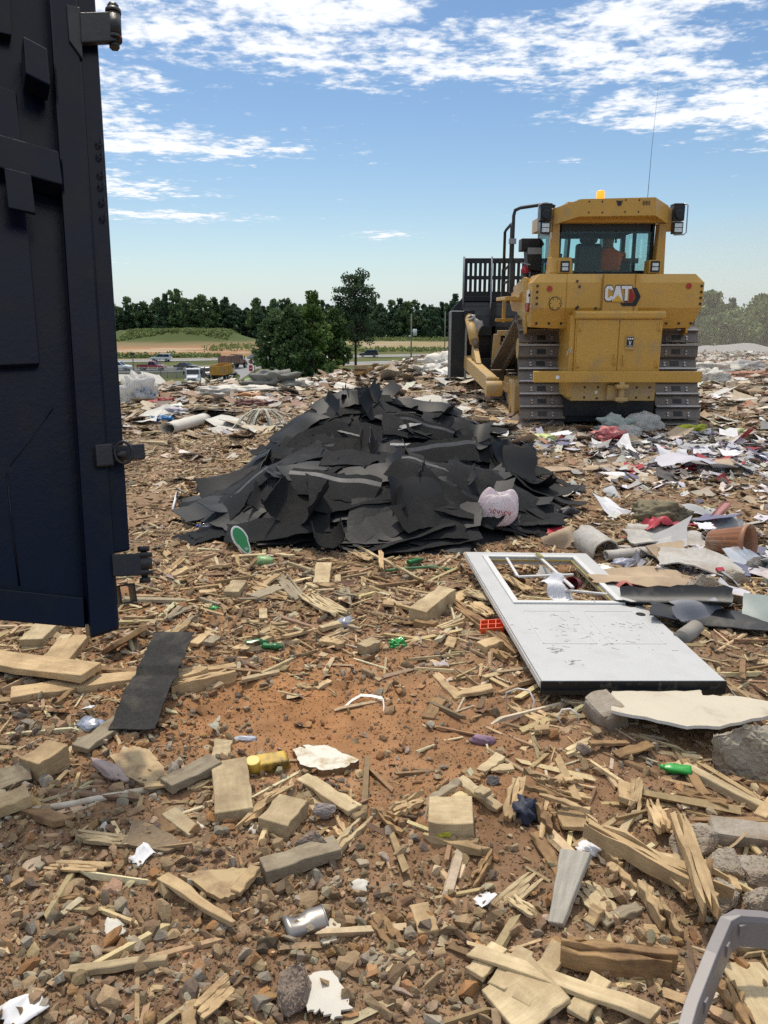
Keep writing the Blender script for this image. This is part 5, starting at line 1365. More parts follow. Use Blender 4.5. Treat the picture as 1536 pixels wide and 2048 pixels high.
def pipe(pts, r, label, m, name='pipe', cat='pipe', seg=10, lift=.02):
    P = [hit(x, y, lift) if len(q) == 2 else hit(q[0], q[1], q[2]) for q in pts for x, y in [q[:2]]]
    b = MB(); c = P[0]; b.tube([p - c for p in P], r, seg); o = b.build(name, m, None, 0, c); return tag(o, label, cat)
pipe([(62, 1622), (150, 1608), (178, 1603), (250, 1588), (335, 1574)], .013, 'long thin off-white pipe lying on the gravel at left', mat('old_white_pipe', (.62, .54, .42), .6, dirt=(.36, .27, .17), dscale=9, var=.2))
wire = mat('white_wire', (.74, .70, .64), .4)
pipe([(1012, 1405, .02), (1013, 1385, .06), (1035, 1378, .10), (1058, 1382, .10), (1068, 1400, .06), (1064, 1428, .01)], .0045, 'white wire loop arching up left of the broken plaster board', wire, 'wire_loop', 'wire', 6)
pipe([(1125, 1452, .01), (1116, 1435, .05), (1124, 1420, .08), (1140, 1418, .085), (1156, 1430, .06), (1158, 1450, .01)], .0045, 'smaller white wire loop near the torn plaster board', wire, 'wire_loop', 'wire', 6)
pipe([(345, 1020, .01), (350, 1000, .04), (354, 985, .06)], .012, 'short white tube standing left of the pile', paper_w, 'tube', 'tube', 6)
# white strap on the clay
def strap(pts, w, label, m, name='strap'):
    P = [hit(*q) for q in pts]; c = P[0]; b = MB(); V = []
    for p in P: V += [p - c + Vector((0, -w / 2, 0)), p - c + Vector((0, w / 2, .004)), p - c + Vector((0, w / 2, .006)), p - c + Vector((0, -w / 2, .002))]
    F = []
    for i in range(len(P) - 1):
        for k in range(4): F.append((i * 4 + k, i * 4 + (k + 1) % 4, i * 4 + 4 + (k + 1) % 4, i * 4 + 4 + k))
    b.add(V, F); o = b.build(name, m, None, 0, c); return tag(o, label, 'strap')
strap([(686, 1418, .005), (705, 1402, .02), (722, 1392, .035), (745, 1394, .03), (765, 1398, .03)], .020, 'bent white plastic strap lying on the bare clay', wire)
pipe([(766, 1398, .03), (768, 1415, .015), (766, 1428, .005)], .004, 'loose end of white cord hanging by the plastic strap', wire, 'cord', 'cord', 6)
pipe([(770, 1142, .03), (800, 1138, .03), (830, 1136, .03), (860, 1134, .02), (905, 1140, .01)], .010, 'dull green plastic strip in front of the pile', mat('dull_green_strip', (.08, .20, .08), .5), 'strip', 'strip', 6)

# carrier bag with red print
def bag():
    from mathutils import noise as mn
    b = MB(); seg, V, F = 72, [], []
    prof = [(.02, 0), (.105, .012), (.150, .07), (.160, .14), (.150, .20), (.128, .245), (.10, .27), (.06, .262), (.0, .25)]
    for i, (r_, z_) in enumerate(prof):
        for k in range(seg):
            t = 2 * math.pi * k / seg; q = Vector((math.cos(t), math.sin(t), z_ * 8))
            r = r_ * (1 + .22 * mn.noise(q * 1.7) + .24 * mn.noise(q * 3.3) + .12 * mn.noise(q * 9) + .05 * math.sin(7 * t + 12 * z_) * (z_ > .05)); ears = (.055 if math.cos(t) < 0 else .035) * max(0, math.cos(2 * t + .5)) ** 3 * (1 if 4 <= i <= 7 else 0)
            V.append((r * math.cos(t) * 1.05, r * math.sin(t) * .7, z_ + ears + .012 * mn.noise(q * 5)))
    for i in range(len(prof) - 1):
        for k in range(seg): F.append((i * seg + k, i * seg + (k + 1) % seg, (i + 1) * seg + (k + 1) % seg, (i + 1) * seg + k))
    p = hit(996, 1052, .0); o = link('carrier_bag', npmesh('carrier_bag', np.array(V), F, mat('bag_film', (.88, .85, .86), .32, col2=(.86, .70, .74), vscale=7, transl=.5, bump=.3, bscale=25), smooth=True), None, p)
    o.rotation_euler = (0, 0, R(8)); s = o.modifiers.new('subsurf', 'SUBSURF'); s.levels = s.render_levels = 1
    tag(o, 'white and pink carrier bag with red print in front of the black pile', 'carrier bag')
    red = mat('bag_print', (.42, .02, .05), .5); x = -.095
    for k in range(6):
        b = MB(); pts = []
        for q in np.linspace(0, 1, 7):
            u, v = ((.010 * math.sin(6.28 * q * .9), .034 * (q - .5)), (.012 * math.cos(5 * q), .017 * math.sin(5 * q)), (.011 * (q - .5) * 2, .015 * math.cos(6 * q)))[k % 3]
            xx = x + k * .030 + u; zz = .155 - .010 * k * .6 + v; yy = -.70 * .165 * math.sqrt(max(.05, 1 - (xx / .172) ** 2)) - .006
            pts.append((xx, yy, zz))
        b.tube(pts, .0032, 5); b.build('print', red, o)
bag()
def green_shoe():
    p = hit(500, 1112, .0); root = empty('shoe', p, (R(-28), R(-20), R(30))); tag(root, 'green soled white shoe on its side at the near left foot of the pile', 'shoe')
    b = MB(); out = [(.055 * math.cos(t) * (1 + .12 * math.sin(t)) * (.82 if math.sin(t) < 0 else 1), .12 * math.sin(t)) for t in np.linspace(0, 2 * math.pi, 28, endpoint=False)]
    b.prism(out, 'y', -.012, .012, 0, Matrix.Translation((0, 0, .13))); b.build('midsole', mat('shoe_white', (.75, .76, .72), .6), root, .004)
    b = MB(); b.prism([(u * .78, v * .86) for u, v in out], 'y', -.0165, -.0125, 0, Matrix.Translation((0, 0, .13)))
    b.build('sole', mat('shoe_green', (.03, .25, .08), .5), root)
    b = MB(); b.box((-.012, -.0185, .05), (.014, -.017, .055), 0); b.box((-.012, -.0185, .062), (.010, -.017, .066), 0); b.build('mark', MATS['shoe_white'], root)
    b = MB()
    for i, (s, y_) in enumerate(((.95, .0125), (.9, .04), (.72, .065))):
        pass
    V, F = ico(2); b.add([(v[0] * .05, .012 + max(v[1], 0) * .07, .13 + v[2] * .112) for v in V], [tuple(f) for f in F], 0, True); b.build('upper', MATS['shoe_white'], root)
green_shoe()
crumple('green_packet', 528, 1122, (.07, .05, .04), mat('pale_green_plastic', (.35, .55, .25), .35, transl=.2), 'pale green packet beside the green soled shoe', 'packet', 3)
def crushed_bottle(px, py, m, label, yaw, L_=.16, r=.03, cap=None, lift=.0):
    from mathutils import noise as mn
    p = hit(px, py, r * .8 + lift); root = empty('plastic_bottle', p, (0, 0, yaw)); tag(root, label, 'plastic bottle'); root.scale = (.85, .85, .8)
    prof = [(0, -L_ / 2), (r * .9, -L_ / 2), (r, -L_ * .42), (r * .85, -.02), (r, .1 * L_), (r * .95, L_ * .25), (r * .4, L_ * .42), (r * .38, L_ / 2), (0, L_ / 2)]
    V, F, seg = [], [], 18
    for i, (q, z_) in enumerate(prof):
        for k in range(seg):
            t = 2 * math.pi * k / seg; n = 1 + .35 * mn.noise(Vector((math.cos(t) * 1.3, math.sin(t) * 1.3, z_ * 22 + px)))
            V.append((z_, q * math.cos(t) * n, q * math.sin(t) * n * .75))
    for i in range(len(prof) - 1):
        for k in range(seg): F.append((i * seg + k, i * seg + (k + 1) % seg, (i + 1) * seg + (k + 1) % seg, (i + 1) * seg + k))
    link('body', npmesh('body', np.array(V), F, m, smooth=True), root)
    b = MB(); b.cyl((L_ / 2 - .018, 0, 0), (L_ / 2 + .006, 0, 0), r * .42, 12); b.build('cap', cap or m, root)
    return root
clearp = glass('clear_plastic', (.86, .88, .92), .35, .12); gfilm = mat('green_bottle', (.025, .24, .06), .3, var=.5, vscale=14, coat=.2, transl=.25)
crushed_bottle(512, 1286, gfilm, 'crushed green bottle on the clay left of centre, one end twisted', R(20), .14, .032)
crushed_bottle(545, 1293, gfilm, 'second flattened green bottle right beside the first', R(-8), .13, .030)
crushed_bottle(830, 1122, gfilm, 'crushed green bottle in front of the pile near the door', R(38), .15, .032)
crushed_bottle(1352, 1538, mat('bright_green_bottle', (.025, .34, .05), .35, coat=.1), 'bright green open-ended bottle by the brown flat stave', R(165), .13, .030)
crushed_bottle(415, 1050, clearp, 'clear bottle with blue cap at the left tip of the pile', R(205), .20, .034, blue, .04)
crushed_bottle(1085, 1165 - 22, clearp, 'clear bottle lying in the door window', R(70), .15, .028) if False else None
crumple('green_wrapper', 795, 1290, (.05, .035, .03), greenp, 'green crumpled wrapper behind the pale wood cube', 'wrapper', 5, amp=.8, sub=4)
crumple('green_wrapper', 428, 1218, (.03, .02, .02), greenp, 'tiny bright green wrapper on the clay near the gate hinge', 'wrapper', 6, amp=.4)
crumple('purple_foam', 965, 1482, (.055, .022, .024), mat('purple_foam', (.33, .21, .29), .8, var=.4, vscale=40), 'lumpy purple foam piece on the brown soil', 'foam piece', 7, amp=.3, rot=R(-8))
crumple('plastic_film', 690, 1245, (.06, .05, .03), mat('bluish_film', (.52, .55, .62), .25, transl=.3, var=.2), 'bluish clear film scrap in the middle of the clearing', 'plastic film', 9, amp=.5, rot=.6)
crumple('foil_wrapper', 180, 1452, (.07, .05, .03), mat('foil_film', (.55, .56, .62), .2, metal=.5, var=.4, vscale=12), 'silvery crumpled wrapper left of the shingle strip', 'wrapper', 11, amp=.6)
crumple('plastic_wrap', 215, 1540, (.13, .028, .024), mat('pinkish_film', (.62, .48, .42), .35, transl=.3, var=.3), 'pinkish clear wrap on the plywood sheet', 'plastic wrap', 12, amp=.5, rot=R(-38), lift=.02)
crumple('plastic_film', 490, 1478, (.055, .02, .014), mat('pale_blue_film', (.55, .58, .64), .3, transl=.2), 'pale blue shiny film on the clay above the clean board', 'plastic film', 14, amp=.4)
crumple('foam_lump', 922, 1605, (.04, .035, .035), mat('cream_foam', (.62, .50, .26), .8), 'cream foam lump behind the painted block', 'foam piece', 15, amp=.3)
crumple('blue_netting', 1050, 1625, (.05, .05, .05), mat('blue_black_net', (.035, .045, .08), .6, var=.6, vscale=60), 'dark blue netting caught in the stick tangle', 'netting', 16, amp=.7, freq=3.5)
crumple('white_rag', 1178, 1700, (.045, .035, .02), paper_w, 'white torn paper by the silver shim', 'paper', 17, amp=.5)
crumple('mossy_scrap', 892, 1668, (.030, .016, .014), mat('yellow_paint', (.45, .40, .03), .7), 'yellow-green scrap at the corner of the painted block', 'scrap', 18, amp=.6, lift=.03)
crumple('orange_lump', 60, 1612, (.05, .04, .03), mat('crumbly_tan', (.52, .36, .16), .9, bump=.6, bscale=60), 'crumbly tan lump beside the orange-tipped board', 'lump', 19, amp=.6)
# orange plastic grate
def orange_grate():
    p = hit(985, 1255, .03); root = empty('orange_plastic', p, (R(12), R(-8), R(-10))); tag(root, 'bright orange plastic grid piece against the white door', 'plastic grid')
    m = mat('orange_plastic', (.85, .10, .025), .35); b = MB()
    for i in range(3): b.box((-.065, -.045 + i * .042, -.02), (.065, -.041 + i * .042, .025))
    for i in range(4): b.box((-.065 + i * .042, -.0405, -.0195), (-.061 + i * .042, .0385, .0245))
    b.box((-.0605, -.0405, -.018), (.0605, .0385, -.015)); b.build('grid', m, root)
orange_grate()
# yellow crushed container and the pale broken panel
def yellow_tub():
    p = hit(543, 1528, .035); root = empty('crushed_yellow_tub', p, (R(10), 0, R(20))); tag(root, 'crushed yellow plastic container with dirty sides', 'container')
    y = mat('dirty_yellow', (.60, .38, .04), .5, dirt=(.06, .05, .03), dscale=12, damt=.7)
    b = MB(); b.prism([(-.085, -.03), (.08, -.045), (.085, .035), (-.06, .03)], 'x', -.035, .035, 0, rotm(0, 0, R(90))); b.build('tub', y, root, .008)
    b = MB(); b.cyl((-.075, -.01, .0), (-.078, -.01, .045), .030, 16); b.build('lid', mat('clean_yellow', (.68, .47, .08), .4), root, .004)
yellow_tub()
panel('white_faced_panel', [(585, 1500), (610, 1490), (655, 1490), (718, 1520), (690, 1535), (645, 1540), (600, 1530)], .03, 'broken white-faced panel with brown edge on the clay', [dirty_white, MATS['brown_timber']], [.05, .05, .055, .045, .05, .055, .05], dome=.012)
panel('paint_chip', [(597, 1955), (662, 1942), (700, 1990), (695, 2020), (668, 2040), (640, 2020), (615, 2025), (602, 1990)], .006, 'white broken flake with ragged edges at bottom centre', mat('chalky_white', (.66, .62, .54), .8, var=.15, vscale=6, bump=.2), .035, 'flake', .008)
panel('paint_chip', [(640, 1885), (660, 1838), (682, 1850), (672, 1878), (650, 1890)], .006, 'pale pointed flake right of the silver tin', mat('chalky_tan', (.60, .53, .40), .8, var=.2), .03, 'flake')
for k, (x, y, s, t) in enumerate(((200, 1660, 20, 'lower left by the small stones'), (285, 1712, 28, 'with a pink edge above the half buried board'), (230, 1862, 26, 'shiny and folded, at lower left'), (175, 1415, 22, 'curled beside the left boards'), (505, 1655, 20, 'right beside the white pipe end'), (968, 1800, 30, 'lumpy, at the right of the bottom centre'), (715, 1768, 22, 'greyish, above the silver tin'), (45, 2020, 40, 'at the bottom left corner'), (400, 1652, 16, 'below the white pipe'))):
    V, F = flake_template(300 + k, 6, .45); o = link('paper_flake', npmesh('paper_flake', V * np.array([s, s * .75, s * .8]) * .00125, F, paper_w if k % 2 else MATS['chalky_white'], smooth=True)); o.location = hit(x, y, .025); o.rotation_euler = (.3, .2 * k % 1 - .4, k); tag(o, 'white torn flake ' + t, 'flake')
# crushed silver can
def tin():
    p = hit(610, 1848, .03); root = empty('crushed_can', p, (R(15), 0, R(22))); tag(root, 'crushed silver can half buried in the stones', 'can')
    m = mat('can_metal', (.30, .28, .26), .38, metal=.7, var=.2); V, F = [], []; seg = 20
    for i, xx in enumerate(np.linspace(-.06, .06, 9)):
        for k in range(seg):
            t = 2 * math.pi * k / seg; r = .034 * (1 - .45 * math.exp(-((xx + .02) / .02) ** 2) * (math.cos(t) > -.2))
            V.append((xx, r * math.cos(t) * 1.15, r * math.sin(t) * .62))
    for i in range(8):
        for k in range(seg): F.append((i * seg + k, i * seg + (k + 1) % seg, (i + 1) * seg + (k + 1) % seg, (i + 1) * seg + k))
    F += [tuple(reversed(range(seg)))]; link('wall', npmesh('wall', np.array(V), F, m, smooth=True), root)
    b = MB(); b.tube([(.06, .039 * math.cos(t), .021 * math.sin(t)) for t in np.linspace(0, 6.283, 24)], .003, 6, cap=False); b.build('rim', m, root)
tin()
# plaster board, concrete, the grey bin rim
panel('plaster_board', [(1222, 1425), (1225, 1385), (1300, 1380), (1400, 1378), (1405, 1392), (1470, 1392), (1600, 1415), (1560, 1428), (1440, 1450), (1360, 1448)], .014, 'big torn tan plaster board propped in front of the white door', [drywall, gyps], [.10, .08, .09, .09, .09, .10, .12, .14, .16, .14], dome=.01)
def lump(px, py, size, label, seed, m=concrete, lift=.0, rot=(0, 0, 0), name='concrete_block', cat='concrete block', cuts=9):
    from mathutils import noise as mn
    V, F = rock_template(seed, 5, cuts); V = V / np.abs(V).max(0); V = V * (1 + np.array([.10 * mn.fractal(Vector(v) * 2.5 + Vector((seed, 0, 0)), 1.0, 2.0, 5) for v in V]))[:, None] * np.array(size)
    p = hit(px, py, size[2] * .45 + lift); o = link(name, npmesh(name, V, F, m), None, p, rot); return tag(o, label, cat)
def block(px, py, size, label, rot, m=concrete, name='concrete_block', cat='concrete block', lift=0, bevel=.012, seed=1):
    b = MB(); b.cbox((0, 0, 0), size); o = b.build(name, m, None, 0); me = o.data
    import bmesh
    bm = bmesh.new(); bm.from_mesh(me); bmesh.ops.subdivide_edges(bm, edges=bm.edges, cuts=5, use_grid_fill=True)
    from mathutils import noise as mn
    for v in bm.verts:
        q = v.co * 9 + Vector((seed, seed * 2.3, 0)); f = sum(abs(v.co[i]) > size[i] * .499 for i in range(3))
        v.co += Vector((mn.noise(q), mn.noise(q + Vector((9, 0, 0))), mn.noise(q + Vector((0, 9, 0))))) * bevel * .6
        if f >= 2: v.co *= 1 - bevel * (1.0 + 1.2 * mn.noise(q * 2)) / max(size) * 1.2
    bm.to_mesh(me); bm.free()
    o.location = hit(px, py, size[2] * .42 + lift); o.rotation_euler = rot; return tag(o, label, cat)
block(1210, 1425, (.13, .16, .12), 'grey broken block under the left end of the torn plaster board', (R(8), R(-10), R(20)), seed=2)
lump(1505, 1510, (.20, .16, .15), 'large pale concrete block at the right edge below the plaster board', 83, mat('pale_concrete', (.42, .365, .28), .92, var=.3, vscale=5, bump=.6, bscale=45, dirt=(.28, .20, .13), dscale=6, damt=.5), rot=(R(-12), R(8), R(38)), cuts=7)
lump(1395, 1690, (.10, .075, .06), 'long grey concrete lump beside the tall stake', 61, rot=(0, 0, .3))
lump(1460, 1742, (.075, .07, .06), 'grey concrete lump above the plastic bin rim', 62, lift=.0)
lump(1510, 1745, (.075, .07, .06), 'darker grey concrete lump at the right edge', 63)
block(1510, 1672, (.30, .09, .05), 'flat grey concrete slab at the right edge above the lumps', (R(6), R(4), R(-8)), seed=5, bevel=.008)
lump(1440, 1800, (.07, .06, .05), 'small grey lump behind the bin rim', 64)
lump(1520, 1800, (.07, .06, .06), 'small concrete lump at the right edge behind the bin rim', 65)
lump(1165, 1620 - 130, (.001, .001, .001), '', 66) if False else None
lump(625, 1690, (.085, .07, .075), 'big grey-brown rock right of the dirt sprinkled block', 67, MATS['loose_stone'] if False else mat('grey_brown_rock', (.31, .235, .18), .9, var=.3, vscale=12, bump=.5, bscale=50), name='rock', cat='rock')
lump(597, 1985, (.055, .07, .07), 'grey-brown rock with a flat face beside the bottom white flake', 68, MATS['grey_brown_rock'], name='rock', cat='rock')
lump(1168, 1500, (.035, .03, .04), 'upright brown stone right of the purple foam', 69, MATS['grey_brown_rock'], name='rock', cat='rock')
lump(985, 1562, (.028, .03, .025), 'small dark grey cube stone by the white slats', 70, mat('dark_grey_stone', (.14, .13, .13), .9, var=.3, vscale=30), name='rock', cat='rock')
lump(645, 1622, (.05, .03, .03), 'smooth grey stone resting on the flat lath', 71, mat('mauve_grey_stone', (.30, .255, .235), .8, var=.2, vscale=20), lift=.03, name='rock', cat='rock')
def bin_rim():
    pts = [(1345, 2085, .10), (1370, 2000, .13), (1410, 1900, .17), (1440, 1835, .19), (1470, 1818, .20), (1520, 1822, .20), (1580, 1834, .20), (1640, 1850, .20)]
    P = [hit(*q) for q in pts]; c = P[0]; b = MB(); V, F = [], []
    for i, p in enumerate(P):
        d = (P[min(i + 1, len(P) - 1)] - P[max(i - 1, 0)]).normalized(); s = d.cross(Vector((0, 0, 1))).normalized()
        for a, h in ((0, 0), (.030, .004), (.036, -.01), (.042, -.085), (.038, -.085), (.031, -.012), (.0, -.010)): V.append(p - c + s * a + Vector((0, 0, h)))
    k = 7
    for i in range(len(P) - 1):
        for j in range(k): F.append((i * k + j, i * k + (j + 1) % k, (i + 1) * k + (j + 1) % k, (i + 1) * k + j))
    F += [tuple(reversed(range(k))), tuple((len(P) - 1) * k + j for j in range(k))]
    b.add(V, F)
    for f in (.18, .36, .55, .8):
        q = f * (len(P) - 1); i = int(q); p = P[i].lerp(P[i + 1], q - i); d = (P[i + 1] - P[i]).normalized(); s = d.cross(Vector((0, 0, 1))).normalized()
        b.bar(p - c + s * .037 + Vector((0, 0, -.015)), p - c + s * .037 + Vector((0, 0, -.05)), .012, .022, up=d)
    o = b.build('bin_rim', greyp, None, .002, c); tag(o, 'curved grey plastic bin rim at the bottom right corner', 'plastic rim')
bin_rim()

# ------------------------------------------------------------------ heap on the right of the door
def pot():
    p = hit(1458, 1088, .10); root = empty('plant_pot', p, Vector((.72, -.68, .14)).to_track_quat('Z', 'Y').to_euler()); tag(root, 'brown fluted plant pot lying on its side', 'plant pot')
    m = mat('terracotta_plastic', (.34, .15, .075), .5, var=.2, vscale=6, dirt=(.40, .28, .19), dscale=5, damt=.3); V, F = [], []; seg = 60
    prof = [(.085, -.14), (.09, -.135), (.135, .11), (.150, .112), (.152, .15), (.144, .152), (.132, .11), (.084, -.12), (0, -.12)]
    for i, (r, z) in enumerate(prof):
        for k in range(seg):
            t = 2 * math.pi * k / seg; q = r * (1 + (.035 * math.cos(20 * t) if i in (1, 2) else 0)); V.append((q * math.cos(t), q * math.sin(t), z))
    for i in range(len(prof) - 1):
        for k in range(seg): F.append((i * seg + k, i * seg + (k + 1) % seg, (i + 1) * seg + (k + 1) % seg, (i + 1) * seg + k))
    link('pot_wall', npmesh('pot_wall', np.array(V), F, m, smooth=True), root)
    b = MB(); b.cyl((0, 0, -.141), (0, 0, -.137), .085, 30); b.build('pot_base', m, root)
pot()
khaki = mat('khaki_cloth', (.225, .19, .115), .9, var=.2, vscale=4, bump=.2, bscale=90)
crumple('khaki_cloth', 1322, 1030, (.26, .15, .13), khaki, 'folded khaki cloth lying behind the carpet rolls', 'cloth', 21, amp=.6, sub=5, freq=1.5, rot=.2)
def roll(px0, py0, px1, py1, r, label, m=carpet, lift=0.0, name='carpet_roll', open_=True):
    a, b_ = hit(px0, py0, r * .8 + lift), hit(px1, py1, r * .8 + lift); d = (b_ - a); L_ = d.length; V, F = [], []; n = 44; nx = 9
    rng = np.random.default_rng(int(px0))
    for i in range(nx):
        for k in range(n):
            t = k / (n - 1) * 2 * math.pi * 1.35; q = r * (1 - .22 * t / 8.5) * (1 + .06 * math.sin(3 * i + t)); V.append((i / (nx - 1) * L_, q * math.cos(t), q * math.sin(t) * .72))
    base = len(V)
    for i in range(nx):
        for k in range(n):
            t = k / (n - 1) * 2 * math.pi * 1.35; q = r * (1 - .22 * t / 8.5) * (1 + .06 * math.sin(3 * i + t)) - .008; V.append((i / (nx - 1) * L_, q * math.cos(t), q * math.sin(t) * .72))
    for i in range(nx - 1):
        for k in range(n - 1):
            p = i * n + k; F.append((p, p + n, p + n + 1, p + 1)); F.append((base + p, base + p + 1, base + p + n + 1, base + p + n))
    for k in range(n - 1):
        for i in (0, nx - 1): p = i * n + k; F.append((p, p + 1, base + p + 1, base + p))
    for i in range(nx - 1):
        for k in (0, n - 1): p = i * n + k; F.append((p, p + n, base + p + n, base + p))
    o = link(name, npmesh(name, np.array(V), F, m, smooth=True), None, a); o.rotation_euler = (0, -math.asin(d.z / L_), math.atan2(d.y, d.x)); return tag(o, label, 'carpet')
roll(1255, 1062, 1340, 1066, .085, 'short pale carpet roll left of the red scraps')
roll(1212, 1112, 1352, 1098, .055, 'long thin pale roll right behind the far corner of the door')
card('carpet_piece', 1190, 1088, .42, .30, carpet, 'pale carpet piece folded up like a tent', 'carpet', R(20), R(8), 0, .06, 3, .02, .012, .012, lambda u, v: (.11 * np.sin(u / .11), v, .11 * np.cos(u / .11) - .02))
card('carpet_piece', 1330, 1075, .60, .26, carpet, 'flat pale carpet strip beneath the red scraps', 'carpet', R(4), 0, 0, .06, 4, .02, .012, .01)
card('carpet_piece', 1400, 1125, .55, .30, carpet, 'grey-white carpet flap behind the concrete chunk', 'carpet', R(-18), R(10), R(6), .08, 5, .03, .015, .01)
card('cardboard_sheet', 1300, 1160, .80, .40, cardb, 'wide tan cardboard sheet beside the white door', 'cardboard', R(-6), R(6), R(2), .07, 6, .025, .02, .005)
card('cardboard_sheet', 1345, 1105, .34, .20, cardb, 'framed tan board propped on the cardboard', 'cardboard', R(24), R(24), 0, .09, 7, .004, .002, .012)
card('red_card', 1318, 1055, .26, .14, redp, 'crumpled red card in front of the khaki cloth', 'card', R(10), R(14), 0, .10, 8, .04, .015)
card('red_card', 1385, 1050, .34, .10, redp, 'long red card strip left of the plant pot', 'card', R(5), R(8), 0, .07, 9, .015, .008)
card('red_card', 1262, 1178, .20, .12, mat('faded_red', (.50, .16, .13), .7, var=.25, vscale=6), 'faded red sheet at the right edge of the door', 'card', R(-20), R(5), 0, .07, 10, .03, .012)
card('red_card', 1440, 1140, .05, .03, redp, 'tiny red carton corner behind the concrete chunk', 'card', R(10), R(30), 0, .08, 11, .0, .0, .02)
card('red_card', 1118, 1062, .18, .12, redp, 'small red-topped flap right of the grey shingle', 'card', R(-15), R(5), 0, .04, 12, .02, .01)
card('grey_card', 1405, 1022, .34, .18, mat('grey_card', (.42, .42, .41), .7, var=.12), 'grey card sheet behind the plant pot', 'card', R(10), R(12), 0, .05, 13, .015, .012)
card('carton_flap', 1440, 1022, .26, .07, mat('pink_grey_card', (.42, .16, .15), .6, var=.3), 'folded carton strip leaning up beside the grey card', 'carton', R(40), R(30), R(-25), .10, 14, .01, .004)
card('carton', 1480, 1112, .22, .16, mat('silver_card', (.66, .68, .70), .25, metal=.5, var=.2), 'silvery carton panel below the plant pot', 'carton', R(28), R(32), 0, .09, 15, .006, .003, .006)
card('paper_disc', 1410, 1052, .13, .12, paper_w, 'round white lid among the red cards', 'lid', R(0), R(10), 0, .10, 16, .004, .02)
card('paper_sheet', 1165, 1158 - 90, .10, .10, paper_w, 'small white sheet near the carrier bag', 'paper', 0, R(15), 0, .02, 17) if False else None
lump(1395, 1178, (.16, .10, .11), 'angular grey-brown concrete chunk on the right heap', 72, concrete, .02)
block(1392, 1200, (.24, .12, .05), 'flat broken slab in front of the concrete chunk', (R(5), R(-3), R(10)), seed=7, lift=.03, name='concrete_slab', cat='concrete slab')
lump(1475, 1160, (.10, .08, .08), 'pale concrete lump right of the chunk', 73, concrete)
lump(1510, 1130, (.14, .10, .08), 'dark rubble lump below the plant pot', 74, mat('dark_rubble', (.22, .205, .19), .95, var=.4, vscale=15, bump=.6, bscale=40))
lump(1430, 1105, (.16, .07, .05), 'long grey rubble lump left of the silvery carton', 75, concrete)
card('black_sheet', 1345, 1205, .62, .22, blackp, 'curved black plastic trough right of the door lock holes', 'plastic sheet', R(-28), R(10), 0, .10, 18, .01, .01, .006, lambda u, v: (u, .12 * np.sin(v / .12), -.10 * np.cos(v / .10) + .10 + .05 * np.sin(4 * u)))
card('black_sheet', 1440, 1235, .72, .18, blackp, 'long black sheet edge at the right below the slab', 'plastic sheet', R(-20), R(6), 0, .06, 19, .02, .012, .006)
card('grey_sheet', 1400, 1222, .30, .16, mat('blue_grey_sheet', (.23, .235, .26), .5, var=.3), 'blue-grey torn sheet on the long black one', 'plastic sheet', R(15), R(15), 0, .10, 20, .03, .02)
card('pale_sheet', 1445, 1190 + 8, .50, .15, mat('pale_tan_sheet', (.58, .52, .43), .7, var=.15), 'pale torn sheet behind the black sheet', 'sheet', R(-10), R(6), 0, .09, 21, .03, .02)
card('glass_panel', 1545, 1222, .30, .22, mat('greenish_panel', (.30, .34, .31), .25, var=.2, coat=.4), 'greenish glassy panel at the right edge', 'panel', R(-25), R(25), 0, .10, 22, .004, .003, .008)
pipe([(1362, 1278, .03), (1392, 1256, .03)], .045, 'short grey pipe stub beside the door', mat('grey_pipe', (.33, .30, .26), .8, var=.2, vscale=8), 'pipe_stub', 'pipe', 14)
crumple('plastic_bag', 1250, 1128, (.10, .05, .045), mat('bluish_bag', (.50, .52, .62), .3, var=.4, vscale=12, transl=.2), 'crumpled clear bag with blue print by the door corner', 'plastic bag', 23, amp=.4)
crumple('cream_foam', 1310, 1192 - 10, (.10, .06, .04), mat('cream_board', (.60, .50, .33), .8, var=.2), 'cream foam chunk left of the flat broken slab', 'foam piece', 24, amp=.4)
crumple('leather_scrap', 1135, 1025, (.11, .045, .05), mat('dark_leather', (.03, .025, .03), .5), 'dark leather scrap on the brown litter right of the pile', 'scrap', 25, amp=.5, rot=.3)
card('cardboard_sheet', 1120, 1080, .24, .16, cardb, 'folded cardboard flap in front of the grey shingle', 'cardboard', R(20), R(30), 0, .05, 26, .03, .015)
# cup and paper inside the door window
def cup():
    p = hit(1155, 1168, .10); root = empty('paper_cup', p, (R(75), R(20), R(-40))); tag(root, 'dark red paper cup in the door window', 'cup')
    b = MB(); b.lathe([(0, 0), (.032, 0), (.045, .11), (.047, .112), (.044, .108), (.031, .004), (0, .004)], 24); b.build('cup_wall', mat('cup_red', (.20, .015, .025), .45), root)
    b = MB()
    for k in range(4): b.box((-.022 + k * .011, -.0445, .062), (-.016 + k * .011, -.0415, .075))
    b.build('print', paper_w, root)
cup()
card('paper_sheet', 1118, 1180, .13, .20, paper_w, 'folded white paper in the door window', 'paper', R(40), R(30), R(15), .09, 27, .03, .005)
card('cardboard_sheet', 1100, 1150, .16, .10, mat('grey_fibre', (.42, .40, .37), .8, var=.15), 'grey card scrap in the top of the door window', 'card', R(-25), R(20), 0, .07, 28, .02, .01)
plank(1030, 1200, 1110, 1208, .05, .02, 'brown split board seen through the door window', brownw, .02, .03, split=.06)
plank(1000, 1145, 1062, 1185, .07, .012, 'tan scrap board inside the door window at left', pine, .02, .02, split=.05)

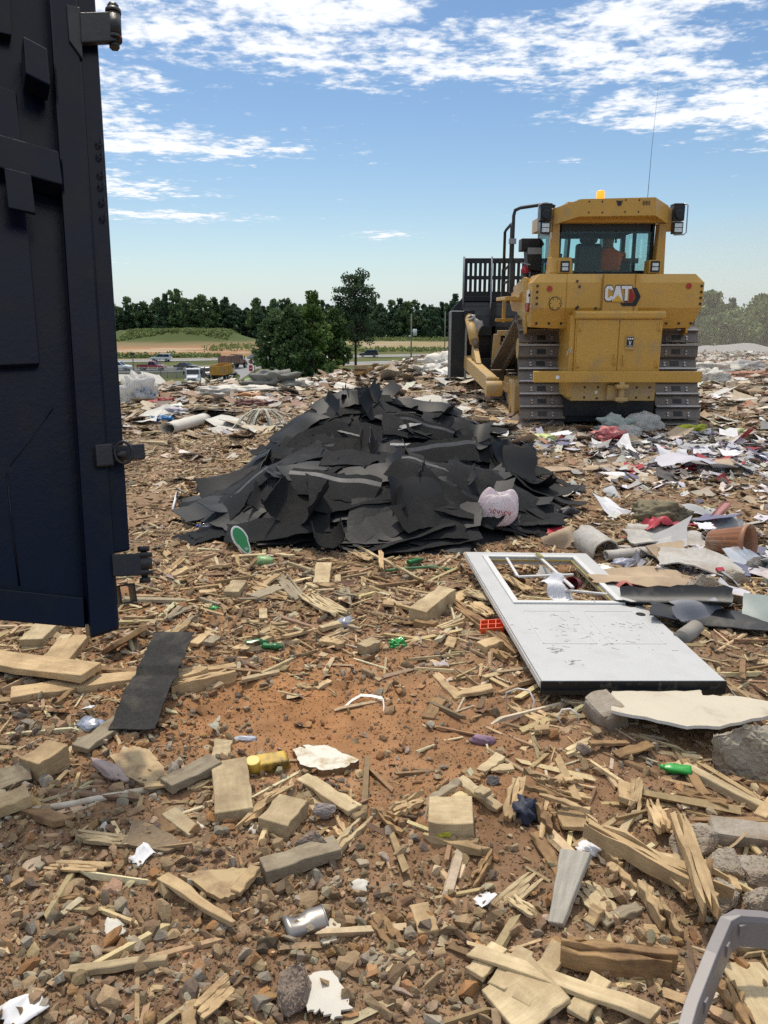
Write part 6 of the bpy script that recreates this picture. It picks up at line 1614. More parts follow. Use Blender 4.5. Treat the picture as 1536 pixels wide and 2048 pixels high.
# ------------------------------------------------------------------ farther rubbish
def bags(px, py, s, m, label, seed, rot=0, name='plastic_bag', amp=.3, cat='plastic bag'): return crumple(name, px, py, s, m, label, cat, seed, amp=amp + .3, rot=rot, freq=2.4, sub=4)
film = mat('cloudy_film', (.84, .82, .77), .4, transl=.6, var=.1); offw = mat('offwhite_sheet', (.66, .62, .54), .6, var=.15, vscale=2)
bags(1285, 850, (.30, .22, .20), film, 'swollen white rubbish bag behind the bulldozer', 31, amp=-.05)
bags(1255, 866, (.20, .16, .12), film, 'smaller limp bag left of the swollen white one', 32, amp=.0)
bags(1232, 855, (.28, .2, .18), mat('sage_cloth', (.36, .40, .35), .8, var=.15), 'sage green cloth bundle left of the white bags', 33, name='cloth_bundle', cat='cloth')
bags(1218, 872, (.22, .14, .12), mat('red_spotted', (.50, .09, .09), .7, col2=(.62, .30, .28), vscale=12), 'red patterned cloth in front of the sage bundle', 34, name='cloth_bundle', cat='cloth')
bags(1385, 862, (.22, .12, .10), mat('lime_plastic', (.50, .52, .03), .5, var=.3), 'lime yellow packaging right of the white bags', 35, name='packaging', cat='packaging', amp=.5)
bags(1468, 866, (.2, .12, .06), mat('pale_lime', (.60, .62, .30), .5, var=.3), 'pale lime packet farther right behind the bulldozer', 36, name='packaging', cat='packaging', amp=.5)
bags(1082, 878, (.22, .12, .06), mat('lime_film', (.60, .66, .25), .5, var=.2), 'lime green sheet behind the black pile', 37, name='packaging', cat='packaging', amp=.5)
card('paper_sheet', 1385, 925, .75, .34, mat('lilac_paper', (.56, .54, .60), .6, var=.1), 'stack of lilac white sheets on the litter right of centre', 'paper', R(-8), R(10), 0, .10, 40, .05, .02)
card('paper_sheet', 1350, 912, .5, .3, paper_w, 'white paper sheet standing behind the lilac stack', 'paper', R(20), R(30), 0, .10, 41, .05, .02)
card('cardboard_sheet', 1180, 935, 1.1, .16, cardb, 'long narrow cardboard strip right of the pile', 'cardboard', R(14), R(4), 0, .04, 42, .01, .02, .01)
card('cardboard_sheet', 1030, 842, .9, .22, mat('orange_card', (.52, .33, .17), .8, var=.15), 'orange-tan card lying behind the crest of the pile', 'cardboard', R(-30), R(14), 0, .05, 43, .02, .02, .01)
roll(335, 858, 408, 838, .13, 'long white plastic roll left of the pile', offw, 0, 'plastic_roll')
def fronds(px, py, label):
    p = hit(px, py, .05); b = MB(); rng = np.random.default_rng(8)
    for k in range(26):
        a = rng.uniform(2.6, 6.6); l = rng.uniform(.3, .65); d = Vector((math.cos(a), math.sin(a) * .5, 0)); s = Vector((-d.y, d.x, 0)).normalized() * .02
        pts = [Vector((0, 0, .26)) + d * l * f + Vector((0, 0, .10 * math.sin(f * 3) - .3 * f)) for f in (0, .35, .7, 1)]
        V = [q for pt in pts for q in (pt - s, pt + s, pt + s - Vector((0, 0, .006)), pt - s - Vector((0, 0, .006)))]
        b.add(V, [(i * 4 + c, i * 4 + (c + 1) % 4, i * 4 + 4 + (c + 1) % 4, i * 4 + 4 + c) for i in range(3) for c in range(4)])
    o = b.build('strapping', mat('pale_straw', (.55, .52, .42), .6, var=.2), None, 0, p); tag(o, label, 'strapping')
fronds(528, 850, 'splayed bundle of pale plastic strapping left of the pile')
bags(278, 785, (.36, .26, .34), film, 'tall white sheeting heap at the far left rim', 44, name='plastic_sheeting', cat='sheeting')
bags(285, 792, (.18, .14, .22), mat('bright_blue', (.01, .22, .62), .4, var=.3), 'bright blue bag beside the white sheeting heap', 45, amp=.5)
bags(325, 842, (.17, .10, .08), mat('mid_blue', (.02, .20, .50), .4, var=.3), 'blue plastic left of the white roll', 46, amp=.5)
bags(332, 804, (.2, .12, .09), mat('dull_red', (.36, .06, .05), .7, var=.3), 'dull red lump on the far left litter', 47, name='cloth_bundle', cat='cloth')
bags(305, 808, (.17, .12, .07), mat('pink_red', (.46, .12, .10), .7, var=.3), 'pinkish red lump left of the dull red one', 48, name='cloth_bundle', cat='cloth')
bags(345, 826, (.30, .18, .10), mat('lavender_sheet', (.46, .43, .48), .6, var=.15), 'folded lavender grey sheet on the far litter', 49, name='folded_sheet', cat='sheet')
bags(500, 792, (.36, .16, .07), mat('orange_sheet', (.55, .27, .12), .7, var=.2), 'orange-brown sheet on the far rim', 50, name='folded_sheet', cat='sheet')
bags(505, 808, (.30, .16, .09), mat('maroon_sheet', (.20, .09, .07), .7, var=.2), 'maroon sheet below the orange-brown one', 51, name='folded_sheet', cat='sheet')
bags(548, 765, (.6, .35, .26), mat('grey_tarp', (.22, .22, .19), .7, var=.4, vscale=3), 'crumpled grey-green tarpaulin on the far rim', 52, name='tarpaulin', cat='tarpaulin', amp=.5)
bags(500, 782, (.8, .3, .10), offw, 'long off-white sheet draped along the far rim', 53, name='plastic_sheeting', cat='sheeting')
bags(440, 784, (.5, .25, .12), offw, 'pale sheet heap above the parked trucks', 54, name='plastic_sheeting', cat='sheeting')
bags(590, 770, (.36, .22, .14), offw, 'pale sheet bundle right of the grey-green tarpaulin', 55, name='plastic_sheeting', cat='sheeting')
bags(890, 734, (.7, .5, .34), offw, 'white rubbish heap against the bulldozer blade', 56, name='plastic_sheeting', cat='sheeting', amp=.6)
bags(862, 744, (.5, .4, .2), offw, 'lower white heap left of the blade', 57, name='plastic_sheeting', cat='sheeting', amp=.6)
bags(1430, 740, (.75, .4, .24), offw, 'white sheet heap right of the bulldozer', 58, name='plastic_sheeting', cat='sheeting', amp=.4)
bags(1420, 758, (.5, .4, .26), offw, 'rounded white bag right of the near track', 59)
bags(1480, 735, (.8, .3, .2), mat('pale_grey_sheet', (.50, .48, .45), .6, var=.15), 'grey sheet lifted at one corner right of the bulldozer', 60, name='folded_sheet', cat='sheet')
bags(1500, 750, (1.0, .4, .10), mat('red_earth', (.42, .20, .12), .9, var=.2), 'red-brown earth patch right of the bulldozer', 61, name='earth_lump', cat='earth')
for k, (x0, y0, x1, y1, l1) in enumerate(((715, 748, 722, 735, .45), (727, 748, 740, 734, .35), (750, 742, 776, 730, .3), (735, 742, 752, 728, .3), (790, 740, 812, 732, .4), (768, 746, 800, 736, .1))):
    plank(x0, y0, x1, y1, .13, .04, ('steep pale board at the left of the rim timbers', 'second pale board of the rim timbers', 'low pale board in the middle of the rim timbers', 'brown board behind the rim timbers', 'upright-looking board at the right of the rim timbers', 'flat board in front of the rim timbers')[k], [pine, pale, pale, brownw, greyw, pine][k], .05, l1)

# ------------------------------------------------------------------ beyond the tip: roads, woodland, traffic
asphalt = mat('pale_asphalt', (.27, .265, .26), .9, var=.2, vscale=.25)
linew = mat('road_line_white', (.6, .6, .58), .8); liney = mat('road_line_yellow', (.55, .38, .06), .8)
def road(name, quads, m, lift=.06):
    """strip through pairs of pixels (upper edge, lower edge) on the plain"""
    V, F = [], []
    for (x0, y0), (x1, y1) in quads:
        V += [tuple(at_z(x0, y0, FAR_Z + lift)), tuple(at_z(x1, y1, FAR_Z + lift))]
    for i in range(len(quads) - 1): F.append((2 * i, 2 * i + 1, 2 * i + 3, 2 * i + 2))
    return tag(link(name, npmesh(name, np.array(V), F, m)), kind='structure')
road('far_road', [((-400, 731), (-400, 739)), ((60, 723.5), (60, 730)), ((230, 718.5), (230, 724.5)), ((470, 714), (470, 719.5)), ((700, 710), (700, 715)), ((900, 706.5), (900, 711)), ((1300, 701), (1300, 705)), ((1800, 696), (1800, 700))], asphalt)
road('near_road', [((-400, 752), (-400, 764)), ((60, 741), (60, 752)), ((230, 736), (230, 746)), ((350, 733), (350, 744)), ((520, 729), (520, 737)), ((700, 724), (700, 731)), ((900, 718.5), (900, 724.5)), ((1300, 711), (1300, 716)), ((1800, 704), (1800, 709))], asphalt, .07)
road('side_road', [((546, 706), (575, 709)), ((500, 712), (560, 716)), ((455, 722), (530, 727)), ((425, 735), (505, 743)), ((395, 757), (475, 764)), ((372, 785), (462, 792)), ((330, 830), (440, 835))], asphalt, .08)
for k, (ya, yb) in enumerate((((230, 719.2), (900, 707.0)), ((230, 724.0), (900, 710.4)))):
    road('road_marking', [(ya, (ya[0], ya[1] + .45)), (yb, (yb[0], yb[1] + .35))], linew if k else liney, .1)
for k, (ya, yb) in enumerate((((520, 729.6), (900, 719)), ((520, 736.2), (900, 723.8)))):
    road('road_marking', [(ya, (ya[0], ya[1] + .5)), (yb, (yb[0], yb[1] + .4))], liney if k else linew, .11)
road('service_path', [((745, 736), (748, 739)), ((800, 731), (803, 735)), ((870, 726), (874, 730)), ((960, 721), (966, 725))], mat('concrete_path', (.44, .43, .40), .9, var=.1, vscale=.3), .08)

leaf_a = mat('leaf_green', (.05, .08, .02), .6, var=.35, vscale=.9, attr=True, transl=.22, spec=.25)
bark = mat('bark', (.085, .065, .05), .9, var=.4, vscale=3, bump=.4, bscale=10)
def leaf_cards(rng, C, n_per, spread, size, tint):
    """leaf-sized faces spread round clump centres"""
    n = len(C) * n_per; c = np.repeat(C, n_per, 0); d = rng.normal(size=(n, 3)); d /= np.linalg.norm(d, axis=1, keepdims=True)
    r = rng.random((n, 1)) ** .45; p = c + d * r * np.repeat(spread, n_per)[:, None] * np.array([1, 1, .75])
    a = rng.normal(size=(n, 3)); a /= np.linalg.norm(a, axis=1, keepdims=True); b = np.cross(a, rng.normal(size=(n, 3))); b /= np.linalg.norm(b, axis=1, keepdims=True)
    s = size * rng.uniform(.6, 1.3, (n, 1))
    V = np.stack([p - a * s - b * s * .5, p + a * s * .2 - b * s * .7, p + a * s + b * s * .4, p - a * s * .1 + b * s * .8], 1).reshape(-1, 3)
    F = np.arange(n * 4).reshape(n, 4)
    g = 2.8 * np.repeat(rng.uniform(.65, 1.35, len(C)), n_per)[:, None] * rng.uniform(.75, 1.25, (n, 1))
    return V, F, np.repeat(np.array(tint)[None] * g, 4, 0)
def make_tree(h, w, seed, tint=(.05, .075, .022), kind='broad', leaf=.22, clumps=70, per=60, bole=.28, loc=(0, 0, 0)):
    rng = np.random.default_rng(seed); root = empty('tree', loc); b = MB(); C, S = [], []
    lean = rng.normal(size=2) * .04 * h
    def tk(f): return Vector((lean[0] * f * f, lean[1] * f * f, h * f))
    b.tube([tk(f) for f in (0, .08, .3, .6, .92)], [.035 * h * .55, .026 * h * .55, .02 * h * .55, .012 * h * .55, .004 * h], 8)
    if kind == 'broad':
        for k in range(clumps):
            u = rng.uniform(bole, 1.0); env = math.sin(math.pi * min(1, (u - bole) / (1 - bole) * .86 + .16)) ** .7
            t = rng.uniform(0, 6.283); r = w / 2 * env * rng.uniform(.25, 1.0) ** .6; r *= 1 + .22 * math.sin(3 * t + seed)
            c = tk(u * .97) + Vector((math.cos(t) * r, math.sin(t) * r, rng.normal() * .03 * h)); C.append(c[:]); S.append(w * rng.uniform(.08, .17))
            if k % 4 == 0: b.tube([tk(max(.1, u - .22)), tk(u - .08).lerp(c, .45), c], [.010 * h * .5, .006 * h * .5, .002 * h], 5)
    else:                                                # open pine: tufts at the ends of level limbs
        for k in range(clumps):
            u = bole + (1 - bole) * (k / clumps) ** .9; top = sstep(.60, .68, u)
            env = (.95 * math.sin(math.pi * min(1, (u - bole) / (.72 - bole))) ** .6 if u < .70 else 0) if u < .66 else .66 * math.sin(math.pi * min(1, max(0.0, (1.03 - u) / .42))) ** .8
            t = k * 2.4 + rng.normal() * .3; r = w / 2 * max(env, .08) * rng.uniform(.45, 1.0)
            c = tk(u) + Vector((math.cos(t) * r, math.sin(t) * r, .02 * h * rng.normal())); C.append(c[:]); S.append(w * rng.uniform(.07, .12))
            b.tube([tk(max(.05, u - .04)), tk(u - .01).lerp(c, .5), c], [.006 * h, .0035 * h, .0015 * h], 5)
    b.build('trunk', bark, root)
    V, F, cc = leaf_cards(rng, np.array(C), per, np.array(S), leaf, tint)
    link('crown', npmesh('crown', V, F, leaf_a, col=cc), root); return root
def zat(x, y): return float(base_h(np.array([x]), np.array([y]))[0])
def stand(px, Y): return (px - 768) / FPX * (Y * CP - (FAR_Z - CAM_H) * SP), Y
# the clump in the middle distance and the tall pine
for px, Y, h, w, seed, tint, lab in ((554, 104, 11.6, 6.4, 1, (.040, .062, .024), 'dark bushy tree at the left side of the near tree group'),
                                     (628, 100, 13.4, 5.8, 2, (.062, .095, .024), 'brightest and tallest leafy tree in the middle of the near tree group'),
                                     (656, 106, 12.0, 5.4, 3, (.045, .07, .022), 'leafy tree at the right side of the near tree group, beside the tall pine'),
                                     (592, 98, 12.2, 5.4, 4, (.038, .06, .022), 'dark leafy tree second from the left in the near tree group'),
                                     (670, 94, 5.6, 3.6, 5, (.06, .09, .03), 'small low tree in front at the right of the near tree group'),
                                     (545, 96, 5.0, 4.2, 6, (.055, .075, .035), 'low grey-green shrub tree at the left foot of the near tree group')):
    x, y = stand(px, Y); t = make_tree(h, w, seed, tint, 'broad', .21, 110, 110, .10 if h > 6 else .04, (x, y, zat(x, y) - .1)); tag(t, lab, 'tree', 'trees in the near tree group')
x, y = stand(712, 108); t = make_tree(16.2, 8.6, 11, (.030, .046, .022), 'pine', .14, 90, 90, .50, (x, y, zat(x, y) - .1)); tag(t, 'tall lone pine with an open top, right of the near tree group', 'pine tree')
x, y = stand(913, 62); t = make_tree(7.5, 4.4, 12, (.10, .13, .03), 'broad', .16, 70, 80, .1, (x, y, zat(x, y) - .1)); tag(t, 'bright green tree just left of the bulldozer blade', 'tree')
for k, (px, Y, h, w) in enumerate(((1392, 84, 6.6, 7), (1425, 78, 5.5, 7), (1462, 88, 4.6, 7), (1500, 82, 5.4, 7), (1535, 78, 6.4, 7.5), (1580, 84, 6.4, 8), (1440, 92, 4.8, 7), (1640, 80, 7, 8))):
    x, y = stand(px, Y); t = make_tree(h, w, 30 + k, (.075, .10, .034), 'broad', .20, 80, 80, .06, (x, y, zat(x, y) - .1))
    tag(t, ('leafy tree half hidden behind the bulldozer tank', 'tall tree in the dust right of the bulldozer', 'low tree behind the gap in the dusty trees', 'bright tree near the right edge of the photo', 'tall tree at the right edge behind the gravel yard', 'tree cut by the right edge of the photo', 'small tree at the back of the gap right of the bulldozer', 'outermost tree beyond the right edge')[k], 'tree', 'trees behind the gravel yard')
# woodland beyond the highway: six trees copied
protos = [make_tree(h, w, 50 + k, tint, 'broad', .62, 60, 34, .04, (0, -50, -60)) for k, (h, w, tint) in enumerate(((17, 9.5, (.030, .052, .026)), (19, 11, (.042, .068, .026)), (16, 8, (.026, .044, .026)), (18, 10, (.05, .078, .030)), (15.5, 8.5, (.034, .056, .03)), (17.5, 9, (.028, .048, .024))))]
rng = np.random.default_rng(77); first = [True] * 6
def wood_label(px):
    where = 'far left behind the grassy mound' if px < 330 else 'above the grassy mound' if px < 480 else 'behind the near tree group' if px < 690 else 'between the tall pine and the bulldozer blade' if px < 930 else 'hidden low behind the bulldozer' if px < 1400 else 'far right'
    return where
spots_ = []
for row in range(4):
    for x in np.arange(-195, 165, 5.0): spots_.append((x + rng.normal() * 1.8, 372 + row * 13 + rng.normal() * 4 + .10 * x * (row > 0)))
for x, y in spots_:
    k = int(rng.integers(6)); px = project((x, y, 0))[0]
    if px > 940 and rng.random() < .55: continue
    if px < 150 and rng.random() < .4: continue
    o = protos[k] if first[k] else copy_tree(protos[k]); first[k] = False
    s = .95 * rng.uniform(.85, 1.05) * (1.10 if 300 < px < 460 else .97)
    o.location = (x, y, zat(x, y) - .3); o.scale = (s * rng.uniform(.9, 1.15), s, s * (1 + .08 * rng.normal())); o.rotation_euler = (0, 0, rng.uniform(0, 6.28))
    tag(o, f'{("dark", "leafy green", "blackish", "bright green", "grey-green", "deep green")[k]} woodland tree beyond the highway, {wood_label(px)}', 'tree', 'woodland trees beyond the highway')
def weeds():
    rng = np.random.default_rng(9); P = []
    def band(n, x0, x1, y0, y1, s0, s1):
        for _ in range(n): P.append((rng.uniform(x0, x1), rng.uniform(y0, y1), rng.uniform(s0, s1)))
    band(500, -110, -45, 216, 226, .5, 1.5); band(420, -15, 60, 250, 268, .5, 1.3); band(1500, -104, -60, 312, 346, .5, 1.0); band(260, -60, -8, 255, 300, .6, 1.6)
    band(500, -30, 70, 345, 362, .8, 2.0); band(360, -32, 26, 80, 150, .3, 1.0); band(200, -25, 0, 45, 75, .3, .9)
    P = np.array(P); C = np.stack([P[:, 0], P[:, 1], base_h(P[:, 0], P[:, 1]) + P[:, 2] * .35], 1)
    V, F, c = leaf_cards(rng, C, 14, P[:, 2], .30, (.085, .105, .035))
    tag(link('weeds', npmesh('weeds', V, F, leaf_a, col=c)), 'rough green weeds along the road verges and on the mound', 'weeds', kind='stuff')
weeds()

# --- traffic
tyre = mat('tyre', (.02, .02, .02), .85); rimm = mat('wheel_rim', (.35, .35, .36), .4, metal=.5); cglass = mat('dark_car_glass', (.015, .02, .025), .08); lightm = mat('headlamp', (.75, .75, .72), .2); tail = mat('tail_lamp', (.35, .02, .02), .3)
def wheels(root, pts, r, w):
    for x, y in pts:
        s = 1 if y > 0 else -1
        b = MB(); b.cyl((x, y - w / 2, r), (x, y + w / 2, r), r, 18); o = b.build('wheel', tyre, root, .02)
        b = MB(); b.cyl((x, y + s * (w / 2 + .003), r), (x, y + s * (w / 2 + .02), r), r * .6, 14); b.build('rim', rimm, o)
def car(kind, px, py, yaw, colr, label, cat, name, group=None, z=FAR_Z + .1):
    """x forward; length 4.7 to 5.6 m"""
    p = at_z(px, py, z); root = empty(name, p, (0, 0, yaw)); tag(root, label, cat, group)
    m = mat(name + '_paint', colr, .3, coat=.6)
    L_, Wd, Hh, hood, belt = {'suv': (5.1, 2.0, 1.85, 1.1, 1.08), 'pickup': (5.7, 2.0, 1.88, 1.15, 1.15), 'car': (4.7, 1.8, 1.47, 1.0, .95)}[kind]
    h = L_ / 2
    b = MB(); b.prism([(-h, .42), (-h - .03, .8), (-h + .05, belt), (h - 1.3, belt), (h - .25, hood - .12), (h, .8), (h, .40)], 'y', -Wd / 2, Wd / 2); body = b.build('body', m, root, .07)
    c0, c1 = {'suv': (-h + .1, h - 1.45), 'pickup': (-.55, h - 1.5), 'car': (-h + .75, h - 1.35)}[kind]
    t0, t1 = c0 + (.25 if kind != 'car' else .6), c1 - .75; w0, w1 = Wd / 2 - .06, Wd / 2 - .24
    V = [(c0, -w0, belt), (c1, -w0, belt), (c1, w0, belt), (c0, w0, belt), (t0, -w1, Hh - .06), (t1, -w1, Hh - .06), (t1, w1, Hh - .06), (t0, w1, Hh - .06)]
    b = MB(); b.add(V, BOXF); b.build('window_band', cglass, root, .03)
    b = MB(); b.add([(t0 - .03, -w1 - .02, Hh - .07), (t1 + .03, -w1 - .02, Hh - .07), (t1 + .03, w1 + .02, Hh - .07), (t0 - .03, w1 + .02, Hh - .07), (t0 + .05, -w1 + .05, Hh), (t1 - .1, -w1 + .05, Hh), (t1 - .1, w1 - .05, Hh), (t0 + .05, w1 - .05, Hh)], BOXF)
    for s in (-1, 1):
        for f in ((0, .0), (.5, .5), (1, 1)):
            xb, xt = c0 + (c1 - c0) * f[0], t0 + (t1 - t0) * f[1]
            b.bar((xb, s * (w0 + .012), belt), (xt, s * (w1 + .012), Hh - .06), .10, .03)
    b.build('roof', m, root)
    if kind == 'pickup':
        b = MB()
        for s in (-1, 1): b.box((-h + .05, s * (Wd / 2) - .05, belt - .02), (-.6, s * (Wd / 2) + .05 - .05, belt + .06))
        b.box((-h + .12, -Wd / 2 + .12, belt - .3), (-.65, Wd / 2 - .12, belt + .012), 0); b.build('bed', [mat(name + '_bed', (.03, .03, .03), .7)], root)
    wheels(root, [(h - .95, Wd / 2 - .1), (h - .95, -Wd / 2 + .1), (-h + 1.05, Wd / 2 - .1), (-h + 1.05, -Wd / 2 + .1)], .38, .25)
    for s in (-1, 1):
        b = MB(); b.box((h - .12, s * Wd * .34 - .2, .74), (h + .035, s * Wd * .34 + .2, .92)); b.build('headlight', lightm, root)
        b = MB(); b.box((-h - .06, s * Wd * .42 - .1, .75), (-h + .08, s * Wd * .42 + .1, 1.0)); b.build('tail_light', tail, root)
    return root
car('suv', 323, 722.5, R(176), (.72, .73, .74), 'white suv driving left on the far carriageway', 'suv', 'suv')
car('pickup', 236, 741, R(-4), (.72, .73, .74), 'white pickup emerging behind the container gate', 'pickup truck', 'pickup_truck')
car('pickup', 304, 740.5, R(-3), (.30, .02, .03), 'dark red pickup on the near carriageway', 'pickup truck', 'pickup_truck')
car('car', 372, 739, R(-10), (.05, .055, .06), 'dark low car next to the white dump truck', 'car', 'car')
car('pickup', 411, 755, R(-83), (.02, .022, .025), 'black pickup waiting right behind the white dump truck', 'pickup truck', 'pickup_truck')
car('suv', 737, 713.5, R(184), (.02, .022, .03), 'dark suv on the far carriageway right of the tall pine', 'suv', 'suv')
car('car', 852, 731, R(8), (.74, .74, .75), 'white car roof low behind the rim near the bulldozer blade', 'car', 'car')
def dump_truck(px, py, yaw, cabc, bedc, label, load=None):
    p = at_z(px, py, FAR_Z + .1); root = empty('dump_truck', p, (0, 0, yaw)); tag(root, label, 'dump truck', 'dump trucks at the entrance')
    cm = mat('truck_cab_paint', cabc, .35, coat=.4); bm_ = mat('truck_bed_paint', bedc, .6, var=.25, vscale=1.5, dirt=(.25, .18, .12), dscale=1.2, damt=.4); dk = mat('truck_black', (.02, .02, .02), .6)
    b = MB(); b.box((-3.6, -.45, .75), (4.0, .45, 1.05)); b.build('chassis', dk, root)
    b = MB(); b.prism([(1.2, 1.0), (1.2, 2.75), (1.35, 2.9), (2.25, 2.85), (2.6, 2.0), (2.6, 1.0)], 'y', -1.1, 1.1); cab = b.build('cab', cm, root, .06)
    b = MB(); b.prism([(2.61, 1.0), (2.61, 1.95), (3.95, 1.7), (4.1, 1.5), (4.1, .95)], 'y', -.85, .85); b.build('bonnet', cm, root, .06)
    b = MB(); b.add([(2.33, -.98, 2.74), (2.33, .98, 2.74), (2.62, .98, 2.04), (2.62, -.98, 2.04), (2.40, -.98, 2.74), (2.40, .98, 2.74), (2.66, .98, 2.06), (2.66, -.98, 2.06)], [(3, 2, 1, 0), (4, 5, 6, 7), (0, 1, 5, 4), (1, 2, 6, 5), (2, 3, 7, 6), (3, 0, 4, 7)]); b.build('windscreen', cglass, cab)
    for s in (-1, 1):
        b = MB(); b.box((1.45, s * 1.105 - .006, 2.0), (2.25, s * 1.105 + .006, 2.65)); b.build('side_window', cglass, cab)
        b = MB(); b.box((3.1, s * 1.02 - .18, .85), (4.0, s * 1.02 + .18, 1.35)); b.build('wing', cm, root, .05)
        b = MB(); b.box((4.0, s * .98 - .16, 1.0), (4.06, s * .98 + .16, 1.22)); b.build('headlight', lightm, root)
        b = MB(); b.bar((2.3, s * 1.12, 2.3), (2.5, s * 1.45, 2.3), .04); b.box((2.46, s * 1.42 - .1, 1.95), (2.54, s * 1.42 + .1, 2.55)); b.build('mirror', dk, root)
        b = MB(); b.box((-3.78, s * .95 - .12, .95), (-3.7, s * .95 + .12, 1.15)); b.build('tail_light', tail, root)
    b = MB(); b.box((4.1, -.62, 1.0), (4.14, .62, 1.5)); b.build('grille', mat('truck_grille', (.25, .25, .26), .4, metal=.4, var=.5, vscale=20), root)
    b = MB(); b.box((4.08, -1.15, .55), (4.28, 1.15, .9)); b.build('bumper', mat('truck_bumper', (.5, .5, .5), .35, metal=.3), root, .03)
    # open bed: four walls and a floor
    b = MB()
    b.box((-3.7, -1.2, 1.1), (1.0, 1.2, 1.25)); b.box((-3.7, -1.25, 1.251), (1.0, -1.15, 2.75)); b.box((-3.7, 1.15, 1.251), (1.0, 1.25, 2.75)); b.box((.9, -1.149, 1.251), (1.0, 1.149, 2.95)); b.box((-3.72, -1.149, 1.2), (-3.6, 1.149, 2.65))
    for s in (-1, 1):
        for x in (-3.5, -2.4, -1.3, -.2, .8): b.box((x - .06, s * 1.29 - .04, 1.2), (x + .06, s * 1.29 + .04, 2.75))
    bed = b.build('bed', bm_, root, .02)
    if load:
        V, F = rock_template(5, 3, 6); link('load', npmesh('load', V * np.array([2.2, 1.1, .75]) + np.array([-1.3, 0, 2.55]), F, mat('truck_load', load, .9, var=.3, vscale=3, bump=.5, bscale=10)), bed)
    wheels(root, [(3.3, 1.0), (3.3, -1.0), (-1.4, 1.0), (-1.4, -1.0), (-2.6, 1.0), (-2.6, -1.0)], .52, .42)
dump_truck(391, 771, R(-84), (.74, .75, .76), (.16, .17, .18), 'white-cabbed dump truck driving in towards the tip', (.24, .23, .22))
dump_truck(449, 760, R(83), (.62, .58, .52), (.58, .30, .035), 'ochre dump truck seen from behind at the junction')
dump_truck(466, 737, R(68), (.16, .08, .06), (.22, .12, .09), 'maroon dump truck ahead of the ochre one', (.3, .2, .14))

# --- poles, signs, fence, hut, bins
polem = mat('weathered_pole', (.26, .23, .20), .9, var=.2); galv = mat('galvanised', (.42, .43, .44), .5, metal=.5)
def pole(px, py, ztop, r, label, lean=(0, 0), extra=None, m=polem, base=None):
    p = at_z(px, py, FAR_Z); root = empty('pole', p); tag(root, label, 'pole')
    b = MB(); h = ztop - FAR_Z; b.tube([(0, 0, -.2), (lean[0] * .5, lean[1] * .5, h / 2), (lean[0], lean[1], h)], [r, r * .9, r * .75], 10); b.build('shaft', m, root)
    if extra: extra(root, h)
    return root
def transformer(root, h):
    b = MB(); b.cyl((.75, 0, h - 4.6), (.75, 0, h - 3.2), .42, 14); b.box((.1, -.08, h - 3.7), (.7, .08, h - 3.5)); b.build('transformer', mat('pale_transformer', (.60, .62, .64), .4), root)
    b = MB(); b.cyl((-.25, 0, h - 4.9), (-.25, 0, h - 4.5), .3, 10); b.build('insulator', galv, root)
pole(822, 738, 1.55, .17, 'grey utility pole with a pale transformer, right of the tall pine', extra=transformer)
pole(611, 800, -2.0, .16, 'leaning bare post in front of the near tree group', (-.35, 0))
pole(889, 716, 2.0, .15, 'thin pole just left of the bulldozer blade')
pole(268, 748, -6.0, .12, 'short dark post with a lamp box near the white pickup', extra=lambda r, h: MB().box((-.35, -.2, h - .3), (.35, .2, h + .1)).build('lamp_box', MATS['truck_black'], r))
pole(510, 752, -6.2, .10, 'thin post with a signal head by the stop sign', extra=lambda r, h: MB().box((-.9, -.15, h - .1), (.1, .15, h + .25)).build('signal_head', galv, r))
pole(322, 752, -6.7, .09, 'pale post in front of the red pickup')
def sign_post():
    p = at_z(502, 748, FAR_Z); root = empty('sign_post', p); tag(root, 'sign post with a one way plate, a red stop sign and a red plate below', 'road sign')
    b = MB(); b.cyl((0, .06, -.1), (0, .06, 3.4), .05, 8); b.build('post', galv, root)
    rd = mat('sign_red', (.45, .02, .03), .4); wh = mat('sign_white', (.75, .75, .75), .4); bk = mat('sign_black', (.02, .02, .02), .4)
    def letters(parent, txt, z, hgt, m, y):
        cu = bpy.data.curves.new('lettering', 'FONT'); cu.body = txt; cu.size = hgt; cu.align_x = 'CENTER'; cu.align_y = 'CENTER'; cu.extrude = .004
        o = bpy.data.objects.new('lettering', cu); COL.objects.link(o); dg = bpy.context.evaluated_depsgraph_get(); me = bpy.data.meshes.new_from_object(o.evaluated_get(dg)); bpy.data.objects.remove(o)
        me.materials.clear(); me.materials.append(m); q = link('lettering', me, parent, (0, y, z), (R(90), 0, 0)); return q
    b = MB(); b.box((-.62, -.02, 2.95), (.62, .0, 3.38)); o = b.build('one_way_plate', bk, root)
    b = MB(); b.prism([(-.55, 3.09), (.30, 3.09), (.30, 3.00), (.56, 3.165), (.30, 3.33), (.30, 3.24), (-.55, 3.24)], 'y', -.028, -.0215); b.build('arrow', wh, o); letters(o, 'ONE WAY', 3.165, .13, bk, -.034)
    b = MB(); oc = [(.46 * math.cos(R(22.5 + 45 * k)), 2.40 + .46 * math.sin(R(22.5 + 45 * k))) for k in range(8)]
    b.prism(oc, 'y', -.02, 0, 0); o = b.build('stop_plate', wh, root)
    b = MB(); b.prism([(.42 * math.cos(R(22.5 + 45 * k)), 2.40 + .42 * math.sin(R(22.5 + 45 * k))) for k in range(8)], 'y', -.026, -.0205); b.build('stop_face', rd, o); letters(o, 'STOP', 2.40, .30, wh, -.032)
    b = MB(); b.box((-.36, -.02, .55), (.36, 0, 1.7)); o = b.build('lower_plate', rd, root)
    b = MB(); b.box((-.28, -.027, 1.08), (.28, -.0205, 1.18)); b.build('stripe', wh, o)
sign_post()
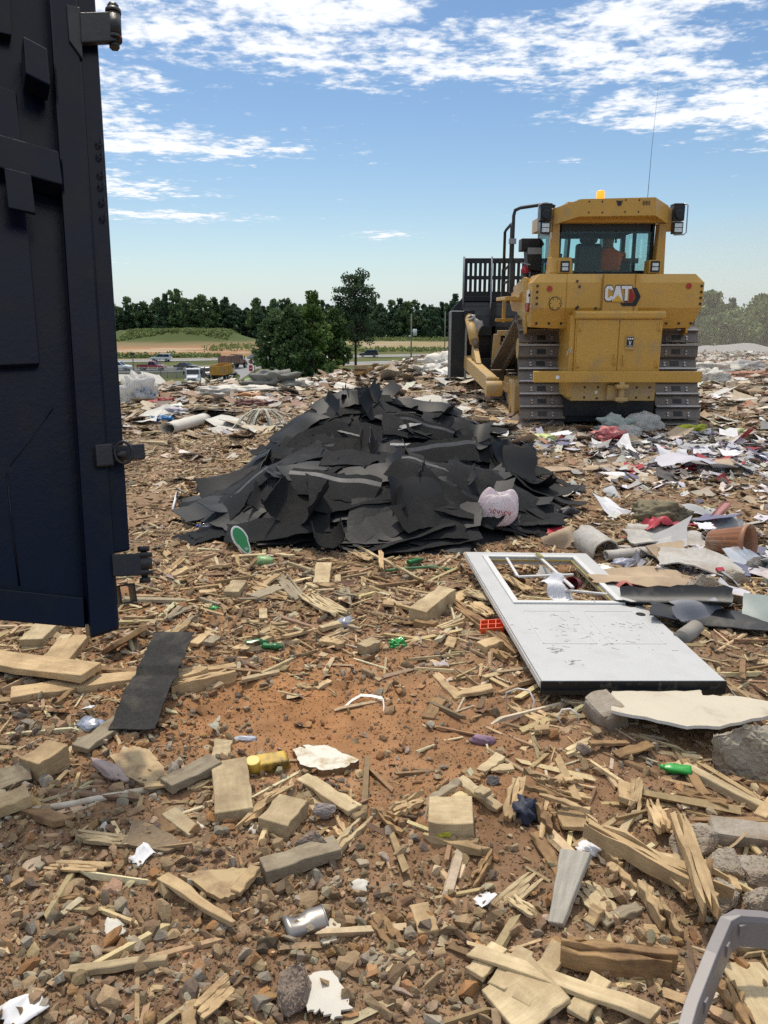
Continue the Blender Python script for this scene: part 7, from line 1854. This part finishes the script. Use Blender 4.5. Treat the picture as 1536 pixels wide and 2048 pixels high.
def chain_fence():
    a, c = at_z(225, 757, FAR_Z), at_z(372, 757, FAR_Z); root = empty('chain_link_fence', a); tag(root, 'grey chain-link fence with posts left of the white dump truck', 'fence')
    d = c - a; L_ = d.length; d.normalize(); wm = bpy.data.materials.new('chain_link'); wm.use_nodes = True; nt = wm.node_tree
    pb = nt.nodes['Principled BSDF']; pb.inputs['Base Color'].default_value = (.22, .23, .22, 1); pb.inputs['Alpha'].default_value = .38
    b = MB(); b.bar(Vector((0, 0, 1.0)), d * L_ + Vector((0, 0, 1.0)), .01, 1.9); b.build('mesh_panel', wm, root)
    for k in range(9):
        b = MB(); p = d * (L_ * k / 8); b.cyl(p + Vector((0, -.03, -.1)), p + Vector((0, -.03, 2.15)), .05, 8); b.build('post', galv, root)
    b = MB(); b.tube([Vector((0, -.03, 2.0)), d * L_ + Vector((0, -.03, 2.0))], .035, 6); b.build('top_rail', galv, root)
chain_fence()
def hut():
    p = at_z(262, 800, FAR_Z); root = empty('shelter', p, (0, 0, R(12))); tag(root, 'small open shelter with a pale sloping roof below the tip', 'shelter')
    m = mat('shelter_roof', (.48, .46, .40), .7, var=.2); b = MB(); b.add([(-1.6, -1, 2.6), (1.6, -1, 2.45), (1.6, 1, 3.25), (-1.6, 1, 3.4), (-1.6, -1, 2.68), (1.6, -1, 2.53), (1.6, 1, 3.33), (-1.6, 1, 3.48)], BOXF); b.build('roof', m, root)
    for x, y in ((-1.4, -.8), (1.4, -.8), (-1.4, .8), (1.4, .8)):
        b = MB(); b.box((x - .08, y - .08, 0), (x + .08, y + .08, 2.55 + (.5 if y > 0 else 0))); b.build('post', MATS['truck_black'], root)
    b = MB(); b.box((-1.3, .6, 0), (1.3, .7, 1.6)); b.build('back_wall', polem, root)
    p = at_z(292, 786, FAR_Z); r2 = empty('gate_booth', p); tag(r2, 'little cream booth right of the open shelter', 'booth')
    b = MB(); b.box((-.5, -.5, 0), (.5, .5, 2.2)); w = b.build('wall', mat('booth_cream', (.55, .50, .30), .7), r2, .02); b = MB(); b.box((-.6, -.6, 2.2005), (.6, .6, 2.35)); b.build('roof', linew, r2); b = MB(); b.box((-.3, -.51, 1.2), (.3, -.5, 1.8)); b.build('window', cglass, w)
hut()
def green_bins():
    g = mat('lime_bin', (.16, .42, .02), .4, var=.2, vscale=2)
    for k, (px, py, lab) in enumerate(((512, 757, 'lime green skip below the rim, left one'), (540, 755, 'lime green skip below the rim, partly behind the tarpaulin'))):
        Y = 46; x = (px - 768) / FPX * (Y * CP + 4 * SP); top = at_y(px, py, Y).z; z = zat(x, Y); h = max(.9, top - z)
        root = empty('skip', (x, Y, z), (0, 0, R(8))); tag(root, lab, 'skip', 'lime green skips')
        b = MB(); b.prism([(-.45, 0), (-.6, h - .12), (.6, h - .12), (.45, 0)], 'y', -.5, .5); b.build('body', g, root, .04)
        b = MB(); b.prism([(-.64, h - .119), (-.64, h - .05), (-.4, h), (.4, h), (.64, h - .05), (.64, h - .119)], 'y', -.55, .55); b.build('lid', g, root, .02)
green_bins()

# ------------------------------------------------------------------ the largest loose pieces, each a thing of its own
def region(px, py):
    v = 'in the near foreground' if py > 1700 else 'in the foreground' if py > 1400 else 'in the middle of the clearing' if py > 1100 else 'beside the dark pile' if py > 900 else 'on the far litter'
    h = 'left' if px < 512 else 'centre' if px < 1024 else 'right'
    return v, h
def individuals(seed, n, dens, ymin, ymax, kinds, smin, smax, aspect, sink, tilt, group, power=1.0, avoid=True, flat=False):
    """kinds: list of (name, meshes, adjective, category)"""
    rng = np.random.default_rng(seed)
    x, y = sample(rng, n * 2, (lambda a, b: dens(a, b) * (pile(a, b) < .012)) if avoid else dens, ymin, ymax, .15, power)
    out = 0
    for i in range(len(x)):
        z = Hs(x[i], y[i]); px, py = project((x[i], y[i], z))
        if not (5 < px < 1531 and py < 2040): continue
        if -40 < px < 270 and py < 1270: continue
        if 330 < px < 1150 and 940 < py < 1115 and ymax <= 7: continue
        if 930 < px < 1480 and 1090 < py < 1390 and ymax <= 7: continue
        name, meshes, adj, cat = kinds[rng.integers(len(kinds))]
        s = smin + (smax - smin) * rng.random() ** 1.6
        o = link(name, meshes[rng.integers(len(meshes))]); o.scale = tuple(s * a * rng.uniform(.65, 1.35) for a in aspect)
        o.location = (x[i], y[i], z + (rng.uniform(.008, .03) if flat else o.scale[2] * (1 - 2 * sink) * .6))
        o.rotation_euler = (rng.normal() * tilt, rng.normal() * tilt, rng.uniform(0, 6.28))
        v, h = region(px, py); tag(o, f'{adj} {v}, {h} part of the photo', cat, group); out += 1
        if out >= n: break
def tmpl(T, m, name, smooth=False): return [npmesh(name, V, F, m, smooth=smooth) for V, F in T]
def stone_mat(name, c, c2): return mat(name, c, .9, col2=c2, vscale=1.4, bump=.4, bscale=6, rnd=.22, spec=.2, dirt=tuple(q * .75 for q in c), dscale=2.5)
st = [stone_mat('tan_stone', (.41, .29, .17), (.31, .21, .12)), stone_mat('orange_stone', (.40, .215, .095), (.30, .15, .065)), stone_mat('grey_stone', (.39, .335, .265), (.29, .25, .195)), stone_mat('dark_stone', (.18, .135, .10), (.12, .09, .07))]
ST = [tmpl(ROCKS[i:18:3] + ROCKS[18 + i % 4:19 + i % 4], m, 'stone') for i, m in enumerate(st)]
kinds_s = [('stone', ST[0], 'tan angular stone', 'stone')] * 4 + [('stone', ST[1], 'orange-brown stone', 'stone')] * 1 + [('stone', ST[2], 'grey stone', 'stone')] * 2 + [('stone', ST[3], 'dark brown stone', 'stone')] * 1
individuals(201, 285, gravel_d, 1.55, 3.9, kinds_s, .022, .044, (1, 1, 1), .22, .6, 'stones lying in the foreground gravel')
woodc = [pine, pale, brownw, greyw]
WC = []
for i, m in enumerate(woodc):
    rng_ = np.random.default_rng(i); WC.append([plank_mesh(rng_.uniform(.14, .34), rng_.uniform(.03, .075), rng_.uniform(.012, .032), 500 + i * 10 + k, (.05 if k % 3 == 0 else 0), m, slant=.02 * (k % 2)) for k in range(7)])
kinds_w = [('wood_offcut', WC[0], 'fresh pine offcut', 'wood piece'), ('wood_offcut', WC[1], 'pale timber offcut', 'wood piece'), ('wood_offcut', WC[2], 'brown timber offcut', 'wood piece'), ('wood_offcut', WC[3], 'weathered grey offcut', 'wood piece')]
individuals(202, 170, lambda x, y: np.clip(.35 + .65 * sstep(3.4, 4.2, y) + .5 * sstep(.2, .7, x) - .95 * gauss(x, y, -.35, 3.2, .85, .55), 0, 1), 1.7, 7.0, kinds_w, .6, 1.15, (1, 1, 1), .1, .14, 'loose wood offcuts in the rubble', flat=True)
def paper_set(colname, c, k0, **k):
    m = mat('scrap_' + colname, c, .6, var=.2, vscale=2, rnd=.15, **k); return tmpl(FLAKES[k0::3], m, 'scrap')
kinds_p = [('paper_scrap', paper_set('white', (.76, .75, .76), 0), 'white torn paper scrap', 'paper scrap')] * 3 + [('card_scrap', paper_set('tan', (.50, .38, .25), 1), 'tan cardboard scrap', 'card scrap')] * 2 + \
          [('plastic_scrap', paper_set('grey', (.40, .39, .38), 2), 'grey plastic scrap', 'plastic scrap')] * 2 + [('card_scrap', paper_set('red', (.42, .04, .05), 0), 'red card scrap', 'card scrap'), ('plastic_scrap', paper_set('blue', (.15, .15, .24), 1), 'dark blue plastic scrap', 'plastic scrap')]
individuals(203, 120, right_d, 4.4, 11.8, kinds_p, .05, .16, (1.3, .8, .7), .0, .25, 'scraps in the litter on the right')
kinds_f = [('paper_scrap', paper_set('offwhite', (.66, .63, .56), 1), 'off-white flattened sheet', 'sheet scrap')] * 3 + [('card_scrap', paper_set('buff', (.52, .42, .29), 2), 'buff card sheet', 'card scrap')] * 2 + [('plastic_scrap', paper_set('pale_grey', (.48, .47, .45), 0), 'pale grey sheet', 'sheet scrap')]
individuals(204, 170, lambda x, y: far_d(x, y) * sstep(9, 12, y + .4 * np.abs(x)), 8.5, 24, kinds_f, .12, .32, (1.4, .7, .5), .1, .22, 'sheets flattened on the far tip face', .8)

# ------------------------------------------------------------------ air: dust raised by the tracks
def volume(name, density, col, aniso=.3):
    m = bpy.data.materials.new(name); m.use_nodes = True; nt = m.node_tree; nt.nodes.remove(nt.nodes['Principled BSDF'])
    v = nt.nodes.new('ShaderNodeVolumePrincipled'); v.inputs['Color'].default_value = (*col, 1); v.inputs['Density'].default_value = density; v.inputs['Anisotropy'].default_value = aniso
    nt.links.new(v.outputs[0], nt.nodes['Material Output'].inputs['Volume']); return m
V, F = ico(4)
tag(link('dust_cloud', npmesh('dust_cloud', V * np.array([6.5, 9.5, 3.3]) + np.array([12.0, 25.5, 1.4]), F, volume('dust_air', .014, (.82, .74, .66)), smooth=True)), 'pale dust drifting right of the bulldozer', kind='stuff')
